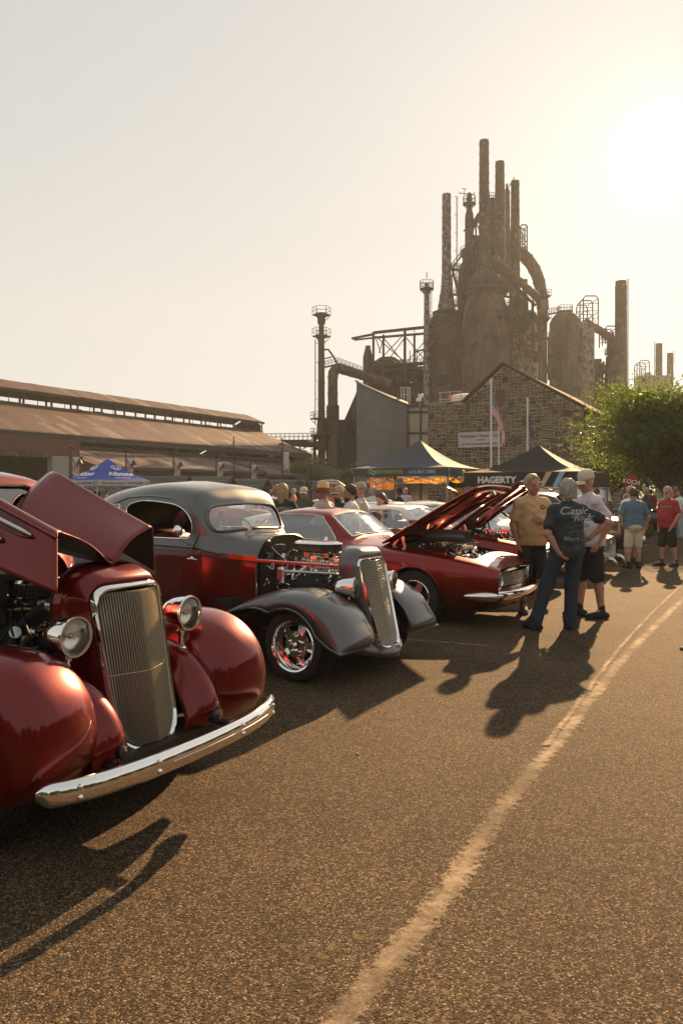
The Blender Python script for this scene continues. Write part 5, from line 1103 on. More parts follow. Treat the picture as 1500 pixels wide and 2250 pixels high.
def wheel(root, c, r, w, rim_r, style='mag', sgn=1, steer=0.0):
	"""tyre, rim and hub; axle along local y"""
	M = Matrix.Translation(c) @ Matrix.Rotation(steer, 4, 'Z') @ Matrix.Rotation(R(-90 * sgn), 4, 'X')
	t = MB(); h = w / 2
	prof = [(rim_r, -h * 0.8), (rim_r + 0.02, -h * 0.98), (r - 0.05, -h), (r - 0.015, -h * 0.88), (r, -h * 0.62), (r, h * 0.62), (r - 0.015, h * 0.88), (r - 0.05, h), (rim_r + 0.02, h * 0.98), (rim_r, h * 0.8)]
	t.lathe(prof, 48, M=M)
	for k in range(60):                                                     # tread blocks
		a = 2 * PI * k / 60
		for z in (-0.45, -0.15, 0.15, 0.45):
			t.box((0, 0, 0), (0.010, r * 0.075, h * 0.24), 0, M @ Matrix.Rotation(a + (0.05 if z * 4 % 2 < 1 else 0), 4, 'Z') @ Matrix.Translation((r + 0.002, 0, h * z * 1.15)))
	ty = t.build('wheel', K['rubber'], root)
	rm = MB()
	rm.lathe([(rim_r + 0.012, h * 0.92), (rim_r + 0.004, h * 0.97), (rim_r - 0.010, h * 0.90), (rim_r - 0.022, h * 0.7), (rim_r - 0.028, h * 0.25), (rim_r - 0.03, -h * 0.5)], 48, M=M)
	rm.lathe([(rim_r + 0.004, -h * 0.7), (0.02, -h * 0.7)], 32, M=M)
	disc = h * 0.38; ro = rim_r - 0.024
	if style == 'mag':                                                      # five-window slotted disc
		ns = 5; seg = 12
		hub = ro * 0.50
		for k in range(ns):
			for q in range(seg):
				a0, a1 = 2 * PI * (k + q / seg) / ns, 2 * PI * (k + (q + 1) / seg) / ns
				slot = 2 <= q < 9
				rr = [hub, hub + 0.16 * ro] if slot else [hub, ro]
				bands = [(hub, ro * 0.60), (ro * 0.88, ro)] if slot else [(hub, ro)]
				for r0, r1 in bands:
					dz = lambda x: disc - 0.035 * ((x - hub) / (ro - hub)) ** 2
					vs = [(r0 * math.cos(a0), r0 * math.sin(a0), dz(r0)), (r1 * math.cos(a0), r1 * math.sin(a0), dz(r1)), (r1 * math.cos(a1), r1 * math.sin(a1), dz(r1)), (r0 * math.cos(a1), r0 * math.sin(a1), dz(r0))]
					rm.add(vs, [(0, 1, 2, 3)], 0, M)
			a0, a1 = 2 * PI * (k + 2 / seg) / ns, 2 * PI * (k + 9 / seg) / ns
			lp = [(ro * 0.60, a0 + (a1 - a0) * i / 7) for i in range(8)] + [(ro * 0.88, a1 - (a1 - a0) * i / 7) for i in range(8)]
			rm.tube([M @ Vector((x * math.cos(y), x * math.sin(y), disc - 0.008)) for x, y in lp], 0.009, 6, closed=True)
		rm.lathe([(hub, disc), (hub * 0.96, disc + 0.012), (hub * 0.55, disc + 0.012), (hub * 0.50, disc - 0.012), (0.0, disc - 0.012)], 32, M=M)
		for k in range(5):
			a = 2 * PI * k / 5 + 0.3; x, y = hub * 0.74 * math.cos(a), hub * 0.74 * math.sin(a)
			rm.cyl(M @ Vector((x, y, disc)), M @ Vector((x, y, disc + 0.035)), 0.011, n=6)
		rm.lathe([(0.034, disc - 0.02), (0.034, disc + 0.055), (0.026, disc + 0.065), (0.024, disc + 0.085), (0, disc + 0.088)], 20, M=M)
	else:
		for k in range(5):
			a = 2 * PI * k / 5
			MM = M @ Matrix.Rotation(a, 4, 'Z')
			rm.add([(0.03, -0.05, disc), (ro, -0.035, disc - 0.03), (ro, 0.035, disc - 0.03), (0.03, 0.05, disc), (0.03, -0.05, disc - 0.04), (ro, -0.035, disc - 0.07), (ro, 0.035, disc - 0.07), (0.03, 0.05, disc - 0.04)],
				   [(0, 1, 2, 3), (0, 4, 5, 1), (3, 2, 6, 7), (1, 5, 6, 2)], 0, MM)
		rm.lathe([(0.07, disc - 0.02), (0.06, disc + 0.02), (0, disc + 0.03)], 20, M=M)
	rm.build('rim', K['chrome'], ty, smooth=30)
	dk = MB(); dk.lathe([(rim_r - 0.034, -h * 0.2), (0, -h * 0.2)], 24, M=M); dk.build('brake_disc', K['black'], ty)
	return ty
def bucket_lamp(root, c, r, d=(1, 0, 0), name='headlight', depth=1.25, shell=None):
	"""free standing chrome headlight facing d"""
	M = frame(c, (0, 0, 1), d)
	b = MB(); prof = [(0.0, -depth * r * 1.55), (r * 0.3, -depth * r * 1.5), (r * 0.62, -depth * r * 1.22), (r * 0.86, -depth * r * 0.75), (r * 0.96, -depth * r * 0.3), (r * 0.985, 0), (r * 1.05, 0.002), (r * 1.07, 0.012), (r * 1.03, 0.022), (r * 0.94, 0.022), (r * 0.93, 0.01)]
	b.lathe(prof, 32, M=M); o = b.build(name, shell or K['chrome'], root)
	e = MB(); e.lathe([(r * 0.93, 0.004), (r * 0.8, -r * 0.25), (r * 0.5, -r * 0.45), (0.0, -r * 0.52)], 32, M=M); e.build('reflector', K['reflector'], o)
	e = MB(); e.ball((0, 0, -r * 0.25), r * 0.14, M=M); e.tube([M @ Vector((0, 0, -r * 0.5)), M @ Vector((0, 0, -r * 0.2))], r * 0.06, 8); e.build('bulb', K['steel'], o)
	e = MB(); e.lathe([(r * 0.94, 0.012), (r * 0.7, 0.030), (r * 0.35, 0.039), (0, 0.042)], 32, M=M); e.build('lens', K['lens'], o)
	return o
def hose(b, pts, r, mi=0, n=8, seg=6): return b.tube(spl(pts, seg), r, n, mi)
def clutter(b, rnd, lo, hi, n, smin=0.01, smax=0.05, mi=(0, 1)):
	"""small fittings: brackets, pulleys, pipe stubs scattered through a box"""
	for _ in range(n):
		p = Vector([rnd.uniform(lo[i], hi[i]) for i in range(3)]); k = rnd.random(); m_ = rnd.choice(mi); s = rnd.uniform(smin, smax)
		if k < 0.35:
			q = p + Vector([rnd.uniform(-1, 1) for _ in range(3)]).normalized() * s * 2
			b.cyl(p, q, s * 0.4, n=8, mi=m_)
		elif k < 0.6: b.box(p, (s * rnd.uniform(.6, 1.8), s * rnd.uniform(.6, 1.8), s), m_, rz=rnd.random() * 3)
		elif k < 0.8: b.lathe([(0, -s * .3), (s * .8, -s * .3), (s * .9, 0), (s * .8, s * .3), (0, s * .3)], 12, m_, Matrix.Translation(p) @ Matrix.Rotation(rnd.random() * 3, 4, 'X') @ Matrix.Rotation(rnd.random() * 3, 4, 'Y'))
		else:
			pts = [p + Vector([rnd.uniform(-1, 1) for _ in range(3)]) * s * (1 + i) for i in range(4)]
			hose(b, pts, s * 0.22, m_, 6, 4)
# ================================================================== car 1: deep red 1930s car with folded-up bonnet
def make_car1():
	root = thing('vintage_car', 'deep red vintage car with tall ribbed grille and gull-wing bonnet folded up, nearest the camera', 'car', (-0.70, 3.74, 0), ROW, 'hot rods and classic cars parked side by side')
	P_ = K['maroon']; rnd = random.Random(11)
	# grille: V-shaped, raked back
	def gpos(v, z, off=0.0):
		return Vector((-0.225 - 0.19 * (z - 0.344) - 0.50 * abs(v) ** 1.2 + off, v, z))
	def outline(sx, z0, z1, r, ht, hb, n=7):
		pts = rrect(2, 1, r, n)
		out = []
		for x, y in pts:
			z = z0 + (y + 0.5) * (z1 - z0); h = hb + (ht - hb) * (y + 0.5)
			out.append((x * h * sx, z))
		return out
	n = 8
	def rr(hb, ht, z0, z1, rb, rt):
		"""tapered rounded outline with separate corner radii, ccw from the upper right"""
		out = []
		for sx, top, a0 in ((1, True, 0), (-1, True, 90), (-1, False, 180), (1, False, 270)):
			hw, r, zc = (ht, rt, z1) if top else (hb, rb, z0)
			for k in range(n + 1):
				a = R(a0 + 90 * k / n)
				out.append((sx * (hw - r) + r * math.cos(a), (zc - r if top else zc + r) + r * math.sin(a) * (1.0)))
		return out
	inner = rr(0.194, 0.212, 0.385, 1.135, 0.12, 0.075)
	outer = rr(0.216, 0.236, 0.352, 1.168, 0.135, 0.09)
	g = MB()
	rows = []
	for w_, off in ((0.0, -0.010), (0.2, 0.012), (0.5, 0.020), (0.8, 0.016), (1.0, -0.012)):
		rows.append([gpos(a[0] + (b_[0] - a[0]) * w_, a[1] + (b_[1] - a[1]) * w_, off) for a, b_ in zip(inner, outer)])
	g.grid(rows, cv=True); surr = g.build('grille_surround', K['chrome'], root, smooth=60)
	bars = MB(); nb = 32
	def span(v):
		zs = [z for (x, z), (x2, z2) in zip(inner, inner[1:] + inner[:1]) for z in ()]
		lo, hi = [], []
		for i in range(len(inner)):
			(x0, z0), (x1, z1) = inner[i], inner[(i + 1) % len(inner)]
			if (x0 - v) * (x1 - v) <= 0 and abs(x1 - x0) > 1e-9:
				z = z0 + (z1 - z0) * (v - x0) / (x1 - x0); (hi if z > 0.76 else lo).append(z)
		return (max(lo) if lo else 0.5, min(hi) if hi else 1.05)
	for k in range(nb):
		t = (k + 0.5) / nb * 2 - 1
		pts = []; h0 = 0.189; h1 = 0.207
		for q in range(7):
			z = 0.39 + (1.13 - 0.39) * q / 6; pts.append((t * (h0 + (h1 - h0) * q / 6), z))
		lo, hi = span(pts[3][0])
		pts = [(v, min(max(z, lo), hi)) for v, z in pts]
		bars.grid([[gpos(v, z) + Vector((dx, dv, 0)) for dx, dv in ((-.022, -.0014), (.000, -.0021), (.004, 0), (.000, .0021), (-.022, .0014))] for v, z in pts], cv=True)
	bars.tube([gpos(t / 10 * 0.2, 0.735, 0.0) for t in range(-10, 11)], 0.002, 5)
	bo = bars.build('grille_bars', K['brassy'], surr, smooth=0); bo['kind'] = 'stuff'
	back = MB(); back.add([gpos(x, z, -0.09) for x, z in inner], [tuple(range(len(inner)))]); back.build('radiator_core', K['dark'], surr, smooth=0)
	# painted shell round the grille
	sh = []
	spec = [((0.216, 0.236, 0.352, 1.168, .135, .09), -0.018, 0), ((0.222, 0.244, 0.342, 1.180, .14, .10), -0.008, 0), ((0.230, 0.262, 0.325, 1.208, .15, .12), -0.03, 0),
			((0.238, 0.288, 0.315, 1.234, .16, .15), -0.085, 0.2), ((0.24, 0.308, 0.315, 1.248, .16, .18), -0.16, .6), ((0.25, 0.318, 0.32, 1.254, .16, .20), -0.24, 1), ((0.26, 0.325, 0.33, 1.257, .16, .21), -0.30, 1)]
	for prm, off, fl in spec:
		o_ = rr(*prm); row = []
		for v, z in o_:
			p = gpos(v, z, off); flat = -0.268 - 0.19 * (z - 0.344) * (1 - 0.7 * fl) - 0.03 + off
			p.x = p.x * (1 - fl) + flat * fl; row.append(p)
		sh.append(row)
	shell = MB(); shell.grid(sh, cv=True); so = shell.build('grille_shell', P_, root, smooth=80)
	rim = MB(); rim.tube([p + Vector((0.002, 0, 0.002)) for p in sh[-1]], 0.007, 6, closed=True); rim.build('shell_edge', K['black'], so)
	rd = MB(); rd.box((-0.60, 0, 0.80), (0.06, 0.50, 0.72)); rd.box((-0.66, 0, 1.0), (0.08, 0.3, 0.3)); rd.build('radiator', K['black'], root, bev=0.01)
	# fenders
	crest = [(-0.24, 0.36), (-0.165, 0.47), (-0.15, 0.62), (-0.20, 0.77), (-0.33, 0.885), (-0.52, 0.93), (-0.76, 0.905), (-1.0, 0.78), (-1.3, 0.57), (-1.55, 0.40), (-1.75, 0.36)]
	for s in (-1, 1):
		rows = fender_rows((-0.58, 0.37), crest, lambda t: 0.25 if t < 0.7 else 0.25 + (t - 0.7) * 3.2, 0.40, 0.685, 0.885, 6, 22, s, inner=0.60, p=0.60)
		if s < 0: rows = [list(reversed(r_)) for r_ in rows]
		fo = MB(); fo.grid(rows); f_ = fo.build('fender', P_, root, smooth=80, solid=0.012)
		e = MB(); e.tube([r_[-1 if s < 0 else 0] for r_ in rows], 0.009, 6); e.tube(rows[0], 0.010, 6); e.build('fender_bead', P_, f_)
		# apron between fender and grille shell
		ctrl = []
		for u, zt, vi in ((-0.20, 0.37, .22), (-0.16, 0.47, .23), (-0.22, 0.62, .25), (-0.36, 0.74, .28), (-0.56, 0.80, .31), (-0.8, 0.80, .33), (-1.1, 0.78, .36)):
			ctrl.append([Vector((u - .12 + .03 * (zt < .5), s * (vi - .02), zt - .05)), Vector((u - .02, s * (vi + .05), zt)), Vector((u, s * (vi + .13), zt)), Vector((u - .04, s * 0.47, zt - .04))])
		rows = patch(ctrl, 6, 5)
		if s < 0: rows = [list(reversed(r_)) for r_ in rows]
		ap = MB(); ap.grid(rows); ap.build('apron', P_, root, smooth=80, solid=0.008)
		wheel(root, (-0.80, s * 0.62, 0.33), 0.33, 0.19, 0.20, 'mag', s)
		# lamp and its stalk
		lo = bucket_lamp(root, (-0.395, s * 0.40, 0.958), 0.092, (1, 0, -0.02))
		st = MB(); st.lathe([(0.045, 0), (0.040, .02), (0.022, .035), (0.019, .09), (0.026, .10), (0.026, .115), (0.018, .12), (.018, .15)], 16, M=Matrix.Translation((-0.44, s * 0.40, 0.745))); st.build('lamp_stalk', K['chrome'], lo)
		ho = MB(); ho.lathe([(.0, -.045), (.028, -.04), (.03, 0), (.028, .03), (0, .04)], 14, M=frame((-0.17, s * 0.335, 0.44), (0, 0, 1), (1, 0, .2))); hose(ho, [(-.18, s * .335, .40), (-.14, s * .36, .36), (-.2, s * .4, .31)], .006); ho.build('horn', K['black'], root)
		arm = MB(); arm.bar((-0.55, s * 0.36, 0.36), (-0.03, s * 0.40, 0.40), 0.05, 0.02); arm.build('bumper_arm', K['black'], root)
	# bumper, bowed in plan with rolled upper and lower edges
	pth = [(-0.15, -0.80), (-0.09, -0.77), (-0.02, -0.62), (0.03, -0.35), (0.045, 0), (0.03, 0.35), (-0.02, 0.62), (-0.09, 0.785), (-0.15, 0.82)]
	pp = spl([(u, v, 0) for u, v in pth], 8); rows = []
	for i, p in enumerate(pp):
		d = (pp[min(i + 1, len(pp) - 1)] - pp[max(i - 1, 0)]).normalized(); nrm = Vector((d.y, -d.x, 0))
		k = min(1, min(i, len(pp) - 1 - i) / 7); hh = 0.052 * (0.55 + 0.45 * k ** 0.5)
		prof = [(-0.035, -hh + .012), (-0.012, -hh), (0.004, -hh * .9), (0.014, -hh * .55), (0.018, -hh * .2), (0.019, 0.0), (0.018, hh * .2), (0.014, hh * .5), (0.006, hh * .86), (-0.012, hh), (-0.035, hh - .012), (-0.03, 0)]
		rows.append([p + nrm * a + Vector((0, 0, 0.405 + b_)) for a, b_ in prof])
	bm = MB(); bm.grid(rows, cv=True); bm.f.append(tuple(range(12))); bm.m.append(0); bm.f.append(tuple(len(bm.v) - 12 + q for q in range(12))); bm.m.append(0)
	bmo = bm.build('bumper', K['chrome'], root, smooth=50)
	for v in (-0.70, -0.30, 0.30, 0.70):
		for dz in (-0.022, 0.022):
			i = min(range(len(pp)), key=lambda q: abs(pp[q].y - v)); q = pp[i]
			b_ = MB(); b_.lathe([(0.013, 0), (0.012, .006), (.006, .011), (0, .012)], 12, M=frame((q.x + 0.016, q.y, 0.405 + dz), (0, 0, 1), (1, v * 0.15, 0))); b_.build('bumper_bolt', K['chrome'], bmo)
	for v0, v1 in ((-0.25, 0.62),):
		ln = MB(); ln.tube([(q.x + 0.0185, q.y, 0.405) for q in pp if v0 < q.y < v1], 0.0028, 6); ln.build('bumper_line', K['white_metal'], bmo)
	# cowl, cabin and roof
	st = [  # u : (v, z) rocker, side, belt, shoulder, edge, top
		(-1.30, [(.36, .45), (.42, .75), (.40, 1.05), (.33, 1.22), (.18, 1.32), (0, 1.35)]),
		(-1.38, [(.42, .42), (.50, .75), (.47, 1.05), (.37, 1.26), (.2, 1.36), (0, 1.39)]),
		(-1.45, [(.52, .42), (.60, .75), (.56, 1.08), (.46, 1.33), (.26, 1.42), (0, 1.45)]),
		(-1.55, [(.60, .40), (.68, .78), (.64, 1.12), (.56, 1.48), (.38, 1.62), (0, 1.66)]),
		(-1.68, [(.64, .40), (.72, .78), (.68, 1.12), (.60, 1.52), (.44, 1.70), (0, 1.76)]),
		(-2.2, [(.68, .40), (.76, .78), (.71, 1.12), (.63, 1.52), (.46, 1.74), (0, 1.81)]),
		(-3.2, [(.66, .40), (.75, .78), (.70, 1.12), (.62, 1.50), (.45, 1.70), (0, 1.77)]),
		(-3.8, [(.56, .40), (.65, .78), (.60, 1.12), (.52, 1.40), (.34, 1.55), (0, 1.60)]),
		(-4.2, [(.40, .42), (.50, .75), (.46, 1.0), (.36, 1.18), (.2, 1.26), (0, 1.30)])]
	rows = mirror_rows(patch([[Vector((u, v, z)) for v, z in q] for u, q in st], 8, 5))
	sk = Skin(rows)
	ws = [(-.42, 1.40), (-.40, 1.60), (-.25, 1.66), (.25, 1.66), (.40, 1.60), (.42, 1.40), (.2, 1.44), (-.2, 1.44)]
	gl = sk.cut((1, 2), ws, 1, cond=lambda c: -1.75 < c.x < -1.36)
	for s in (-1, 1):
		wn = rrect(.72, .34, .1, 4, -2.15, 1.36)
		gl += sk.cut((0, 2), wn, s)
	body = sk.mb().build('body', P_, root, smooth=70)
	sk.mb(gl).build('window_glass', K['glass'], body)
	it = MB(); it.box((-2.9, 0, 0.9), (1.9, 1.1, 0.5)); it.build('seat', K['seat'], body, bev=.08)
	fr = MB(); fr.tube(sk.line((1, 2), ws, 1, .008, closed=True), .012, 6, closed=True); fr.build('windscreen_frame', K['black'], body)
	# engine bay
	en = MB()
	en.box((-1.05, 0, 0.62), (0.95, 0.50, 0.40), 0); en.box((-1.47, 0, 0.85), (0.03, 0.72, 0.8), 0)
	for s in (-1, 1):
		en.box((-0.98, s * 0.21, 0.86), (0.52, 0.13, 0.10), 0, Matrix.Rotation(0, 4, 'X'))
		for k in range(4): en.cyl((-0.78 - k * .13, s * .27, .78), (-0.80 - k * .13, s * .36, .72), .022, n=8, mi=0); hose(en, [(-0.78 - k * .13, s * .28, .80), (-.8 - k * .12, s * .33, .95), (-1.0 - k * .06, s * .2, 1.02), (-1.1, s * .05, 1.0)], .006, 0)
	en.box((-1.0, 0, 0.92), (0.5, 0.22, 0.12), 0)
	en.lathe([(0, 0), (.075, 0), (.075, .03), (.06, .05), (.06, .1), (0, .1)], 20, 1, Matrix.Translation((-1.06, 0, .96)))
	en.lathe([(.0, -.02), (.05, -.02), (.085, 0), (.09, .03), (.05, .05), (0, .05)], 24, 0, frame((-.70, -.05, .86), (0, 0, 1), (1, 0, 0)))
	en.lathe([(.0, -.02), (.05, -.02), (.06, 0), (.06, .03), (.03, .05), (0, .05)], 24, 0, frame((-.68, -.2, .75), (0, 0, 1), (1, 0, 0)))
	clutter(en, rnd, (-1.25, -0.34, 0.66), (-0.68, -0.12, 0.94), 70, .012, .04, (0, 0, 1, 0)); clutter(en, rnd, (-1.45, -0.36, 0.9), (-1.2, 0.3, 1.22), 40, .012, .04, (0, 1))
	clutter(en, rnd, (-.85, -.1, .96), (-.7, .25, 1.2), 16, .012, .035, (1,))
	eo = en.build('engine', [K['black'], K['steel']], root, smooth=40)
	ho = MB(); hose(ho, [(-.66, -.12, 1.0), (-.78, -.2, 1.05), (-.92, -.25, .96), (-.98, -.30, .78), (-.96, -.33, .6)], .026, 0, 10); hose(ho, [(-.72, -.20, .92), (-.80, -.28, .92), (-.88, -.31, .8), (-.88, -.32, .6)], .02, 0, 10)
	for p in ((-.78, -.2, 1.05), (-.80, -.28, .92)): ho.lathe([(.028, -.025), (.031, -.02), (.031, .02), (.028, .025)], 16, 1, frame(p, (0, 0, 1), (.8, .5, 0)))
	ho.build('radiator_hose', [K['rubber'], K['steel']], eo)
	ac = MB(); M = Matrix.Translation((-1.06, 0, 1.06))
	ac.lathe([(0, 0), (.19, 0), (.20, .008), (.195, .012)], 40, 0, M); ac.lathe([(.20, .075), (.205, .085), (.19, .10), (.13, .092), (.08, .10), (0, .10)], 40, 0, M)
	for k in range(12): pass
	aco = ac.build('air_cleaner', K['chrome'], eo)
	fl = MB()
	for k in range(90):
		a = 2 * PI * k / 90; r0 = .186 if k % 2 else .178
		fl.box((0, 0, 0), (.006, .008, .068), 0, M @ Matrix.Rotation(a, 4, 'Z') @ Matrix.Translation((r0, 0, .043)))
	fo = fl.build('air_filter', K['black'], aco, smooth=0); fo['kind'] = 'stuff'
	# bonnet: two halves hinged on the centre line, folded up like gull wings
	for s in (-1, 1):
		h0, h1 = Vector((-0.555, 0.012 * s, 1.252)), Vector((-1.46, 0.012 * s, 1.372))
		r0, r1 = Vector((-0.585, 0.33 * s, 1.452)), Vector((-1.46, 0.37 * s, 1.80))
		e0, e1 = Vector((-0.40, 0.49 * s, 1.165)), Vector((-1.46, 0.56 * s, 1.44))
		if s > 0: e0, e1 = Vector((-0.60, 0.365, 1.185)), Vector((-1.46, 0.42, 1.49))
		rows = []
		for i in range(25):
			t = i / 24; h, r_, e = h0.lerp(h1, t), r0.lerp(r1, t), e0.lerp(e1, t)
			bow = Vector((0, -0.018 * s, 0.022)); row = [h.lerp(r_, k / 7) + bow * math.sin(PI * k / 7) for k in range(8)]
			d1 = (r_ - h).normalized(); d2 = (e - r_).normalized(); rad = 0.05
			p0, p1 = r_ - d1 * rad, r_ + d2 * rad
			row = [h.lerp(p0, k / 7) + bow * math.sin(PI * k / 7) for k in range(8)]
			for k in range(1, 7): q = k / 7; row.append(p0 * (1 - q) ** 2 + r_ * 2 * q * (1 - q) + p1 * q * q)
			row += [p1.lerp(e, k / 8) for k in range(9)]
			if i >= 22:                                                    # rounded rear corner of the ridge
				f = (i - 21) / 3; row = [p + Vector((0, 0, -0.035 * f * f * max(0, 1 - abs(k - 9) / 6))) for k, p in enumerate(row)]
			rows.append(row)
		if s < 0: rows = [list(reversed(r_)) for r_ in rows]
		b_ = MB(); b_.grid(rows); bo_ = b_.build('bonnet_panel', [P_, K['black']], root, smooth=60, solid=0.007); bo_.modifiers['solid'].material_offset = 1
		# louvre spears on the side panel
		if s < 0:
			def side(t, q, lift=0.0):
				r_, e = r0.lerp(r1, t), e0.lerp(e1, t); p = r_.lerp(e, q); nrm = (e0 - r0).cross(r1 - r0).normalized()
				if nrm.y > 0: nrm = -nrm
				return p + nrm * lift
			for q, t0, t1 in ((0.34, 0.17, 0.78), (0.60, 0.36, 0.92)):
				sp = MB(); pts = [side(t0 + (t1 - t0) * k / 20, q, 0.016) for k in range(21)]
				rad = [0.0125 * min(1, 0.5 + k / 4) for k in range(21)]
				sp.tube(pts, rad, 10, flat=(1, .6)); sp.build('louvre_spear', K['steel'], bo_)
				rc = MB(); lo_, hi_ = [], []
				for k in range(21):
					t = t0 - 0.012 + (t1 - t0 + .03) * k / 20; wdt = 0.085 * math.sin(min(1, k / 4 + .08) * PI / 2)
					lo_.append(side(t, q + wdt, 0.0078)); hi_.append(side(t, q - wdt * 1.7, 0.0078))
				rc.grid([hi_, [(a + c) / 2 + (side(.5, .5, -.012) - side(.5, .5)) * .25 for a, c in zip(lo_, hi_)], lo_]); rc.build('louvre', K['maroon2'], bo_, smooth=80)
			mo = MB(); mo.tube([side(k / 20, 0.165, 0.008) for k in range(21)], 0.007, 8); mo.build('panel_moulding', P_, bo_)
	hb = MB(); hb.tube([(-0.55, 0, 1.256), (-1.46, 0, 1.376)], .008, 8); hb.build('bonnet_hinge', P_, root)
	# running boards and chassis
	fr = MB()
	for s in (-1, 1): fr.box((-2.4, s * 0.30, 0.36), (3.6, 0.07, 0.12)); fr.box((-2.45, s * 0.76, 0.36), (1.7, 0.24, 0.04))
	fr.box((-0.6, 0, 0.32), (0.1, 1.1, 0.09)); fr.box((-1.2, 0, 0.42), (1.2, 0.34, 0.2)); fr.box((-0.42, 0, 0.36), (0.44, 0.86, 0.05)); fr.box((-0.8, 0, 0.45), (0.5, 1.0, 0.03)); fr.build('chassis', K['black'], root)
	for s in (-1, 1): wheel(root, (-3.45, s * 0.66, 0.35), 0.35, 0.22, 0.20, 'mag', s)
	return root
make_car1()
# ================================================================== car 2: gunmetal and maroon 1930s hot rod, engine open
def make_car2():
	root = thing('hot_rod', 'gunmetal grey and maroon hot rod coupe with bare engine and narrow mesh grille', 'car', (0.40, 6.98, 0), R(-33.7), 'hot rods and classic cars parked side by side')
	G, P_ = K['grey'], K['maroon2']; rnd = random.Random(5); n = 8
	def gx(z, v=0.0, off=0.0): return 0.095 - 0.245 * (z - 0.218) - 0.34 * abs(v) ** 1.2 + off
	def rr(hb, ht, z0, z1, rb, rt):
		out = []
		for sx, top, a0 in ((1, True, 0), (-1, True, 90), (-1, False, 180), (1, False, 270)):
			hw, r, zc = (ht, rt, z1) if top else (hb, rb, z0)
			for k in range(n + 1):
				a = R(a0 + 90 * k / n); out.append((sx * (hw - r) + r * math.cos(a), (zc - r if top else zc + r) + r * math.sin(a)))
		return out
	inner = rr(0.168, 0.215, 0.262, 1.010, .10, .06); outer = rr(0.184, 0.234, 0.238, 1.032, .09, .065)
	g = MB(); g.grid([[Vector((gx(a[1] + (b_[1] - a[1]) * w_, a[0], off), a[0] + (b_[0] - a[0]) * w_, a[1] + (b_[1] - a[1]) * w_)) for a, b_ in zip(inner, outer)] for w_, off in ((0, -.02), (.3, .004), (.6, .007), (1, -.012))], cv=True)
	surr = g.build('grille_surround', K['chrome'], root, smooth=60)
	ms = MB()                                                              # woven mesh insert
	for k in range(22):
		t = (k + .5) / 22 * 2 - 1; ms.tube([Vector((gx(z, t * .19, -.010 + .002 * (-1) ** (k + q)), t * (.168 + .047 * (z - .262) / .75), z)) for q, z in enumerate([.268 + .738 * j / 30 for j in range(31)])], .0022, 4)
	for k in range(56):
		z = .27 + .735 * k / 55; h = (.168 + .047 * (z - .262) / .75) * min(1, .72 + min(z - .262, 1.01 - z) * 6)
		ms.tube([Vector((gx(z, v, -.010), v, z)) for v in (-h, -h * .5, 0, h * .5, h)], .0022, 4)
	mo = ms.build('grille_mesh', K['brassy'], surr, smooth=0); mo['kind'] = 'stuff'
	bk = MB(); bk.add([(gx(z, x, -.045), x, z) for x, z in inner], [tuple(range(len(inner)))]); bk.build('radiator_core', K['dark'], surr, smooth=0)
	spec = [((.184, .234, .236, 1.034, .11, .07), -.010, 0), ((.195, .245, .205, 1.060, .12, .09), 0.0, 0), ((.206, .256, .170, 1.088, .13, .12), -.022, .1),
			((.215, .267, .155, 1.110, .12, .15), -.07, .35), ((.22, .274, .155, 1.124, .12, .17), -.14, .7), ((.224, .277, .16, 1.128, .12, .18), -.22, 1), ((.226, .279, .17, 1.126, .12, .185), -.29, 1)]
	sh = []
	for prm, off, fl in spec:
		sh.append([Vector((gx(z, v, off) * (1 - fl) + (0.08 - 0.15 * (z - .218) + off) * fl, v, z)) for v, z in rr(*prm)])
	s_ = MB(); s_.grid(sh, cv=True); so = s_.build('grille_shell', G, root, smooth=80)
	tr = MB()
	for q, (hb, zb) in enumerate(((.182, .228), (.192, .206), (.202, .184))):  # chrome lips under the mesh
		tr.tube([Vector((gx(zb + .03 * abs(t) ** 3, t * hb, .004), t * hb, zb + .05 * abs(t) ** 3)) for t in [i / 8 for i in range(-8, 9)]], .005, 6)
	tr.build('shell_trim', K['chrome'], so)
	lip = MB(); lip.tube([p for p in sh[-1]], .006, 6, closed=True); lip.build('shell_edge', G, so)
	# gravel pan below the shell
	rows = []
	for s in range(-10, 11):
		t = s / 10; v = t * 0.46; a = abs(t)
		rows.append([Vector((.105 - .30 * a ** 1.6, v, .155 + .10 * a ** 2)), Vector((.115 - .30 * a ** 1.6, v, .20 + .12 * a ** 2)), Vector((.05 - .28 * a ** 1.4, v, .27 + .14 * a ** 2)), Vector((-.12 - .2 * a, v, .34 + .16 * a)), Vector((-.3 - .12 * a, v, .42 + .16 * a)), Vector((-.6, v, .48 + .15 * a))])
	gp = MB(); gp.grid([spl(r_, 4) for r_ in rows]); gp.build('gravel_pan', G, root, smooth=80, solid=.008)
	# front fenders
	WC = (-0.475, 0.30)
	crest = [(0.10, 0.315), (0.135, 0.37), (0.10, 0.47), (0.00, 0.61), (-0.18, 0.725), (-0.42, 0.785), (-0.70, 0.765), (-0.95, 0.68), (-1.2, 0.55), (-1.42, 0.42), (-1.6, 0.30)]
	for s in (-1, 1):
		def edge(t): return 0.56 - 0.22 * min(1, t / 0.25) ** 0.8 + (0.0 if t < .62 else (t - .62) * 2.1)
		rows = fender_rows(WC, crest, edge, 0.33, 0.615, 0.865, 6, 20, s, inner=0.88, p=0.62)
		if s > 0: rows = [list(reversed(r_)) for r_ in rows]
		fo = MB(); fo.grid(rows); f_ = fo.build('fender', [G, K['dark']], root, smooth=80, solid=0.014); f_.modifiers['solid'].material_offset = 1
		e = MB(); e.tube([r_[0 if s < 0 else -1] + Vector((0, .004 * s, 0)) for r_ in rows], 0.010, 6); e.tube(rows[0], .009, 6); e.build('fender_bead', G, f_)
		ctrl = []
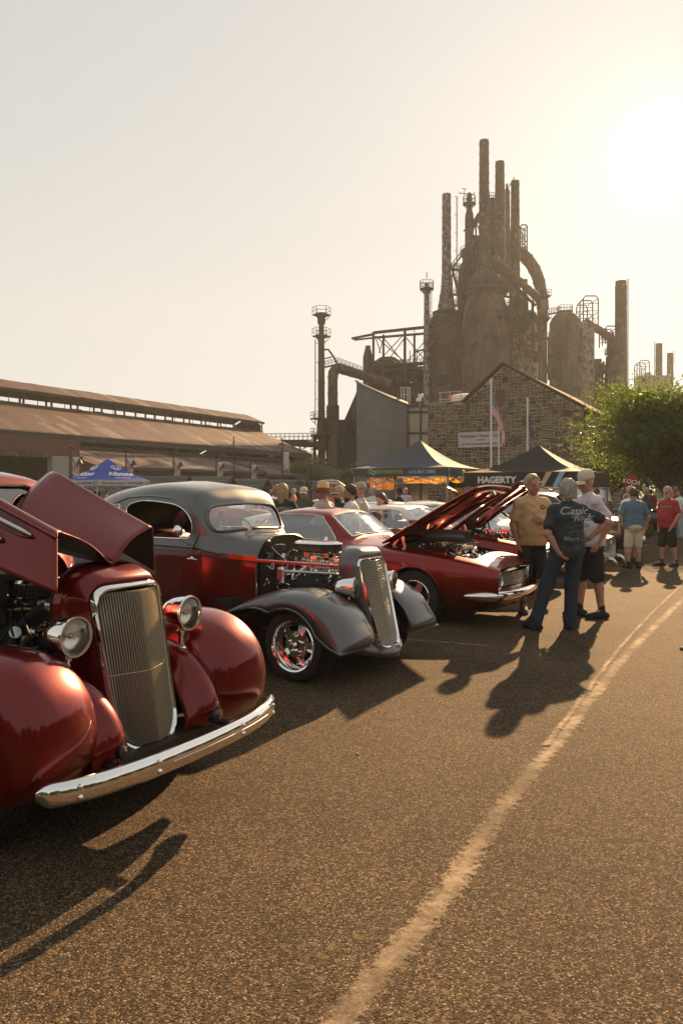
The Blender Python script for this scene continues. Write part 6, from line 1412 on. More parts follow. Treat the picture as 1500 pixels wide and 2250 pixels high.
		for u, zt, vi in ((-.05, .40, .15), (-.13, .50, .17), (-.26, .60, .19), (-.45, .665, .21), (-.75, .67, .25), (-1.1, .62, .34)):
			ctrl.append([Vector((u - .05, s * vi, zt - .04)), Vector((u - .02, s * (vi + .10), zt - .035)), Vector((u - .03, s * (vi + .19), zt - .045)), Vector((u - .05, s * .44, zt - .02))])
		rows = patch(ctrl, 5, 5)
		if s < 0: rows = [list(reversed(r_)) for r_ in rows]
		ap = MB(); ap.grid(rows); ap.build('apron', G, root, smooth=80, solid=.008)
		wheel(root, (WC[0], s * .655, .312), .312, .245, .218, 'mag', s)
		wheel(root, (-3.25, s * .64, .34), .34, .30, .20, 'mag', s)
		bl = bucket_lamp(root, (-.125, s * .335, .79), .090, (1, .22, 0), depth=1.35)
		st = MB(); hose(st, [(-.19, s * .335, .71), (-.19, s * .31, .66), (-.2, s * .22, .62)], .017); st.build('lamp_bracket', K['chrome'], bl)
		ln = MB(); ln.lathe([(0.0, -.02), (.014, -.02), (.014, 0), (.02, .004), (.02, .012), (0, .016)], 14, M=frame((.055, s * .5, .36), (0, 0, 1), (1, 0, .3)))
	# body: coupe with a high waist
	st = [  # rocker, side, below belt, belt, window, drip, roof edge, roof centre
		(-1.155, [(.36, .34), (.42, .55), (.43, .85), (.42, .98), (.385, 1.065), (.31, 1.15), (.18, 1.195), (0, 1.205)]),
		(-1.30, [(.42, .33), (.48, .55), (.475, .88), (.465, 1.00), (.425, 1.085), (.34, 1.165), (.2, 1.205), (0, 1.215)]),
		(-1.46, [(.53, .31), (.58, .55), (.575, .92), (.555, 1.05), (.505, 1.12), (.39, 1.19), (.22, 1.225), (0, 1.235)]),
		(-1.60, [(.60, .30), (.655, .55), (.645, .95), (.62, 1.085), (.585, 1.16), (.535, 1.25), (.34, 1.30), (0, 1.34)]),
		(-1.74, [(.635, .30), (.69, .55), (.675, .98), (.65, 1.10), (.62, 1.22), (.60, 1.43), (.47, 1.565), (0, 1.60)]),
		(-1.90, [(.65, .30), (.715, .55), (.695, .99), (.665, 1.105), (.635, 1.26), (.61, 1.51), (.49, 1.655), (0, 1.70)]),
		(-2.35, [(.67, .30), (.74, .55), (.715, 1.0), (.685, 1.11), (.645, 1.28), (.60, 1.545), (.47, 1.695), (0, 1.745)]),
		(-2.85, [(.66, .30), (.74, .55), (.715, 1.0), (.685, 1.11), (.64, 1.28), (.575, 1.52), (.42, 1.665), (0, 1.715)]),
		(-3.30, [(.62, .32), (.70, .55), (.68, .98), (.645, 1.10), (.60, 1.25), (.53, 1.44), (.38, 1.575), (0, 1.63)]),
		(-3.80, [(.54, .36), (.61, .55), (.59, .92), (.555, 1.04), (.50, 1.17), (.42, 1.28), (.28, 1.36), (0, 1.40)]),
		(-4.25, [(.38, .40), (.44, .55), (.42, .78), (.39, .88), (.34, .95), (.26, 1.02), (.16, 1.05), (0, 1.07)])]
	rows = mirror_rows(patch([[Vector((u, v, z)) for v, z in q] for u, q in st], 10, 5))
	sk = Skin(rows)
	wso = [(-.535, 1.265), (-.555, 1.36), (-.52, 1.44), (-.43, 1.485), (-.2, 1.503), (0, 1.507), (.2, 1.503), (.43, 1.485), (.52, 1.44), (.555, 1.36), (.535, 1.265), (.46, 1.24), (.2, 1.252), (0, 1.258), (-.2, 1.252), (-.46, 1.24)]
	wso = [(p.x, p.y) for p in spl([(a, b_, 0) for a, b_ in wso], 4, True)]
	pane = sk.cut((1, 2), wso, 1, cond=lambda c: -1.90 < c.x < -1.40)
	won = [(-1.82, 1.20), (-1.785, 1.25), (-1.80, 1.35), (-1.88, 1.44), (-2.05, 1.505), (-2.4, 1.535), (-2.6, 1.52), (-2.72, 1.46), (-2.74, 1.25), (-2.72, 1.185), (-1.9, 1.175)]
	rear_w = [(-2.86, 1.19), (-2.85, 1.48), (-3.05, 1.45), (-3.22, 1.37), (-3.30, 1.26), (-3.27, 1.19)]
	won, rear_w = ([(p.x, p.y) for p in spl([(a, b_, 0) for a, b_ in q], 4, True)] for q in (won, rear_w)); side = []
	for s in (-1, 1): sk.cut((0, 2), won, s); side.append(sk.cut((0, 2), rear_w, s))
	lo, up = [], []
	for f in sk.f:
		c = sum((sk.v[i] for i in f), Vector()) / len(f)
		zb = 1.075 if c.x < -1.7 else (1.005 + (-1.15 - c.x) * .12)
		(up if c.z > zb else lo).append(f)
	b_ = sk.mb(lo); body = b_.build('body', P_, root, smooth=75)
	sk.mb(up).build('roof', G, root, smooth=75)
	sk.mb(pane).build('windscreen', K['glass'], root); [sk.mb(q).build('rear_side_window', K['glass'], root) for q in side if q]
	belt = [(-1.155, .985), (-1.3, .995), (-1.46, 1.03), (-1.7, 1.085), (-2.2, 1.10), (-2.8, 1.10), (-3.3, 1.09), (-3.8, 1.03)]
	for s in (-1, 1):
		for q in (won, rear_w): t_ = MB(); t_.tube(sk.line((0, 2), q, s, .006, closed=True), .007, 6, closed=True); t_.build('window_trim', K['chrome'], body)
		t_ = MB(); t_.tube(sk.line((0, 2), [(-1.76, 1.06), (-1.72, 1.22), (-1.76, 1.38), (-1.86, 1.49), (-2.05, 1.56), (-2.4, 1.585), (-2.75, 1.57), (-2.98, 1.5)], s, .004), .009, 6); t_.build('drip_rail', G, body)
		t_ = MB(); t_.tube(sk.line((0, 2), belt[2:], s, .003), .011, 8); t_.build('belt_moulding', K['blackpaint'], body)
		for ln, r_ in (([(-1.655, 1.06), (-1.64, .9), (-1.56, .62), (-1.56, .36)], .005), ([(-2.80, 1.06), (-2.80, .36)], .005), ([(-1.36, 1.04), (-1.33, .8), (-1.22, .42)], .005), ([(-1.27, 1.0), (-1.25, .7), (-1.18, .44)], .004)):
			t_ = MB(); t_.tube(sk.line((0, 2), ln, s, .001), r_, 5); t_.build('door_gap', K['dark'], body)
		h = sk.hit((0, 2), -1.74, .99, s)[0]
		hd = MB(); M = frame(h, (1, 0, 0), (0, s, 0)); hd.lathe([(.024, 0), (.022, .012), (.012, .02), (.01, .05), (0, .052)], 14, M=M); hd.tube([h + Vector((-.015, s * .045, 0)), h + Vector((.05, s * .05, .004)), h + Vector((.11, s * .045, -.004))], [.009, .008, .004], 8); hd.build('door_handle', K['chrome'], body)
		so_ = MB(); rowz = []
		pts = sk.line((0, 2), [(-1.158, .995), (-1.29, 1.005), (-1.41, 1.02)], s, .006, .05)
		so_.bar(pts[0], pts[len(pts) // 2], .006, .050); so_.bar(pts[len(pts) // 2], pts[-1], .006, .050); so_.build('side_flash', K['orange'], body, bev=.002)
	wt = MB(); wt.tube(sk.line((1, 2), wso, 1, .006, closed=True), .012, 6, closed=True); wt.build('windscreen_trim', G, root)
	wr = MB(); wr.tube(sk.line((1, 2), [(p[0] * .975, 1.372 + (p[1] - 1.372) * .95) for p in wso], 1, .010, closed=True), .006, 6, closed=True); wr.build('windscreen_rubber', K['black'], root)
	for v in (-.24, .24):                                                 # wipers
		wi = MB(); wi.lathe([(.022, 0), (.02, .02), (0, .026)], 12, M=Matrix.Translation((-1.40, v, 1.25))); wi.tube([(-1.40, v, 1.275), (-1.43, v - .10, 1.285), (-1.46, v - .21, 1.29)], .006, 6); wi.tube([(-1.45, v - .02, 1.275), (-1.50, v - .30, 1.297)], .005, 6); wi.build('wiper', K['chrome'], root)
	vt = MB(); vt.box((-1.33, 0, 1.222), (.11, .22, .012), 0, Matrix.Rotation(R(-6), 4, 'Y') @ Matrix.Translation((0.0, 0, 0))); vt.build('cowl_vent', G, root, bev=.006)
	# mirror on the door
	mr = MB(); hm = sk.hit((0, 2), -1.77, 1.115, -1)[0]
	mr.tube(spl([hm, hm + Vector((.02, -.06, .01)), hm + Vector((.01, -.13, .06)), hm + Vector((-.02, -.15, .10))], 5), .008, 8)
	mr.lathe([(0, -.03), (.03, -.028), (.052, -.012), (.058, .006), (.054, .012), (0, .010)], 24, M=frame(hm + Vector((-.03, -.15, .14)), (0, 0, 1), (-1, 0, .05))); mr.build('mirror', K['chrome'], root)
	# cabin
	def seat(u, v):
		s_ = MB(); s_.box((u, v, .78), (.48, .46, .22)); s_.box((u - .27, v, 1.0), (.15, .46, .50), 0, Matrix.Translation((u, v, 1)) @ Matrix.Rotation(R(-10), 4, 'Y') @ Matrix.Translation((-u, -v, -1)))
		s_.build('seat', K['seat'], root, bev=.06, smooth=60)
	for v in (-.27, .27): seat(-2.12, v); seat(-2.75, v)
	cb = MB(); cb.box((-2.4, 0, .6), (2.2, 1.22, .06)); cb.box((-1.72, 0, 1.02), (.12, 1.1, .24)); cb.box((-3.35, 0, .9), (.06, 1.15, .7)); cb.build('cabin_floor', K['dark'], root)
	sw = MB(); sw.tube([Vector((-1.93, .3 + .17 * math.cos(a), 1.16 + .17 * math.sin(a))) + Vector((-.25 * math.sin(a) * .17, 0, 0)) for a in [2 * PI * k / 24 for k in range(24)]], .011, 6, closed=True); sw.tube([(-1.93, .3, 1.16), (-1.7, .3, 1.08)], .015, 8); sw.tube([(-1.92, .14, 1.16), (-1.92, .46, 1.16)], .008, 6); sw.build('steering_wheel', K['black'], root)
	# firewall
	fwp = [Vector((-1.158, p.y, p.z)) for p in rows[0]]
	fw = MB(); fw.add([p + Vector((-.03, 0, 0)) for p in fwp], [tuple(range(len(fwp)))]); fw.box((-1.18, 0, .66), (.02, .7, .8)); clutter(fw, rnd, (-1.18, -.34, .72), (-1.12, .34, 1.08), 46, .01, .035, (0, 1)); fw.build('firewall', [K['blackpaint'], K['steel']], root)
	hl = MB(); hl.tube(fwp[6:-6], .008, 6); hl.build('cowl_edge', G, root)
	# rails between cowl and grille shell
	for s in (-1, 1):
		rl = MB(); rl.bar((-1.155, s * .43, .985), (-.30, s * .235, .952), .016, .028); ro = rl.build('bonnet_rail', K['chrome'], root, bev=.003)
		rl = MB(); rl.bar((-1.153, s * .437, .986), (-.86, s * .360, .975), .008, .022); rl.build('rail_inlay', K['orange'], ro)
		rl = MB(); rl.tube([(-.95, s * .30, .885), (-.50, s * .235, .885), (-.32, s * .20, .885)], .014, 8); rl.build('fuel_rail', K['steel'], root)
	# engine
	en = MB(); en.box((-.72, 0, .50), (.62, .34, .36)); en.box((-.72, 0, .72), (.56, .26, .14), 1); en.box((-.40, 0, .6), (.08, .4, .3)); en.cyl((-.40, 0, .72), (-.31, 0, .72), .09, n=20, mi=1); en.cyl((-.38, .16, .82), (-.3, .16, .82), .055, n=16, mi=1); en.cyl((-.38, -.15, .62), (-.3, -.15, .62), .06, n=16, mi=1)
	clutter(en, rnd, (-1.02, -.28, .6), (-.38, -.1, .88), 46, .01, .032, (0, 1, 1)); clutter(en, rnd, (-.95, -.2, .8), (-.45, .2, .93), 36, .01, .03, (1, 1, 0)); clutter(en, rnd, (-.5, -.3, .6), (-.28, .2, .9), 26, .01, .03, (1, 0))
	eo = en.build('engine', [K['black'], K['chrome']], root, smooth=40)
	for s in (-1, 1):
		vc = MB(); M = Matrix.Translation((-.72, s * .215, .765)) @ Matrix.Rotation(R(s * -28), 4, 'X')
		vc.box((0, 0, 0), (.66, .17, .075), 0, M)
		for k in range(8): vc.box((0, -.066 + .019 * k, .042), (.62, .008, .014), 0, M)
		for k in range(22): vc.box((-.31 + .0295 * k, -s * -.0, .0), (.006, .185, .078), 0, M)
		for k in range(5): vc.cyl(M @ Vector((-.28 + .14 * k, s * .095, -.02)), M @ Vector((-.28 + .14 * k, s * .095, .02)), .010, n=8, mi=1)
		vc.build('valve_cover', [K['finblack'], K['chrome']], eo, smooth=0, bev=.002)
		hd = MB()
		for k in range(4): hose(hd, [(-.95 + .155 * k, s * .27, .70), (-.93 + .15 * k, s * .36, .66), (-.90 + .12 * k, s * .38, .52), (-1.0, s * .36, .40)], .021, 0, 8)
		hd.build('exhaust_header', K['steel'], eo)
		cl = MB(); cl.cyl((-.945, s * .30, .79), (-.945, s * .30, .90), .030, n=18); cl.cyl((-.945, s * .30, .90), (-.945, s * .30, .925), .034, .03, n=18); cl.cyl((-.945, s * .30, .775), (-.945, s * .30, .79), .036, n=18); cl.tube([(-1.0, s * .30, .80), (-1.0, s * .30, .92)], .012, 8); hose(cl, [(-.945, s * .30, .92), (-.94, s * .29, .97), (-.92, s * .22, .97)], .007); cl.build('ignition_coil', K['chrome'], eo)
	for u in (-.87, -.64):                                                   # two carburettors
		ca = MB(); ca.box((u, 0, .90), (.17, .17, .05)); ca.box((u, 0, .965), (.14, .15, .09)); ca.cyl((u, 0, 1.0), (u, 0, 1.06), .07, n=24)
		for q in range(8): ca.cyl((u - .05 + .034 * (q % 4), -.08 if q < 4 else .08, .95 + .02 * (q % 2)), (u - .05 + .034 * (q % 4), -.105 if q < 4 else .105, .95 + .02 * (q % 2)), .011, n=8)
		clutter(ca, rnd, (u - .1, -.12, .9), (u + .1, -.06, 1.0), 10, .008, .02, (0,)); ca.build('carburettor', K['chrome'], eo, bev=.006)
	ov = lambda rad: [(-.87 + rad * math.cos(a), rad * math.sin(a)) if math.cos(a) < 0 else (-.64 + rad * math.cos(a), rad * math.sin(a)) for a in [2 * PI * (k + .5) / 48 for k in range(48)]]
	ac = MB()
	for z0, z1, r0, r1 in ((1.055, 1.070, .135, .146), (1.135, 1.146, .146, .140), (1.146, 1.158, .130, .10)):
		ac.grid([[Vector((x, y, z0)) for x, y in ov(r0)], [Vector((x, y, z1)) for x, y in ov(r1)]], cv=True)
	for z, r0 in ((1.055, .135), (1.158, .10)): ac.add([(x, y, z) for x, y in ov(r0)], [tuple(range(48))])
	ac.ring([(x, y, 1.146) for x, y in ov(.140)], [(x, y, 1.146) for x, y in ov(.130)])
	aco = ac.build('air_cleaner', K['chrome'], eo, smooth=30)
	fi = MB(); oo, ii = ov(.133), ov(.12)
	pts = [(oo if k % 2 else ii)[k % 48] for k in range(48)]
	dense = []
	for k in range(48):
		for q in range(3):
			a0, a1 = 2 * PI * (k + .5) / 48, 2 * PI * (k + 1.5) / 48
			dense.append(Vector(oo[k]).lerp(Vector(oo[(k + 1) % 48]), q / 3) * 1.0)
	pl = []
	for k, p in enumerate(dense):
		c = Vector((max(-.87, min(-.64, p.x)), 0)); d = (p - c); pl.append(c + d * (1.0 if k % 2 else .93))
	fi.grid([[(p.x, p.y, 1.068) for p in pl], [(p.x, p.y, 1.137) for p in pl]], cv=True); fi.build('air_filter', K['filter'], aco, smooth=0)
	# underside
	ch = MB()
	for s in (-1, 1): ch.box((-1.9, s * .34, .28), (3.6, .06, .12)); ch.box((-2.3, s * .72, .26), (1.6, .22, .05))
	ch.box((-.475, 0, .25), (.09, 1.1, .07)); ch.box((-2.2, 0, .28), (2.0, 1.2, .04)); ch.build('chassis', K['black'], root)
	for s in (-1, 1):
		rf = fender_rows((-3.25, .34), [(-2.55, .26), (-2.68, .50), (-2.9, .72), (-3.2, .80), (-3.55, .74), (-3.85, .56), (-4.05, .34)], .37, .5, .68, .92, 5, 14, s, inner=.95)
		if s < 0: rf = [list(reversed(r_)) for r_ in rf]
		f_ = MB(); f_.grid(rf); f_.build('rear_fender', G, root, smooth=80, solid=.012)
	return root
K['finblack'] = mat('finned black enamel', (0.02, 0.02, 0.021), 0.35)
K['filter'] = mat('pleated paper filter', (0.12, 0.10, 0.07), 0.9)
make_car2()
# ================================================================== muscle cars, saloons and the SUV
def car_body(root, st, paint_, roof_paint=None, roof_z=1.2, wheels=((-1.08, .33), (-3.6, .33)), wr=.37, ws=None, wsu=(-2.6, -1.9), sidew=(), bay=None, dens=(8, 5), glass_name='window_glass', backl=None, trim='chrome'):
	rows = mirror_rows(patch([[Vector((u, v, z)) for v, z in q] for u, q in st], *dens)); sk = Skin(rows)
	gl = []
	if ws: gl.append(('windscreen', sk.cut((1, 2), ws, 1, cond=lambda c: wsu[0] < c.x < wsu[1])))
	if backl: gl.append(('rear_window', sk.cut((1, 2), backl[0], -1, cond=lambda c: backl[1][0] < c.x < backl[1][1])))
	for w_ in sidew:
		for s in (-1, 1): gl.append(('side_window', sk.cut((0, 2), w_, s)))
	for u, z in wheels:
		circ = [(u + wr * math.cos(a), z + wr * math.sin(a)) for a in [2 * PI * k / 40 for k in range(40)]]
		for s in (-1, 1): sk.cut((0, 2), circ, s, cond=lambda c: c.y * s > .55)
	if bay: sk.cut((0, 1), bay, 1, cond=lambda c: c.z > .6)
	lo, up = [], []
	for f in sk.f: ((up if roof_paint and sum(sk.v[i].z for i in f) / len(f) > roof_z else lo)).append(f)
	body = sk.mb(lo).build('body', paint_, root, smooth=50)
	if up: sk.mb(up).build('roof', roof_paint, root, smooth=50)
	for n_, fs in gl:
		if fs: sk.mb(fs).build(n_, K['glass'], root, smooth=60)
	for u, z in wheels:
		for s in (-1, 1):
			pts = sk.line((0, 2), [(u + (wr + .006) * math.cos(a), z + (wr + .006) * math.sin(a)) for a in [PI * (k / 24) - .25 + .5 * k / 24 for k in range(25)]], s, .002, .06)
			if len(pts) > 4: e = MB(); e.tube(pts, .008, 6); e.build('wheel_arch_lip', paint_, body)
	return sk, body, rows
def frame_lines(root, sk, ws, sidew, m='chrome'):
	e = MB()
	if ws: e.tube(sk.line((1, 2), ws, 1, .004, closed=True), .010, 6, closed=True); e.build('windscreen_trim', K[m], root)
	for w_ in sidew:
		for s in (-1, 1):
			e = MB(); p = sk.line((0, 2), w_, s, .004, closed=True)
			if len(p) > 4: e.tube(p, .008, 6, closed=True); e.build('window_trim', K[m], root)
def gap(root, sk, pts, s, r=.005, name='door_gap', axes=(0, 2)):
	p = sk.line(axes, pts, s, .001)
	if len(p) > 2: e = MB(); e.tube(p, r, 5); e.build(name, K['dark'], root)
MUSCLE = [
	(-.02, [(.60, .25), (.76, .31), (.825, .45), (.83, .62), (.775, .70), (.50, .725), (.25, .735), (0, .74)]),
	(-.16, [(.66, .22), (.82, .32), (.87, .48), (.868, .65), (.79, .735), (.52, .765), (.27, .785), (0, .795)]),
	(-.45, [(.72, .20), (.87, .35), (.905, .55), (.885, .71), (.80, .79), (.56, .825), (.29, .85), (0, .865)]),
	(-.90, [(.74, .18), (.89, .36), (.925, .60), (.89, .775), (.80, .855), (.58, .892), (.3, .92), (0, .935)]),
	(-1.50, [(.75, .18), (.90, .38), (.925, .62), (.885, .825), (.785, .905), (.60, .945), (.3, .975), (0, .985)]),
	(-1.95, [(.75, .18), (.90, .38), (.925, .62), (.885, .845), (.775, .93), (.66, .96), (.33, 1.0), (0, 1.015)]),
	(-2.10, [(.75, .18), (.90, .38), (.925, .62), (.885, .85), (.765, .94), (.67, 1.0), (.56, 1.055), (0, 1.10)]),
	(-2.26, [(.75, .18), (.90, .38), (.925, .62), (.885, .855), (.76, .945), (.665, 1.06), (.575, 1.17), (0, 1.235)]),
	(-2.44, [(.75, .18), (.90, .38), (.925, .62), (.885, .86), (.755, .95), (.66, 1.12), (.56, 1.305), (0, 1.365)]),
	(-2.62, [(.75, .18), (.90, .38), (.925, .62), (.885, .86), (.755, .955), (.655, 1.14), (.545, 1.345), (0, 1.40)]),
	(-3.05, [(.75, .18), (.90, .38), (.925, .62), (.885, .865), (.755, .955), (.65, 1.14), (.54, 1.35), (0, 1.41)]),
	(-3.45, [(.75, .18), (.90, .38), (.925, .62), (.89, .87), (.76, .96), (.65, 1.11), (.53, 1.285), (0, 1.34)]),
	(-3.95, [(.75, .20), (.89, .38), (.915, .62), (.885, .87), (.765, .965), (.65, 1.0), (.48, 1.04), (0, 1.07)]),
	(-4.2, [(.74, .22), (.87, .38), (.895, .62), (.865, .86), (.75, .95), (.55, .965), (.3, .975), (0, .98)]),
	(-4.62, [(.68, .28), (.80, .40), (.82, .60), (.80, .80), (.70, .88), (.5, .895), (.25, .90), (0, .905)]),
	(-4.70, [(.55, .34), (.66, .42), (.68, .58), (.66, .74), (.58, .80), (.4, .815), (.2, .82), (0, .82)])]
WS = [(-.60, 1.035), (-.545, 1.30), (-.2, 1.335), (.2, 1.335), (.545, 1.30), (.60, 1.035), (.3, 1.055), (0, 1.06), (-.3, 1.055)]
SIDE = [[(-2.26, .985), (-2.52, 1.285), (-2.7, 1.315), (-3.2, 1.31), (-3.42, 1.24), (-3.55, 1.10), (-3.50, 1.0)]]
def muscle_front(root, st0, P_, lamp_v=.65, lamp_z=.565, bars=13, bump=True, seed=1, shade=True):
	"""recessed grille with round lamps, chrome bumper and valance"""
	fr = MB(); z0, z1 = .455, .675
	out = rrect(1.58, z1 - z0, .10, 6, 0, (z0 + z1) / 2); inn = rrect(1.52, z1 - z0 - .05, .09, 6, 0, (z0 + z1) / 2)
	bend = lambda v: .025 - .16 * (abs(v) / .8) ** 2.2
	fr.grid([[Vector((bend(v) - .03, v, z)) for v, z in out], [Vector((bend(v) + .012, v, z)) for v, z in out], [Vector((bend(v) + .012, v, z)) for v, z in inn], [Vector((bend(v) - .08, v, z)) for v, z in inn]], cv=True)
	g = fr.build('grille_surround', K['chrome'], root, smooth=40)
	bk = MB(); bk.add([(bend(v) - .085, v, z) for v, z in inn], [tuple(range(len(inn)))]); bk.build('grille_back', K['dark'], g, smooth=0)
	for k in range(bars):
		z = z0 + .035 + (z1 - z0 - .07) * k / (bars - 1); b = MB()
		h = .52 if abs(z - .565) < .07 else .56
		b.tube([(bend(v) - .035 + .02 * (1 - abs(v) / .6), v, z) for v in [h * q / 6 for q in range(-6, 7)]], .0042, 5); b.build('grille_bar', K['steel'], g)
	for q in range(-4, 5):
		b = MB(); v = q * .11; b.tube([(bend(v) - .05, v, z0 + .03), (bend(v) - .05, v, z1 - .03)], .003, 4); b.build('grille_upright', K['steel'], g)
	for s in (-1, 1):
		M = frame((bend(lamp_v) + .0, s * lamp_v, lamp_z), (0, 0, 1), (1, s * .12, 0)); L_ = MB()
		L_.lathe([(.082, -.09), (.092, 0), (.108, .012), (.114, .004), (.116, -.03)], 32, M=M); o = L_.build('headlight', K['chrome'], root)
		e = MB(); e.lathe([(.088, -.01), (.06, -.05), (0, -.065)], 28, M=M); e.ball((0, 0, -.03), .014, M=M); e.build('reflector', K['reflector'], o)
		e = MB(); e.lathe([(.091, .0), (.06, .016), (0, .024)], 28, M=M); e.build('lens', K['lens'], o)
	# panel that joins the loft to the surround, and the valance
	rim = [(v, z) for v, z in st0]
	if bump:
		rows = []; pp = spl([(-.40, -.915, 0), (-.22, -.90, 0), (-.06, -.80, 0), (.04, -.5, 0), (.075, 0, 0), (.04, .5, 0), (-.06, .80, 0), (-.22, .90, 0), (-.40, .915, 0)], 6)
		for i, p in enumerate(pp):
			d = (pp[min(i + 1, len(pp) - 1)] - pp[max(i - 1, 0)]).normalized(); nrm = Vector((d.y, -d.x, 0)); k = min(i, len(pp) - 1 - i) / 6; hh = .052 * min(1, .35 + .65 * min(1, k / 1.2))
			rows.append([p + nrm * a + Vector((0, 0, .395 + c * hh)) for a, c in ((-.03, -.9), (.01, -1), (.03, -.5), (.036, 0), (.028, .5), (.0, .95), (-.03, .9))])
		b = MB(); b.grid(rows); b.build('bumper', K['chrome'], root, smooth=50, solid=.006)
	va = MB(); va.grid([[Vector((.0 - .12 * (abs(v) / .8) ** 2 + du, v, z)) for v in [-.8 + .1 * k for k in range(17)]] for du, z in ((-.03, .46), (0, .40), (-.02, .30), (-.07, .215), (-.3, .20))]); va.build('valance', P_, root, smooth=60)
def front_panel(root, P_, st0, hole=(1.58, .22, .10, .565)):
	"""nose panel: ring between the first body section and the grille opening"""
	sec = [Vector((0, v, z)) for v, z in st0]; half = spl([(v, z, 0) for v, z in st0], 6)
	loop = [(p.x, p.y) for p in half] + [(-p.x, p.y) for p in reversed(half[:-1])]
	m = len(loop); w_, h_, r_, zc = hole; b = MB(); bend = lambda v: .025 - .16 * (abs(v) / .8) ** 2.2
	inner = []
	rr_ = rrect(w_, h_, r_, 6, 0, zc)
	for v, z in loop:
		a = math.atan2((z - zc) * 3.0, v); inner.append(min(rr_, key=lambda q: abs(math.atan2((q[1] - zc) * 3.0, q[0]) - a)))
	b.grid([[Vector((-.02, v, z)) for v, z in loop], [Vector((bend(v) + .0, v * .985, zc + (z - zc) * .93)) for v, z in loop], [Vector((bend(v) - .005, v, z)) for v, z in inner]])
	b.build('nose_panel', P_, root, smooth=50)
def raised_bonnet(root, P_, hinge_u, hinge_z, ang, length, half, name='bonnet', ribs=True):
	M = Matrix.Translation((hinge_u, 0, hinge_z)) @ Matrix.Rotation(-ang, 4, 'Y')
	b = MB(); rows = []
	for i in range(15):
		u = length * i / 14; rows.append([M @ Vector((u, half * (q / 8) * (1 - .02 * (i / 14) ** 3), .03 * (1 - (q / 8) ** 2) + .018 - .04 * (i / 14) ** 4)) for q in range(-8, 9)])
	b.grid(rows); o = b.build(name, P_, root, smooth=60, solid=.006)
	e = MB(); loop = [r_[0] for r_ in rows] + rows[-1] + [r_[-1] for r_ in reversed(rows)] + list(reversed(rows[0]))
	e.tube(loop, .014, 6, closed=True); e.build('bonnet_edge', P_, o)
	if ribs:
		def rib(pts, w, h=.035): r_ = MB(); r_.tube([M @ Vector(p) for p in spl(pts, 5)], w, 8, flat=(.5, 1)); r_.build('bonnet_rib', P_, o)
		t = half
		for s in (-1, 1):
			rib([(.08, s * t * .90, -.012), (length * .5, s * t * .90, -.0), (length * .95, s * t * .86, -.02)], .055); rib([(.12, s * t * .62, .0), (length * .5, s * t * .30, .01), (length * .92, s * t * .5, -.01)], .05)
		rib([(.08, -t * .85, -.01), (.08, 0, .0), (.08, t * .85, -.01)], .055); rib([(length * .93, -t * .85, -.02), (length * .95, 0, -.01), (length * .93, t * .85, -.02)], .06)
		rib([(length * .5, -t * .85, .0), (length * .48, 0, .015), (length * .5, t * .85, 0)], .035)
		ln = MB(); ln.grid([[M @ Vector((length * u_, t * v_ * (.30 + .25 * u_), .012)) for v_ in (-1, -.3, .3, 1)] for u_ in (.14, .5, .86)]); ln.build('bonnet_glow', K['orange'], o, smooth=60)  # added panel; its orange colour imitates sunlight glowing on the bonnet underside
		la = MB(); la.box((length * .93, 0, -.05), (.08, .14, .04), 0, M); la.box((length * .97, 0, -.07), (.02, .06, .06), 0, M); la.build('bonnet_latch', K['chrome'], o)
	return M
def bay_box(root, u0, u1, hv, z1, P_):
	b = MB(); lo = .32
	b.box(((u0 + u1) / 2, 0, lo), (abs(u1 - u0), hv * 2, .02)); b.box((u1, 0, (lo + z1) / 2), (.02, hv * 2, z1 - lo)); b.box((u0, 0, (lo + z1 - .14) / 2), (.02, hv * 2, z1 - .16 - lo))
	for s in (-1, 1): b.box(((u0 + u1) / 2, s * hv, (lo + z1 - .12) / 2), (abs(u1 - u0), .02, z1 - .14 - lo))
	b.build('engine_bay', K['dark'], root)
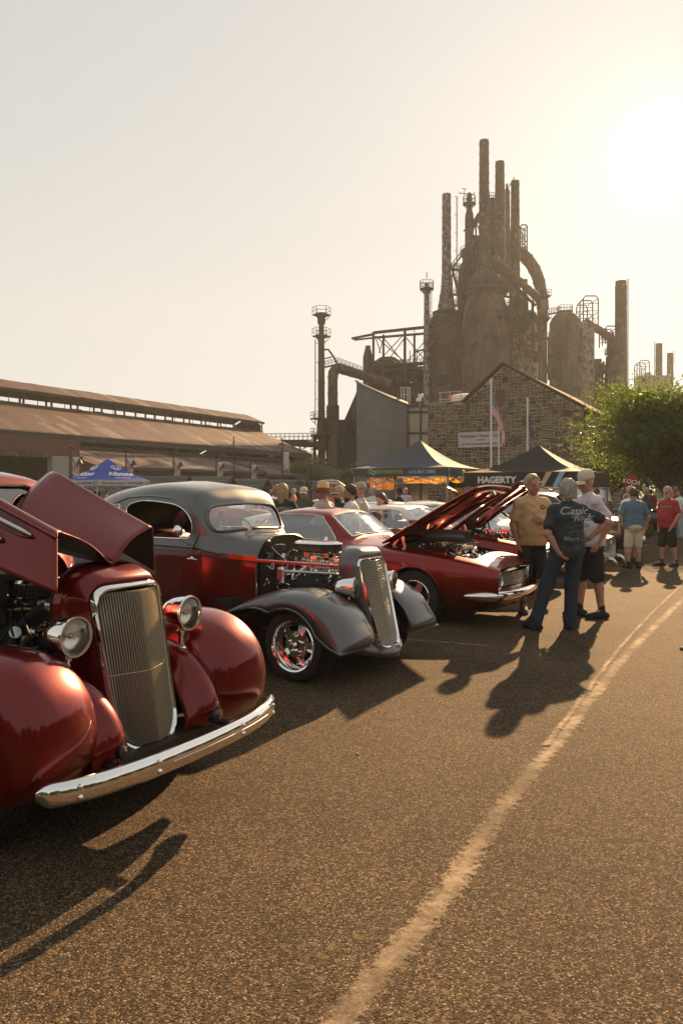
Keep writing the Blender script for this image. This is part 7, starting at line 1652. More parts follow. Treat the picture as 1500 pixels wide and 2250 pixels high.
def v8(root, u, z, rnd, scoop=True):
	e = MB(); e.box((u, 0, z - .18), (.62, .5, .3)); e.box((u, 0, z), (.5, .3, .12), 1)
	for s in (-1, 1):
		M = Matrix.Translation((u, s * .24, z - .0)) @ Matrix.Rotation(R(-30 * s), 4, 'X'); e.box((0, 0, 0), (.56, .15, .09), 1, M)
		for k in range(4): hose(e, [(u - .2 + .13 * k, s * .3, z - .06), (u - .19 + .13 * k, s * .4, z - .1), (u - .22 + .1 * k, s * .44, z - .25)], .022, 1)
	for k in range(3): e.lathe([(0, -.02), (.09 - .015 * k, -.02), (.1 - .015 * k, 0), (.09 - .015 * k, .02), (0, .02)], 22, 1, frame((u + .36, (-.2, .05, .22)[k], z - .12 + .1 * (k == 1)), (0, 0, 1), (1, 0, 0)))
	for q in range(2): e.box((u - .13 + .26 * q, 0, z + .10), (.17, .17, .09), 1)
	clutter(e, rnd, (u - .34, -.36, z - .05), (u + .36, .36, z + .10), 130, .012, .034, (1, 1, 0)); clutter(e, rnd, (u + .2, -.5, z - .2), (u + .62, .5, z - .02), 60, .012, .034, (1, 0, 1))
	for q in range(10): hose(e, [(u - .2 + .04 * q, -.1, z + .06), (u - .2 + .045 * q, -.25, z + .10), (u - .2 + .05 * q, -.33, z + .02)], .006, 0, 6)
	eo = e.build('engine', [K['black'], K['chrome']], root, smooth=35, bev=.003)
	if scoop:
		for s in (-1, 1):
			b = MB(); pts = spl([(u - .34, s * .05, z + .14), (u - .25, s * .062, z + .19), (u + .05, s * .07, z + .205), (u + .30, s * .075, z + .195)], 5)
			rows = []
			for i, p in enumerate(pts):
				k = min(1, .35 + i / 6); rows.append([p + Vector((0, .066 * k * math.cos(a), .082 * k * math.sin(a))) for a in [2 * PI * q / 24 for q in range(24)]])
			end = rows[-1]; c = sum(end, Vector()) / 24
			rows += [[c + (p - c) * 1.04 + Vector((.006, 0, 0)) for p in end], [c + (p - c) * .93 + Vector((.004, 0, 0)) for p in end], [c + (p - c) * .9 - Vector((.12, 0, 0)) for p in end]]
			b.grid(rows, cv=True); b.build('air_scoop', K['scoop'], eo, smooth=50)
			d = MB(); d.add([c + (p - c) * .9 - Vector((.10, 0, 0)) for p in end], [tuple(range(24))]); d.build('scoop_mouth', K['dark'], eo, smooth=0)
	return eo
def interior(root, u=-2.7, w_=1.2, z=.72, seatm=None):
	b = MB(); b.box((u, 0, .45), (2.3, w_, .04)); b.box((u + .62, 0, .86), (.22, w_, .16)); b.build('cabin_floor', K['dark'], root)
	for du in (0, -.75):
		for v in (-.33, .33):
			s_ = MB(); s_.box((u + du, v, .60), (.5, .5, .16)); s_.box((u + du - .27, v, .86), (.14, .5, .48)); s_.box((u + du - .3, v, 1.14), (.09, .24, .14)); s_.build('seat', seatm or K['black'], root, bev=.04)
	sw = MB(); sw.tube([(u + .42 - .1 * math.sin(a), .36 + .18 * math.cos(a), .92 + .17 * math.sin(a)) for a in [2 * PI * k / 20 for k in range(20)]], .012, 6, closed=True); sw.tube([(u + .42, .36, .92), (u + .6, .36, .86)], .02, 8); sw.build('steering_wheel', K['black'], root)
K['scoop'] = mat('grey painted scoop', (0.16, 0.17, 0.16), 0.28, 0.3, 0.6)
def make_muscle(name, label, loc, rz, P_, roof=None, bonnet=True, scoop=True, ang=R(31), seed=3, wsty='spoke', front=True, group='hot rods and classic cars parked side by side', cat='car'):
	root = thing(name, label, cat, loc, rz, group); rnd = random.Random(seed)
	bay = rrect(1.18, 1.30, .08, 4, -.97, 0) if bonnet else None
	sk, body, rows = car_body(root, MUSCLE, P_, roof, 1.14, ws=WS, sidew=SIDE, bay=bay)
	frame_lines(root, sk, WS, SIDE)
	for s in (-1, 1):
		gap(root, sk, [(-2.02, .90), (-2.0, .6), (-1.98, .25)], s); gap(root, sk, [(-3.22, .93), (-3.22, .6), (-3.15, .25)], s)
		wheel(root, (-1.08, s * .77, .33), .335, .24, .20, wsty, s); wheel(root, (-3.6, s * .76, .33), .335, .26, .20, wsty, s)
		q = sk.line((0, 2), [(-2.16, .99), (-2.46, 1.27)], s, .012)
		vp = MB(); vp.tube([(-2.50, s * .66, .97), (-2.52, s * .60, 1.27)], .008, 6); vp.build('quarter_light_post', K['chrome'], root)
		hm = sk.hit((0, 2), -2.3, .90, s)[0]; mr = MB(); mr.tube([hm, hm + Vector((0, s * .05, .05))], .008, 6); mr.lathe([(0, -.035), (.04, -.03), (.055, 0), (.05, .004), (0, .002)], 18, M=frame(hm + Vector((0, s * .08, .09)), (0, 0, 1), (-1, 0, 0))); mr.build('mirror', K['chrome'], root)
	front_panel(root, P_, MUSCLE[0][1]); muscle_front(root, MUSCLE[0][1], P_)
	interior(root)
	if bonnet:
		bay_box(root, -.38, -1.57, .66, .93, P_); v8(root, -.98, .84, rnd, scoop)
		raised_bonnet(root, P_, -1.58, .955, ang, 1.44, .69)
		for s in (-1, 1):
			h = MB(); h.bar((-1.50, s * .62, .90), (-1.40, s * .62, 1.04), .012, .035); h.bar((-1.30, s * .62, .88), (-1.36, s * .62, 1.08), .012, .035); h.build('bonnet_hinge', K['chrome'], root)
	else: gap(root, sk, [(-1.62, -.68), (-1.62, 0), (-1.62, .68)], 1, .006, 'bonnet_gap', (0, 1))
	for v in (-.3, .2):
		wi = MB(); wi.tube([(-2.0, v, 1.03), (-2.08, v - .22, 1.085)], .006, 6); wi.build('wiper', K['black'], root)
	ch = MB(); ch.box((-2.3, 0, .22), (3.6, 1.3, .06)); ch.box((-1.08, 0, .30), (.1, 1.4, .1)); ch.box((-3.6, 0, .30), (.1, 1.4, .1)); ch.build('chassis', K['black'], root)
	return root
make_muscle('muscle_car', 'candy red muscle car with bonnet up and twin-mouth air scoop over its engine', (2.257, 9.77, 0), ROW, K['candy'])
make_muscle('muscle_car', 'red coupe with cream roof and bonnet up, behind the man in the tan shirt', (3.52, 12.72, 0), ROW, K['maroon'], K['white'], True, False, R(36), 8)
# ================================================================== the other vehicles
def suv_stations(L=4.8, w_=.96, hz=1.78, hood=1.12, nose=.95):
	h = hood
	return [(-.02, [(w_ * .72, .34), (w_ * .86, .40), (w_ * .90, .6), (w_ * .88, .85), (w_ * .80, nose - .02), (.5, nose), (.25, nose + .01), (0, nose + .015)]), (-.3, [(w_ * .84, .30), (w_ * .97, .42), (w_, .66), (w_ * .97, .92), (w_ * .86, h - .08), (.55, h - .04), (.28, h - .025), (0, h - .02)]), (-.95, [(w_ * .86, .28), (w_ * .98, .42), (w_, .70), (w_ * .98, .98), (w_ * .88, h - .01), (.6, h + .02), (.3, h + .03), (0, h + .035)]), (-1.35, [(w_ * .86, .28), (w_ * .98, .42), (w_, .70), (w_ * .98, 1.0), (w_ * .88, h + .02), (.7, h + .06), (.4, h + .09), (0, h + .10)]), (-1.75, [(w_ * .86, .28), (w_ * .98, .42), (w_, .70), (w_ * .98, 1.02), (w_ * .89, h + .03), (.74, h + .25), (.60, h + .36), (0, h + .40)]), (-2.05, [(w_ * .86, .28), (w_ * .98, .42), (w_, .70), (w_ * .98, 1.02), (w_ * .89, h + .03), (.76, h + .38), (.62, hz - .05), (0, hz - .0)]), (-2.9, [(w_ * .86, .28), (w_ * .98, .42), (w_, .70), (w_ * .98, 1.02), (w_ * .89, h + .04), (.77, h + .40), (.64, hz - .02), (0, hz + .03)]), (-L + .6, [(w_ * .86, .30), (w_ * .98, .42), (w_, .70), (w_ * .97, 1.02), (w_ * .88, h + .05), (.75, h + .38), (.62, hz - .05), (0, hz)]), (-L + .1, [(w_ * .84, .34), (w_ * .95, .45), (w_ * .97, .70), (w_ * .94, 1.0), (w_ * .84, h), (.68, h + .25), (.5, hz - .25), (0, hz - .2)]), (-L, [(w_ * .7, .4), (w_ * .8, .5), (w_ * .82, .7), (w_ * .8, .95), (w_ * .7, h - .1), (.5, h), (.3, h + .05), (0, h + .06)])]
def make_suv(name, label, cat, loc, rz, P_, L=4.8, hz=1.78, hood=1.12, bonnet=False, grille='mesh', group='vehicles parked beyond the car row', light='clear'):
	root = thing(name, label, cat, loc, rz, group); st = suv_stations(L, .96, hz, hood); ws = [(-.66, hood + .12), (-.60, hz - .10), (-.2, hz - .05), (.2, hz - .05), (.60, hz - .10), (.66, hood + .12), (0, hood + .15)]
	side = [[(-1.75, hood + .08), (-2.15, hz - .16), (-2.75, hz - .13), (-2.75, hood + .09)], [(-2.83, hood + .09), (-2.83, hz - .13), (-3.6, hz - .15), (-3.75, hood + .12)]]
	sk, body, rows = car_body(root, st, P_, None, 9, wheels=((-.92, .37), (-L + 1.05, .37)), wr=.41, ws=ws, wsu=(-2.2, -1.2), sidew=side, bay=rrect(.85, 1.3, .08, 4, -.72, 0) if bonnet else None, dens=(7, 4)); interior(root, -2.75, 1.4)
	for s in (-1, 1):
		wheel(root, (-.92, s * .82, .37), .375, .24, .24, 'spoke', s); wheel(root, (-L + 1.05, s * .82, .37), .375, .24, .24, 'spoke', s); gap(root, sk, [(-1.55, 1.05), (-1.5, .4)], s); gap(root, sk, [(-2.79, 1.1), (-2.79, .4)], s); gap(root, sk, [(-1.7, 1.0), (-3.8, 1.02)], s, .006, 'body_crease')
		hl = MB(); hl.grid([[Vector((.03 - .22 * (v / .8) ** 2 + dx, s * v, .80 + dz * (1 - .3 * (v - .42)))) for v in (.42, .55, .68, .80)] for dx, dz in ((-.03, -.07), (.008, -.06), (.008, .06), (-.03, .07))]); hl.build('headlight', K['chrome'] if light == 'clear' else K['steel'], root, smooth=60)
		hm = sk.hit((0, 2), -1.95, 1.12, s)[0]; mr = MB(); mr.box(hm + Vector((0, s * .12, .08)), (.12, .22, .16)); mr.bar(hm, hm + Vector((0, s * .08, .06)), .05); mr.build('mirror', P_, root, bev=.03)
	b = MB(); bn = lambda v: .04 - .2 * (abs(v) / .8) ** 2
	b.grid([[Vector((bn(v * .05) + dx, v * .05, z)) for v in range(-8, 9)] for dx, z in ((-.05, .92), (.0, .90), (.0, .68), (-.05, .66))]); g = b.build('grille', K['black'], root, smooth=40)
	for k in range(5): q = MB(); z = .70 + .045 * k; q.tube([(bn(v * .05) + .006, v * .05, z) for v in range(-8, 9)], .009, 5); q.build('grille_bar', K['steel'] if grille == 'mesh' else K['chrome'], g)
	for k in range(7): q = MB(); v = -.36 + .12 * k; q.tube([(bn(v) + .008, v, .69), (bn(v) + .008, v, .90)], .008, 5); q.build('grille_upright', K['steel'], g)
	q = MB(); q.grid([[Vector((.10 - .24 * (abs(v) / 9) ** 2 * 1.0 + dx, v * .1, z)) for v in range(-9, 10)] for dx, z in ((-.1, .62), (0, .58), (.02, .48), (0, .38), (-.08, .32))]); q.build('bumper', K['blackpaint'] if P_ is K['blackpaint'] else P_, root, smooth=60); q = MB(); q.box((.09, 0, .43), (.04, 1.1, .09)); q.build('air_intake', K['dark'], root); q = MB(); q.tube([(.11 - .24 * (abs(v) / 9) ** 2, v * .1, .35) for v in range(-8, 9)], .016, 6); q.build('bumper_strip', K['steel'], root)
	if bonnet: bay_box(root, -.3, -1.2, .62, hood - .05, P_); v8(root, -.72, hood - .28, random.Random(2), False); raised_bonnet(root, P_, -1.2, hood + .02, R(52), 1.1, .68)
	return root
make_suv('parked_suv', 'glossy black car with mesh grille parked beside the man in blue', 'car', (7.15, 18.5, 0), ROW + R(4), K['blackpaint'], 4.7, 1.60, 1.02)
s = make_muscle('classic_car', 'silver white classic with its front bumper removed behind the three men', (5.25, 15.2, 0), ROW, K['silver'], None, False, False, 0, 12)
for ch in list(ALLC.get(s.name, [])):
	if ch.name.startswith('bumper'): bpy.data.objects.remove(ch)
ALLC[s.name] = []
for v in (-.45, .45):
	b = MB(); hose(b, [(-.1, v, .34), (.10, v, .36), (.20, v, .30), (.24, v + .02, .16)], .014); hose(b, [(-.1, v + .1, .30), (.12, v + .1, .32), (.20, v + .12, .2)], .012); b.build('bumper_bracket', K['chrome'], s)
make_muscle('classic_car', 'pale blue classic behind the second raised red bonnet', (3.55, 17.2, 0), ROW, paint('pale blue paint', (.36, .44, .50), .05, .2, .35), None, False, False, 0, 14, group='vehicles parked beyond the car row')
make_suv('parked_suv', 'dark grey off roader parked under the navy tent banner', 'car', (3.1, 25.5, 0), R(215), K['greypaint'], 4.3, 1.82, 1.12, group='vehicles parked beyond the car row')
make_suv('parked_van', 'white van parked just right of the navy tent', 'van', (6.2, 33, 0), R(150), K['white'], 5.0, 2.05, 1.2)
make_muscle('classic_car', 'far white classic with raised bonnet behind the straw hat', (-.75, 17.5, 0), R(200), K['white'], None, True, False, R(40), 15, group='vehicles parked beyond the car row')
make_muscle('classic_car', 'red classic low behind the ponytail woman under the navy tent', (2.6, 22.0, 0), R(170), K['candy'], None, True, False, R(35), 16, group='vehicles parked beyond the car row')
for i, (px, Y, rz, pk, lb) in enumerate(((555, 27, 160, 'white', 'far white car left of the long haired person'), (590, 34, 20, 'candy', 'far red car beyond the long haired person'), (450, 36, 200, 'silver', 'far silver car hidden low behind the grey roof'), (660, 30, 190, 'maroon', 'far dark red car behind the olive tee'), (900, 34, 10, 'white', 'far white car under the yellow banner'), (1340, 30, 160, 'blackpaint', 'far black car beyond the silver classic'), (300, 44, 180, 'blackpaint', 'far black car under the blue tent'))):
	p = Q(px, 1080, Y); make_muscle('classic_car', lb, (p.x, p.y, 0), R(rz), K[pk], None, False, False, 0, 20 + i, group='vehicles parked beyond the car row')
# dark fastback whose rear roof shows above the red vintage car
make_muscle('classic_car', 'dark car just behind the red vintage car at the left edge', (-3.6, 8.3, 0), ROW, K['greypaint'], None, False, False, 0, 33)
# ================================================================== people: bodies grown as one smooth surface from tapered limbs
def sdf_grid(prims, h, k=.03, cut=None, fold=None):
	pts = [p for q in prims for p in ((q[1], q[2]) if q[0] == 'c' else (q[1],))]; pad = .32
	lo = np.min(np.array(pts), 0) - pad; hi = np.max(np.array(pts), 0) + pad; n = np.ceil((hi - lo) / h).astype(int) + 1
	ax = [lo[i] + h * np.arange(n[i]) for i in range(3)]; D = np.full(n, .5, np.float32)
	for q in prims:
		if q[0] == 'c': a, b, ra, rb = np.array(q[1]), np.array(q[2]), q[3], q[4]; m = max(ra, rb) + k + .03; l_, u_ = np.minimum(a, b) - m, np.maximum(a, b) + m
		else: a, r_ = np.array(q[1]), np.array(q[2]); l_, u_ = a - r_ - k - .03, a + r_ + k + .03; l_[:2] -= .02; u_[:2] += .02
		i0 = np.clip(np.floor((l_ - lo) / h).astype(int), 0, n); i1 = np.clip(np.ceil((u_ - lo) / h).astype(int) + 1, 0, n); sl = tuple(slice(i0[i], i1[i]) for i in range(3))
		X, Y_, Z = np.meshgrid(*[ax[i][sl[i]] for i in range(3)], indexing='ij', sparse=True)
		if q[0] == 'c':
			d = b - a; L2 = d @ d + 1e-9; t = np.clip(((X - a[0]) * d[0] + (Y_ - a[1]) * d[1] + (Z - a[2]) * d[2]) / L2, 0, 1)
			f = np.sqrt((X - a[0] - t * d[0]) ** 2 + (Y_ - a[1] - t * d[1]) ** 2 + (Z - a[2] - t * d[2]) ** 2) - (ra + (rb - ra) * t)
		else:
			x, y = X - a[0], Y_ - a[1]
			if len(q) > 3: c, s = math.cos(q[3]), math.sin(q[3]); x, y = x * c + y * s, -x * s + y * c
			e = np.sqrt((x / r_[0]) ** 2 + (y / r_[1]) ** 2 + ((Z - a[2]) / r_[2]) ** 2); f = (e - 1) * min(r_) * (.6 + .4 * np.minimum(e, 1.5))
		kk = .005 if q[0] == 'c' and max(q[3], q[4]) < .0145 else k; g = D[sl]; hh = np.clip(.5 + .5 * (g - f) / kk, 0, 1); D[sl] = g * (1 - hh) + f * hh - kk * hh * (1 - hh)
	if fold or cut:
		X, Y_, Z = np.meshgrid(*ax, indexing='ij', sparse=True)
		if fold: D = D + fold(X, Y_, Z)
		if cut: D = np.maximum(D, cut(X, Y_, Z))
	return D.astype(np.float32), lo, h
def surf(D, lo, h):
	"""surface nets"""
	s = D < 0; nx, ny, nz = D.shape; c = np.zeros((nx - 1, ny - 1, nz - 1), np.int8)
	for dx in (0, 1):
		for dy in (0, 1):
			for dz in (0, 1): c += s[dx:nx - 1 + dx, dy:ny - 1 + dy, dz:nz - 1 + dz]
	act = (c > 0) & (c < 8); idx = np.full(act.shape, -1, np.int64); I = np.argwhere(act); idx[act] = np.arange(len(I)); acc = np.zeros((len(I), 3)); cnt = np.zeros(len(I))
	co = [(a, b, g) for a in (0, 1) for b in (0, 1) for g in (0, 1)]
	for p in co:
		for a in range(3):
			if p[a] == 0:
				q = list(p); q[a] = 1; va = D[I[:, 0] + p[0], I[:, 1] + p[1], I[:, 2] + p[2]]; vb = D[I[:, 0] + q[0], I[:, 1] + q[1], I[:, 2] + q[2]]; m = (va < 0) != (vb < 0); t = np.where(m, va / np.where(m, va - vb, 1), 0)
				pos = np.array(p, float)[None].repeat(len(I), 0); pos[:, a] += t; acc[m] += pos[m]; cnt[m] += 1
	V = lo + h * (I + acc / np.maximum(cnt, 1)[:, None]); F_ = []
	for a in range(3):
		b, g = (a + 1) % 3, (a + 2) % 3; sl0 = [slice(None)] * 3; sl1 = [slice(None)] * 3; sl0[a] = slice(0, -1); sl1[a] = slice(1, None); s0, s1 = s[tuple(sl0)], s[tuple(sl1)]; E = np.argwhere(s0 != s1)
		E = E[(E[:, b] > 0) & (E[:, g] > 0) & (E[:, b] < D.shape[b] - 1) & (E[:, g] < D.shape[g] - 1)]; o = np.zeros((4, 3), int); o[1, b] = -1; o[2, b] = -1; o[2, g] = -1; o[3, g] = -1
		Q_ = np.stack([idx[tuple((E + o[i]).T)] for i in range(4)], 1); fl = s[tuple(E.T)]; Q_[fl] = Q_[fl][:, ::-1]; F_.append(Q_[(Q_ >= 0).all(1)])
	return V, np.concatenate(F_)
def grow(name, root, prims, m, h, k=.03, cut=None, fold=None):
	V, Q_ = surf(*sdf_grid(prims, h, k, cut, fold)); n = len(Q_); me = bpy.data.meshes.new(name)
	me.vertices.add(len(V)); me.vertices.foreach_set('co', V.reshape(-1)); me.loops.add(4 * n); me.loops.foreach_set('vertex_index', Q_[:, ::-1].reshape(-1).astype(np.int32)); me.polygons.add(n)
	me.polygons.foreach_set('loop_start', np.arange(0, 4 * n, 4, dtype=np.int32)); me.polygons.foreach_set('loop_total', np.full(n, 4, dtype=np.int32)); me.polygons.foreach_set('use_smooth', [True] * n); me.materials.append(m); me.update(calc_edges=True)
	o = link(name, me, root); md = o.modifiers.new('smooth', 'SMOOTH'); md.factor = .5; md.iterations = 2; return o, V, Q_
def skin_mat(name, c):
	m = noisy(name, [(.3, tuple(x * .82 for x in c)), (.7, c)], 18, .5); b = m.node_tree.nodes['Principled BSDF']; b.inputs['Subsurface Weight'].default_value = .12; b.inputs['Subsurface Radius'].default_value = (.02, .008, .004); return m
def cloth(name, c): return noisy(name, [(.3, tuple(x * .85 for x in c)), (.7, c)], 14, .88, bumpd=.002)
K['skin'] = skin_mat('tanned skin', (.47, .27, .18)); K['skin_red'] = skin_mat('sunburnt skin', (.50, .25, .165)); K['hair_grey'] = noisy('grey hair', [(.3, (.20, .18, .15)), (.7, (.46, .42, .36))], 60, .6, bumpd=.004, stretch=(1, 1, .3)); K['hair_blond'] = noisy('sandy hair', [(.3, (.22, .14, .07)), (.7, (.46, .33, .20))], 60, .6, bumpd=.004, stretch=(1, 1, .3)); K['hair_dark'] = noisy('dark hair', [(.3, (.025, .017, .012)), (.7, (.07, .045, .03))], 60, .6, bumpd=.004)
CL = {n: cloth(n, c) for n, c in (('tan tee', (.64, .40, .21)), ('dark slate tee', (.030, .042, .052)), ('lavender grey tee', (.62, .59, .65)), ('blue tee', (.10, .17, .24)), ('red tee', (.33, .03, .03)), ('black shorts', (.014, .015, .018)), ('dark jeans', (.022, .034, .052)), ('khaki shorts', (.60, .51, .38)), ('dark green tee', (.016, .034, .026)), ('white tee', (.84, .82, .80)), ('grey tee', (.54, .50, .49)), ('olive tee', (.09, .10, .06)), ('pink top', (.55, .28, .24)), ('straw', (.66, .46, .22)), ('khaki cap', (.40, .33, .22)), ('cream cap', (.66, .58, .43)), ('pale jeans', (.35, .40, .45)), ('black shoe', (.016, .016, .016)), ('grey shoe', (.20, .18, .15)))}
K['eye'] = mat('eye', (.03, .02, .015), .2); K['lip'] = mat('lip', (.22, .08, .06), .5); K['frame_metal'] = mat('spectacle frame', (.2, .18, .15), .3, 1.0)
def hand_prims(w_, d, n, side, curl=.5):
	"""palm and five fingers from the wrist w_ along d; n is the palm normal"""
	w_, d, n = Vector(w_), Vector(d).normalized(), Vector(n).normalized(); n = (n - d * n.dot(d)).normalized(); s = d.cross(n) * side; P_ = []
	for q in range(4): o = s * (.030 - .020 * q); P_.append(('c', w_ + o * .55 + d * .01, w_ + d * .085 + o, .014, .0125))
	for q, L in enumerate((.068, .078, .072, .056)):
		b = w_ + d * .088 + s * (.031 - .0205 * q); d1 = (d * math.cos(curl * .6) + n * math.sin(curl * .6)); d2 = (d * math.cos(curl * 1.5) + n * math.sin(curl * 1.5)); m = b + d1 * L * .5; P_ += [('c', b, m, .0098, .0090), ('c', m, m + d2 * L * .5, .0090, .0075)]
	b = w_ + d * .025 + s * .030; t1 = b + (d * .6 + s * .7 + n * .3).normalized() * .045; P_ += [('c', b, t1, .0135, .011), ('c', t1, t1 + (d * .85 + s * .25 + n * .4).normalized() * .034, .011, .009)]
	return P_
def person(label, px, Y, face, h=1.78, shirt='white tee', legs='black shorts', short=True, skin='skin', hair='hair_grey', hairlen=0, cap=None, glasses=None, beard=None, shoe='black shoe', belly=0.0, arms=None, stance=None, yaw=0, pitch=0, res=.02, group='people walking among the cars', dx=0, fat=1.0, lean=0.0, upper_only=False):
	p = Q(px, 1080, Y); root = thing('person', label, 'person', (p.x, p.y, 0), R(face), group); s = h / 1.78; root.scale = (s, s, s)
	V_ = lambda *a: Vector(a); A = arms or {}; S = stance or {}
	hip = {1: V_(S.get('px', 0), .095 + S.get('py', 0), .93), -1: V_(S.get('px', 0), -.095 + S.get('py', 0), .93)}; foot = {1: V_(*S.get('l', (0, .12, 0))), -1: V_(*S.get('r', (0, -.12, 0)))}
	yawf = {1: S.get('ly', 12), -1: S.get('ry', -12)}; tx, ty = S.get('px', 0), S.get('py', 0); chest = V_(tx + lean, ty, 1.28); sh = {q: V_(tx + lean * 1.2, ty + q * .175 * fat, 1.425) for q in (1, -1)}
	body, up, low = [], [], []
	for q in (1, -1):
		ank = foot[q] + V_(0, 0, .085); kn = (hip[q] + ank) / 2 + V_(.03, 0, .02); fd = V_(math.cos(R(yawf[q])), math.sin(R(yawf[q])), 0)
		body += [('c', hip[q], kn, .084 * fat, .054), ('c', kn, kn.lerp(ank, .35) + V_(-.012, 0, 0), .052, .056), ('c', kn.lerp(ank, .35) + V_(-.012, 0, 0), ank, .056, .036), ('c', ank, ank + fd * .10 - V_(0, 0, .045), .038, .035)]
		if short: e = hip[q].lerp(kn, 1.02); low += [('c', hip[q] + V_(0, 0, .02), e, .092 * fat, .086), ('c', hip[q].lerp(kn, .6) - fd * .01, e + V_(0, 0, -.01), .088, .090)]
		else: low += [('c', hip[q] + V_(0, 0, .02), kn, .099 * fat, .084), ('c', kn, ank + V_(0, 0, .02), .082, .070), ('c', ank + V_(0, 0, .05), ank + V_(0, 0, -.04), .066, .071)]
		a = ank - V_(0, 0, .085); so, _, _ = grow('shoe', root, [('c', a - fd * .055 + V_(0, 0, .035), a + fd * .17 + V_(0, 0, .024), .046, .042), ('c', a + V_(0, 0, .045), a + V_(0, 0, .085), .048, .046), ('c', a + fd * .02 + V_(0, 0, .055), a + fd * .13 + V_(0, 0, .035), .046, .040)], CL[shoe], max(res * .7, .009), .02, cut=lambda X, Yy, Z: .004 - Z + 0 * X + 0 * Yy) if not upper_only else (0, 0, 0)
		if short and not upper_only: grow('sock', root, [('c', a + V_(0, 0, .07), a + V_(0, 0, .14), .045, .043)], CL[shoe], max(res * .7, .009), .01)
		el, wr = A.get('l' if q > 0 else 'r', (V_(-.03, q * .075, -.29), V_(.05, q * .02, -.53)))[:2]; ex = A.get('l' if q > 0 else 'r', (0, 0))[2:]
		e, w_ = sh[q] + Vector(el), sh[q] + Vector(wr); body += [('c', sh[q], e, .050 * fat, .042), ('c', e, e.lerp(w_, .3), .043, .042), ('c', e.lerp(w_, .3), w_, .042, .027)]
		d = ex[0] if ex else (w_ - e); n = ex[1] if len(ex) > 1 else (0, -q, 0); body += hand_prims(w_, d, n, q if len(ex) < 3 else ex[2], .55 if len(ex) < 4 else ex[3]) if res < .012 else [('c', w_, w_ + Vector(d).normalized() * .15, .036, .026)]
		t_ = sh[q].lerp(e, .70); up += [('c', sh[q] - V_(0, 0, .012), t_, .055 * fat, .070), ('c', V_(tx + lean * 1.2, ty + q * .05, 1.455), sh[q] - V_(0, q * .015, .012), .052, .050)]
	w1, w2 = .150 * fat, .165 * fat
	col = [('c', V_(tx + lean * 1.2 - .01, ty, 1.43), V_(tx + lean * 1.3 - .004, ty, 1.475), .082, .066)]
	tor = [('e', V_(tx, ty, .93), (.115 * fat, .165 * fat, .13)), ('e', V_(tx + lean * .4 + belly * .75, ty, 1.10), (.115 + belly, w1 + belly * .4, .16)), ('e', V_(tx + lean * .9, ty, 1.30), (.118, w2, .18)), ('c', sh[1] - V_(0, 0, .03), sh[-1] - V_(0, 0, .03), .05, .05)]
	hc = V_(tx + lean * 1.4 + .025, ty, 1.632); nb = V_(tx + lean * 1.2 - .01, ty, 1.46); HM = Matrix.Translation(hc) @ Matrix.Rotation(R(yaw), 4, 'Z') @ Matrix.Rotation(R(pitch), 4, 'Y'); hp = lambda x, y, z: HM @ V_(x, y, z); ya = R(yaw)
	body += tor + [('c', nb, hc + V_(-.015, 0, -.06), .062, .056), ('e', hp(-.008, 0, .035), (.100, .078, .100), ya), ('e', hp(.022, 0, -.038), (.076, .062, .078), ya), ('c', hp(.055, .0, -.088), hp(.058, 0, -.08), .026, .026), ('c', hp(.088, 0, .012), hp(.112, 0, -.026), .012, .017), ('c', hp(.078, -.035, .032), hp(.078, .035, .032), .016, .016)]
	for q in (1, -1): body += [('e', hp(-.002, q * .082, -.01), (.022, .012, .034), ya), ('c', hp(.058, q * .04, -.02), hp(.05, q * .045, -.05), .02, .02)]
	grow('body', root, body, K[skin], res, .025)
	ft = lambda amp: (lambda X, Yy, Z: amp * (np.sin(31 * Z + 9 * Yy + 5 * np.sin(8 * Yy + 11 * X + 3 * Z)) * np.sin(13 * Yy - 7 * X + 4 * np.sin(9 * Z)) + .5 * np.sin(52 * Z - 17 * Yy + 6 * np.sin(14 * X))))
	hem = .865; infl = [(q[0], q[1], tuple(x + .020 for x in q[2])) + tuple(q[3:]) if q[0] == 'e' else (q[0], q[1], q[2], q[3] + .018, q[4] + .018) for q in tor] + up + col + [('e', V_(tx + belly * .5, ty, 1.02), (.145 + belly * .8, w1 + .04 + belly * .3, .36))]
	tee, V, F_ = grow('shirt', root, infl, CL[shirt], max(res * .85, .009), .045, cut=lambda X, Yy, Z: np.maximum(hem - Z, Z - 1.535 + .35 * np.abs(Yy - ty) * 0) + 0 * X, fold=ft(.0050))
	if not upper_only: grow('jeans' if not short else 'shorts', root, low + [('e', V_(tx, ty, .93), (.150 * fat, .182 * fat, .14))], CL[legs], max(res * .85, .009), .04, cut=(lambda X, Yy, Z: Z - .99 + 0 * X + 0 * Yy), fold=ft(.003))
	if hair:
		hs = [('e', hp(-.016, 0, .045), (.116, .100, .114), ya)] + ([('e', hp(-.06, 0, -.05), (.062, .086, .10), ya)] if hairlen > 0 else []) + ([('c', hp(-.07, 0, -.02), hp(-.085, 0, -.28), .070, .05), ('c', hp(-.03, .07, 0), hp(-.05, .08, -.2), .03, .025), ('c', hp(-.03, -.07, 0), hp(-.05, -.08, -.2), .03, .025)] if hairlen > 1 else [])
		nf, nz = HM.to_3x3() @ V_(.86, 0, -.50), HM.to_3x3() @ V_(0, 0, 1); c0 = hp(.040, 0, .062)
		cutf = lambda X, Yy, Z: np.maximum((X - c0.x) * nf.x + (Yy - c0.y) * nf.y + (Z - c0.z) * nf.z, (-.02 - (.30 if hairlen > 1 else .07 if hairlen else .01)) - ((X - hc.x) * nz.x + (Yy - hc.y) * nz.y + (Z - hc.z) * nz.z))
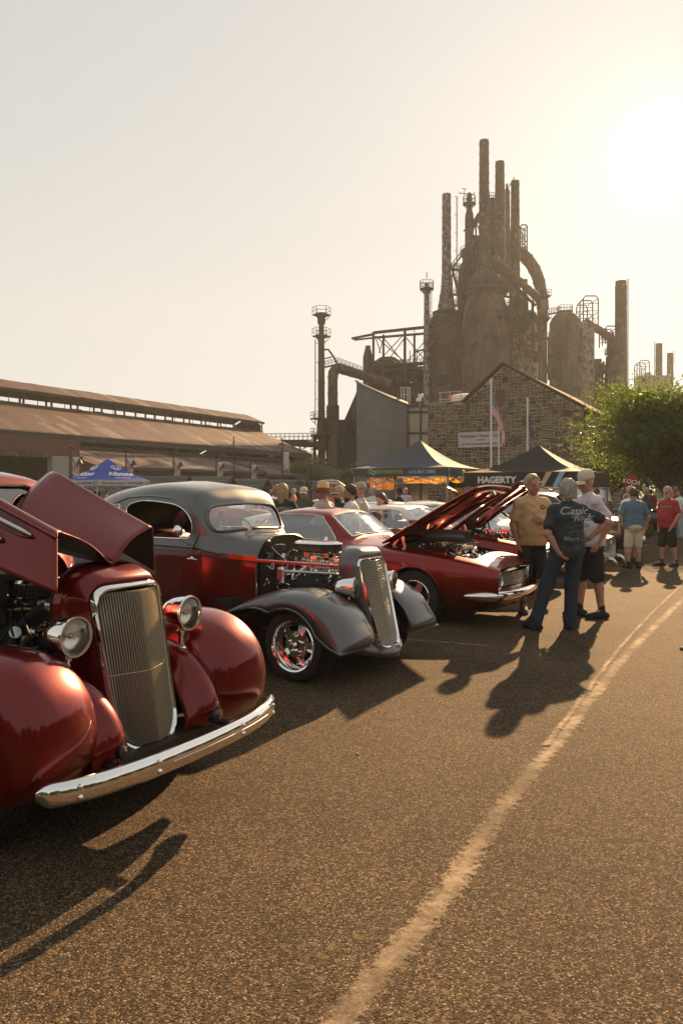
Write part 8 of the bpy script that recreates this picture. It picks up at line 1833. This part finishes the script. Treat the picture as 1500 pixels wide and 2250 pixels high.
		grow('hair', root, hs, K[hair], max(res * .6, .008), .03, cut=cutf, fold=lambda X, Yy, Z: .005 * np.sin(70 * Yy + 30 * Z + 8 * np.sin(25 * X)) * np.sin(38 * X - 22 * Z) + .005 * np.sin(60 * X + 45 * Z + 6 * np.sin(40 * Yy)))
	if cap:
		straw = cap == 'straw'; b = MB(); zb = .052 if not straw else .048
		b.lathe([(.104, zb - .012), (.105, zb + .02), (.100, zb + .06), (.078, zb + .098), (.04, zb + .112), (0, zb + .116)] if not straw else [(.098, zb - .01), (.096, zb + .05), (.088, zb + .10), (.06, zb + .125), (0, zb + .12)], 24, 0, HM @ Matrix.Translation((-.012, 0, 0)) @ Matrix.Diagonal((1.02, .86, 1, 1)))
		if straw: b.lathe([(.095, zb + .0), (.15, zb - .012), (.20, zb - .005), (.215, zb + .012), (.20, zb + .002), (.15, zb - .004), (.095, zb + .008)], 28, 0, HM @ Matrix.Translation((-.012, 0, 0)) @ Matrix.Diagonal((1.12, .95, 1, 1)))
		else: b.grid([[HM @ V_(.075 + .105 * r_ * math.cos(a * .95) * (1 - .1 * abs(a)), (.072 + .012 * r_) * math.sin(a), zb - .008 - .03 * r_ * r_ - .012 * abs(math.sin(a)) ** 2) for a in [PI * (k / 12 - .5) for k in range(13)]] for r_ in (-.3, 0, .4, .8, 1.0)])
		c = b.build('cap' if not straw else 'hat', CL[cap], root, smooth=60, solid=.004)
		if straw: bb = MB(); bb.lathe([(.101, zb + .004), (.100, zb + .03)], 24, 0, HM @ Matrix.Translation((-.012, 0, 0)) @ Matrix.Diagonal((1.02, .86, 1, 1))); bb.build('hat_band', K['hair_dark'], c)
	if beard: grow('beard', root, [('e', hp(.035, 0, -.075), (.066, .062, .055), ya), ('c', hp(.06, 0, -.11), hp(.05, 0, -.13), .035, .03)], K[beard], max(res * .6, .008), .02, fold=lambda X, Yy, Z: .003 * np.sin(90 * Yy + 60 * Z))
	for q in (1, -1): b = MB(); b.ball(hp(.081, q * .033, .010), (.010, .013, .007), 8, 6); b.build('eye', K['eye'], root)
	b = MB(); b.tube([hp(.088 - .3 * y * y * 10, y, -.058) for y in (-.024, -.012, 0, .012, .024)], .0055, 6); b.build('mouth', K['lip'], root)
	if glasses:
		dark = glasses == 'dark'; b = MB()
		for q in (1, -1): b.tube([hp(.098, q * .034 + .025 * math.cos(a), .008 + .018 * math.sin(a)) for a in [2 * PI * k / 16 for k in range(16)]], .0024, 5, closed=True); b.tube([hp(.096, q * .058, .012), hp(.0, q * .082, .012)], .0024, 5)
		b.tube([hp(.1, -.01, .012), hp(.1, .01, .012)], .0024, 5); g = b.build('glasses', K['black'] if dark else K['frame_metal'], root)
		if dark:
			for q in (1, -1): b = MB(); b.add([hp(.097, q * .034 + .025 * math.cos(a), .008 + .018 * math.sin(a)) for a in [2 * PI * k / 16 for k in range(16)]], [tuple(range(16))]); b.build('dark_lens', K['black'], g, smooth=0)
	root['tee'] = ''; del root['tee']
	bv = BVHTree.FromPolygons([Vector(v) for v in V], [tuple(f) for f in F_.tolist()])
	def back_print(items, front=False, name='shirt_print'):
		"""lettering or outlines laid on the cloth; items: (text or point lists, size, y, z, material[, shear])"""
		sgn = 1 if front else -1
		def drop(y, z):
			hit = bv.ray_cast(Vector((sgn * 2, y + ty, z)), Vector((-sgn, 0, 0))); return hit[0] + Vector((sgn * .005, 0, 0)) if hit[0] else Vector((sgn * .15, y, z))
		for it in items:
			b = MB()
			if isinstance(it[0], str):
				v, f = text_mesh(it[0], it[1], 'CENTER', 0, it[5] if len(it) > 5 else 0, 1.0, .002); b.add([drop(sgn * x + it[2], y + it[3]) for x, y, z in v], f)
			else:
				for ln in it[0]: b.tube([drop(sgn * x * it[1] + it[2], y * it[1] + it[3]) for x, y in ln], .0035, 4)
			b.build(name, it[4], root, smooth=0)
	return root, back_print
K['shirtwhite'] = mat('faded white shirt print', (.42, .42, .41), .8); K['shirtteal'] = mat('teal shirt print', (.10, .19, .22), .8); K['shirtgrey'] = mat('grey shirt print', (.20, .21, .22), .8); K['shirtdark'] = mat('dark shirt print', (.05, .05, .06), .8); K['shirtorange'] = mat('orange shirt print', (.5, .2, .05), .8)
CAR = [[(-1, -.1), (-.95, .12), (-.6, .2), (-.35, .45), (.3, .47), (.6, .2), (1, .1), (1.02, -.12), (.8, -.2), (-1, -.1)], [(-.3, .4), (-.45, .2), (.5, .2), (.3, .42)], [(.0, .2), (0, .42)], [(-.75, -.12), (-.62, -.3), (-.45, -.28), (-.4, -.12)], [(.4, -.15), (.5, -.34), (.7, -.34), (.78, -.16)], [(-.4, 0), (.9, 0)]]
V3 = lambda *a: Vector(a)
G3 = 'three men talking beside the red muscle cars'
o, pr = person('man in tan tee and black shorts facing the camera with hand on his chest', 1168, 10.5, -84, 1.86, 'tan tee', 'black shorts', True, 'skin_red', 'hair_blond', 0, None, 'clear', None, 'grey shoe', .03, {'l': (V3(.02, .13, -.27), V3(.21, -.10, -.24), V3(.15, -1, .25), V3(-1, -.1, 0), 1, .12), 'r': (V3(-.03, -.07, -.29), V3(.03, -.02, -.54))}, {'l': (-.05, .10, 0), 'r': (.04, -.13, 0)}, 14, 4, .0085, G3, fat=1.0)
pr([([[(.5 * math.cos(a) * (1 if k % 2 else .6), .38 * math.sin(a) * (1 if k % 2 else .6)) for k, a in enumerate([2 * PI * i / 14 for i in range(15)])], [(-.4, 0), (.4, 0)], [(-.3, -.2), (.3, -.2)]], .09, .10, 1.36, K['shirtdark'])], True)
o, pr = person('man in dark tee and jeans seen from behind with one hand on his hip', 1246, 9.2, 97, 1.78, 'dark slate tee', 'dark jeans', False, 'skin_red', 'hair_grey', 1, None, 'clear', None, 'black shoe', .04, {'l': (V3(-.05, .09, -.29), V3(-.10, -.03, -.52), V3(-.2, -.75, -.35), V3(1, 0, .2)), 'r': (V3(-.10, -.27, -.16), V3(-.04, -.06, -.36), V3(.1, .8, -.3), V3(1, 0, 0))}, {'l': (-.02, .40, 0), 'r': (-.02, -.02, 0), 'py': .0, 'ly': 25}, 18, 0, .0085, G3, fat=1.02)
pr([('Classic', .125, -.03, 1.40, K['shirtwhite'], .35), ('Rods', .125, -.14, 1.325, K['shirtwhite'], .35), (CAR, .135, -.07, 1.235, K['shirtteal']), ([[(-1, -.1), (-.5, .15), (.0, .0), (.5, .18), (1, 0)], [(-.9, -.3), (0, -.2), (.9, -.3)]], .12, -.07, 1.15, K['shirtgrey']), ('Muscle Cars', .07, -.06, 1.08, K['shirtgrey'], .35), ('HOT', .05, -.04, 1.33, K['shirtgrey']), ([[(-.6, 0), (-.3, -.3), (.3, -.3), (.6, 0)], [(-.3, -.5), (.3, -.5)]], .11, -.06, 1.02, K['shirtgrey'])])
o, pr = person('tall man in cream cap and lavender grey tee standing sideways in black shorts', 1298, 10.05, 192, 1.90, 'lavender grey tee', 'black shorts', True, 'skin_red', None, 0, 'cream cap', 'dark', None, 'black shoe', .06, {'l': (V3(-.14, .06, -.27), V3(-.02, .02, -.50), V3(.45, -.1, -.8), V3(0, -1, 0)), 'r': (V3(.02, -.06, -.28), V3(.15, .0, -.46))}, {'l': (-.06, .13, 0), 'r': (.10, -.10, 0), 'ly': -4}, 12, 14, .0085, G3, fat=1.02, lean=.03)
pr([([[(0, -.5), (.1, .5)], [(.1, -.5), (.2, .4)]], .10, .10, 1.36, K['shirtorange'])], True)
person('man in blue tee and khaki shorts seen from behind beside the black car', 1391, 16.4, 92, 1.70, 'blue tee', 'khaki shorts', True, 'skin', 'hair_dark', 0, None, None, None, 'black shoe', .05, {'l': (V3(-.03, .12, -.28), V3(.06, .09, -.52)), 'r': (V3(-.03, -.12, -.28), V3(.06, -.09, -.52))}, {'l': (0, .12, 0), 'r': (0, -.12, 0)}, 8, 0, .014, fat=1.15)
person('man in pale shirt and cap mostly hidden behind the man in blue', 1384, 17.3, -70, 1.74, 'white tee', 'black shorts', True, 'skin', None, 0, 'khaki cap', None, None, 'black shoe', .04, None, None, 0, 0, .018)
o, pr = person('man in red tee, dark shorts and sunglasses standing alone at the right edge', 1467, 16.9, 200, 1.74, 'red tee', 'black shorts', True, 'skin_red', 'hair_grey', 0, None, 'dark', 'hair_grey', 'black shoe', .05, {'l': (V3(-.02, .10, -.28), V3(.08, .02, -.50)), 'r': (V3(.0, -.08, -.29), V3(.08, .0, -.52))}, {'l': (-.08, .13, 0), 'r': (.10, -.10, 0)}, 14, 0, .012, fat=1.15)
pr([('PERFORMANCE', .045, .03, 1.33, K['shirtgrey'])], True)
CG = 'spectators behind the row of cars'
o, pr = person('long haired person in dark green lettered tee, hand raised to the head', 620, 13.6, 78, 1.77, 'dark green tee', 'dark jeans', False, 'skin_red', 'hair_blond', 2, None, None, None, 'black shoe', .03, {'l': (V3(.06, .22, -.05), V3(.10, .05, .20)), 'r': (V3(-.02, -.16, -.26), V3(.10, -.05, -.40))}, None, 0, 0, .013, CG)
pr([('PONTIAC', .095, 0, 1.33, K['shirtwhite']), ('EST.1926', .05, 0, 1.25, K['shirtwhite']), ('WIDE TRACK MOTORS', .025, 0, 1.19, K['shirtgrey'])])
person('man in olive tee and pale cap between the long haired person and the straw hat', 667, 17.5, -100, 1.72, 'olive tee', 'black shorts', True, 'skin', None, 0, 'cream cap', 'dark', None, 'black shoe', .04, None, None, 0, 0, .018, CG)
o, pr = person('man in wide straw hat and grey lettered tee turned to the left', 711, 12.4, 150, 1.76, 'grey tee', 'dark jeans', False, 'skin_red', None, 0, 'straw', 'dark', None, 'black shoe', .06, None, None, 25, 0, .013, CG, fat=1.1)
pr([('STEEL CITY', .06, 0, 1.36, K['shirtgrey']), ('CAR SHOW', .06, 0, 1.28, K['shirtgrey']), ([[(-.5, 0), (0, .3), (.5, 0), (0, -.3), (-.5, 0)]], .1, 0, 1.18, K['shirtorange'])])
o, pr = person('man in khaki cap and dark green tee just right of the straw hat', 746, 13.6, 205, 1.72, 'dark green tee', 'dark jeans', False, 'skin', None, 0, 'khaki cap', 'dark', 'hair_dark', 'black shoe', .03, None, None, 30, 0, .015, CG)
pr([([[(.5 * math.cos(a), .5 * math.sin(a)) for a in [2 * PI * i / 16 for i in range(17)]], [(-.3, 0), (.3, 0)]], .12, 0, 1.28, K['shirtwhite'])], True)
o, pr = person('bearded dark haired man in white tee turned to the left', 771, 12.3, 195, 1.74, 'white tee', 'dark jeans', False, 'skin_red', 'hair_dark', 0, None, None, 'hair_dark', 'black shoe', .03, None, None, -10, 6, .013, CG)
pr([([[(-.4, 0), (0, .3), (.4, 0)]], .06, .09, 1.36, K['shirtdark'])], True)
person('man in tan cap and grey tee looking away to the left behind the bearded man', 792, 13.4, 160, 1.78, 'grey tee', 'dark jeans', False, 'skin', None, 0, 'khaki cap', None, 'hair_dark', 'black shoe', .03, None, None, 20, 0, .015, CG)
person('woman in pink top with ponytail bending her head over the cream roof', 846, 14.2, 215, 1.60, 'pink top', 'pale jeans', False, 'skin_red', 'hair_dark', 2, None, None, None, 'black shoe', 0, None, None, 0, 25, .015, CG, lean=.06, fat=.92)
person('woman in white top and pale jeans walking far behind the man in red', 1492, 27, 190, 1.70, 'white tee', 'pale jeans', False, 'skin', 'hair_dark', 1, None, None, None, 'grey shoe', 0, None, None, 0, 0, .022, CG, fat=.95)
# far spectators share two bodies; the shirt colour comes from the object
K['objcol'] = bpy.data.materials.new('far shirt cloth'); t, b, o = nodes(K['objcol']); oi = nd(t, 'ObjectInfo'); t.links.new(oi.outputs['Color'], b.inputs['Base Color']); b.inputs['Roughness'].default_value = .9; CL['objcol'] = K['objcol']
far = [(432, 33, (.5, .45, .4), 'tiny spectator in pale shirt above the grey car roof'), (488, 30, (.6, .3, .2), 'distant spectator in orange shirt right of the tall plain lamp'), (548, 31, (.62, .58, .54), 'distant spectator in white cap left of the long haired person'), (560, 36, (.3, .08, .06), 'distant spectator in red shirt just left of the long haired person'), (592, 40, (.5, .2, .15), 'tiny spectator in rusty shirt beside the long haired person'), (645, 34, (.5, .16, .1), 'tiny spectator in red between the long haired person and the olive tee'), (728, 24, (.6, .2, .06), 'distant spectator in orange top behind the straw hat'), (818, 22, (.6, .57, .52), 'distant spectator in white shirt under the brown banner'), (876, 24, (.05, .05, .05), 'distant dark dressed spectator left of the navy tent leg'), (890, 30, (.4, .42, .45), 'distant spectator in grey by the far parked cars'),
	(236, 44, (.5, .3, .25), 'tiny spectator standing left of the blue tent leg'), (284, 42, (.06, .06, .07), 'tiny dark spectator under the right half of the blue tent'), (1310, 24, (.10, .09, .09), 'distant dark figure behind the tallest man'), (1418, 29, (.05, .05, .06), 'distant dark figure below the locust tree'), (1428, 33, (.25, .06, .05), 'tiny distant figure in dull red under the locust tree'), (1484, 36, (.55, .15, .05), 'tiny figure in orange at the far right edge')]
protos = []
for i, (px, Y, c, lb) in enumerate(far):
	if i < 2: o, _ = person(lb, px, Y, (70, -120)[i], 1.72 + .05 * i, 'objcol', 'dark jeans', False, 'skin', ('hair_dark', 'hair_grey')[i], i, None, None, None, 'black shoe', .03, None, None, 0, 0, .03, 'far spectators'); protos.append(o)
	else:
		o = copy_tree(protos[i % 2]); o['label'] = lb; p = Q(px, 1080, Y); o.location = (p.x, p.y, 0); o.rotation_euler.z = (i * 1.9) % 6.28
	for ch in ALLC.get(o.name, []):
		if ch.name.startswith('shirt'): ch.color = (*c, 1)
# ================================================================== trees and planting
def leaf_mat(name, col, tcol, k=.5):
	m = bpy.data.materials.new(name); t, b, o = nodes(m); oi = nd(t, 'NewGeometry'); r_ = ramp(t, [(0, tuple(c * .55 for c in col)), (.6, col), (1, tuple(c * 1.5 for c in col))], oi.outputs['Random Per Island'])
	t.links.new(r_.outputs[0], b.inputs['Base Color']); b.inputs['Roughness'].default_value = .55; tr = nd(t, 'BsdfTranslucent', Color=(*tcol, 1)); mx = t.nodes.new('ShaderNodeMixShader'); mx.inputs[0].default_value = k
	t.links.new(b.outputs[0], mx.inputs[1]); t.links.new(tr.outputs[0], mx.inputs[2]); t.links.new(mx.outputs[0], o.inputs[0]); return m
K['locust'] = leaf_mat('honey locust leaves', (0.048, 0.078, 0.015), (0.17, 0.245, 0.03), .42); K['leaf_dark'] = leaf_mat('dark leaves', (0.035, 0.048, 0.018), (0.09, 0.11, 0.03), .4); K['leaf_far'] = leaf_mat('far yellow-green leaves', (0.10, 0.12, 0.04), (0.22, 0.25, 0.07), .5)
K['bark'] = noisy('grey bark', [(.3, (0.06, 0.05, 0.04)), (.7, (0.12, 0.10, 0.08))], 12, .9, bumpd=.02, stretch=(1, 1, .2))
def leaves(root, pts, size, m, rs, name='crown', droop=.3, aspect=.5):
	"""one leaf-spray face per point"""
	n = len(pts); P_ = np.array(pts); a = rs.uniform(0, 2 * PI, n); tilt = rs.normal(0, .6, n); s = size * rs.uniform(.6, 1.4, n)
	X = np.stack([np.cos(a) * np.cos(tilt), np.sin(a) * np.cos(tilt), np.sin(tilt) - droop], 1); X /= np.linalg.norm(X, axis=1)[:, None]
	B = rs.normal(0, 1, (n, 3)); Yv = np.cross(X, B); Yv /= np.linalg.norm(Yv, axis=1)[:, None] + 1e-9
	X *= s[:, None]; Yv *= (s * aspect)[:, None]
	v = np.empty((n, 4, 3)); v[:, 0] = P_ - X; v[:, 1] = P_ - Yv * .8 + X * .1; v[:, 2] = P_ + X; v[:, 3] = P_ + Yv * .8 + X * .1
	me = bpy.data.meshes.new(name); me.vertices.add(4 * n); me.vertices.foreach_set('co', v.reshape(-1)); me.loops.add(4 * n); me.loops.foreach_set('vertex_index', np.arange(4 * n, dtype=np.int32)); me.polygons.add(n); me.polygons.foreach_set('loop_start', np.arange(0, 4 * n, 4, dtype=np.int32)); me.polygons.foreach_set('loop_total', np.full(n, 4, dtype=np.int32)); me.materials.append(m); me.update(calc_edges=True)
	return link(name, me, root)
def tree(name, label, loc, h_trunk, crown_c, crown_r, n_limbs, n_leaf, size, m, seed=1, group=None, trunk_r=.14, twig=True, flat=.8):
	root = thing(name, label, 'tree', loc, 0, group); rnd = random.Random(seed); rs = np.random.RandomState(seed); cc = Vector(crown_c)
	tk = MB(); base = [Vector((0, 0, -.05)), Vector((.03, .02, h_trunk * .5)), Vector((cc.x * .2, cc.y * .2, h_trunk)), Vector((cc.x * .6, cc.y * .6, h_trunk + (cc.z - h_trunk) * .7)), cc + Vector((0, 0, crown_r[2] * .5))]
	tp = spl(base, 6); tk.tube(tp, [trunk_r * (1.25 if i == 0 else 1) * (1 - .85 * i / (len(tp) - 1)) for i in range(len(tp))], 10); tk.build('trunk', K['bark'], root)
	pts = []
	for k in range(n_limbs):
		i = int(len(tp) * (.45 + .5 * rnd.random())); i = min(i, len(tp) - 1); p0 = tp[i]; a = 2 * PI * k * .618 * 1.0; el = rnd.uniform(-.25, .9); R_ = rnd.uniform(.75, 1.05)
		p1 = cc + Vector((crown_r[0] * math.cos(a) * math.cos(el), crown_r[1] * math.sin(a) * math.cos(el), crown_r[2] * math.sin(el))) * R_
		mid = p0.lerp(p1, .5) + Vector((0, 0, .12 * (p1 - p0).length)); lp = spl([p0, mid, p1], 6); L = MB(); L.tube(lp, [trunk_r * .38 * (1 - .85 * q / (len(lp) - 1)) for q in range(len(lp))], 6); L.build('limb', K['bark'], root)
		nsub = max(3, int(n_leaf / n_limbs / 55))
		for s in range(nsub):
			f = rnd.uniform(.35, 1.0); q = lp[min(len(lp) - 1, int(f * len(lp)))]; d = Vector((rnd.gauss(0, 1), rnd.gauss(0, 1), rnd.gauss(.1, .6))).normalized() * rnd.uniform(.2, .42) * crown_r[0]
			c = q + d; sp = crown_r[0] * rnd.uniform(.08, .17)
			if twig and s % 3 == 0: T_ = MB(); T_.tube([q, q.lerp(c, .6) + Vector((0, 0, .04)), c], [.018, .012, .005], 5); T_.build('twig', K['bark'], root)
			g = rs.normal(0, 1, (55, 3)) * np.array([sp * 1.5, sp * 1.5, sp * flat * .55]); pts.append(np.array(c) + g)
	pts = np.concatenate(pts); leaves(root, pts, size, m, rs); return root
p = Q(1462, 1080, 31)
tree('honey_locust_tree', 'big sunlit honey locust tree at the right in front of the stone building', (p.x, p.y, 0), 1.5, (.2, 0, 3.55), (2.75, 2.4, 2.5), 44, 36000, .085, K['locust'], 5, trunk_r=.17)
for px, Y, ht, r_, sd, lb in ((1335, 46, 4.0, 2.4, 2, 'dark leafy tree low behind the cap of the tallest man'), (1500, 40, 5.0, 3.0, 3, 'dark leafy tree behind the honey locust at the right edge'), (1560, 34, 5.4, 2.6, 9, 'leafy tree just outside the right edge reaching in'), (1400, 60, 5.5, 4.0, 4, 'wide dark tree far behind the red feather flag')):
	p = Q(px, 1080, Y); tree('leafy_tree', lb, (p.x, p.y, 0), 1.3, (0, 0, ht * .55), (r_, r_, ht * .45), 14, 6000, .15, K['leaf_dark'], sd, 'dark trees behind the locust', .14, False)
for px, Y, ht, r_, sd, lb in ((668, 118, 6.2, 4.0, 6, 'sunlit far tree seen through the gap right of the shed'), (700, 128, 5.0, 3.6, 7, 'low far bush tree behind the posts of the dust catcher'), (790, 75, 4.2, 1.7, 8, 'small green tree against the dark plant left of the curved wall'), (765, 80, 3.4, 1.6, 12, 'smaller green shrub tree left of the curved wall')):
	p = Q(px, 1080, Y); tree('far_tree', lb, (p.x, p.y, 0), 1.2, (0, 0, ht * .55), (r_, r_, ht * .45), 10, 3500, .26, K['leaf_far'], sd, 'distant trees', .14, False)
def shrub(label, px, py, Y, r_, n, m, sd, h_=.5):
	p = Q(px, 1080, Y); root = thing('shrub', label, 'shrub', (p.x, p.y, 0)); rs = np.random.RandomState(sd); a = rs.normal(0, 1, (n, 3)); a /= np.linalg.norm(a, axis=1)[:, None]; a *= rs.uniform(.5, 1, (n, 1)) ** .5
	s = MB()
	for k in range(7): s.tube([(0, 0, 0), (r_ * .5 * math.cos(k), r_ * .5 * math.sin(k), h_ * .8)], .015, 5)
	s.build('stem', K['bark'], root); leaves(root, a * np.array([r_, r_, h_ * .5]) + np.array([0, 0, h_ * .55]), .07, m, rs, 'foliage')
shrub('low yellow-green shrub below the red feather flag', 1362, 1105, 24, .75, 1600, K['locust'], 3, .95); shrub('yellow-green grass clump right of the low shrub', 1393, 1110, 25, .6, 900, K['locust'], 4, .7)
# wooded skyline along the far edge of the site and behind the photographer
def woodland(label, name, pts, hh, n, size, sd):
	rs = np.random.RandomState(sd); P_ = []; root = None
	for x, y, r_, h_ in pts:
		k = int(n * r_ * h_ / 40); a = rs.normal(0, 1, (k, 3)); a /= np.linalg.norm(a, axis=1)[:, None]; a *= rs.uniform(.6, 1, (k, 1)); P_.append(a * np.array([r_, r_, h_ * .52]) + np.array([x, y, h_ * .5]))
	o = leaves(None, np.concatenate(P_), size, K['leaf_dark'], rs, name); o['kind'] = 'stuff'; return o
rnd = random.Random(12)
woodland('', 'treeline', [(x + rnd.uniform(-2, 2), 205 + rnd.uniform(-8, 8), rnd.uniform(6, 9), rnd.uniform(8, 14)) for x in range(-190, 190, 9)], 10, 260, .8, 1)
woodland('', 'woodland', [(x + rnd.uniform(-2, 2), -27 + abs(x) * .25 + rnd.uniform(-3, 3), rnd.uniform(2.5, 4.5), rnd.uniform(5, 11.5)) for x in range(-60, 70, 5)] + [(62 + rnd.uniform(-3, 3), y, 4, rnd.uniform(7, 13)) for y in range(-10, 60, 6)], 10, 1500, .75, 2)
# ================================================================== warm evening haze
hz = bpy.data.materials.new('evening haze'); hz.use_nodes = True; t = hz.node_tree; t.nodes.clear()
pv = nd(t, 'VolumePrincipled'); pv.inputs['Color'].default_value = (0.85, 0.88, 0.88, 1); pv.inputs['Density'].default_value = 0.0004; pv.inputs['Anisotropy'].default_value = 0.3
mo = nd(t, 'OutputMaterial'); t.links.new(pv.outputs[0], mo.inputs['Volume'])
b = MB(); b.box((40, 130, 40.5), (620, 420, 83)); hzo = b.build('haze', hz, smooth=0); hzo['kind'] = 'stuff'
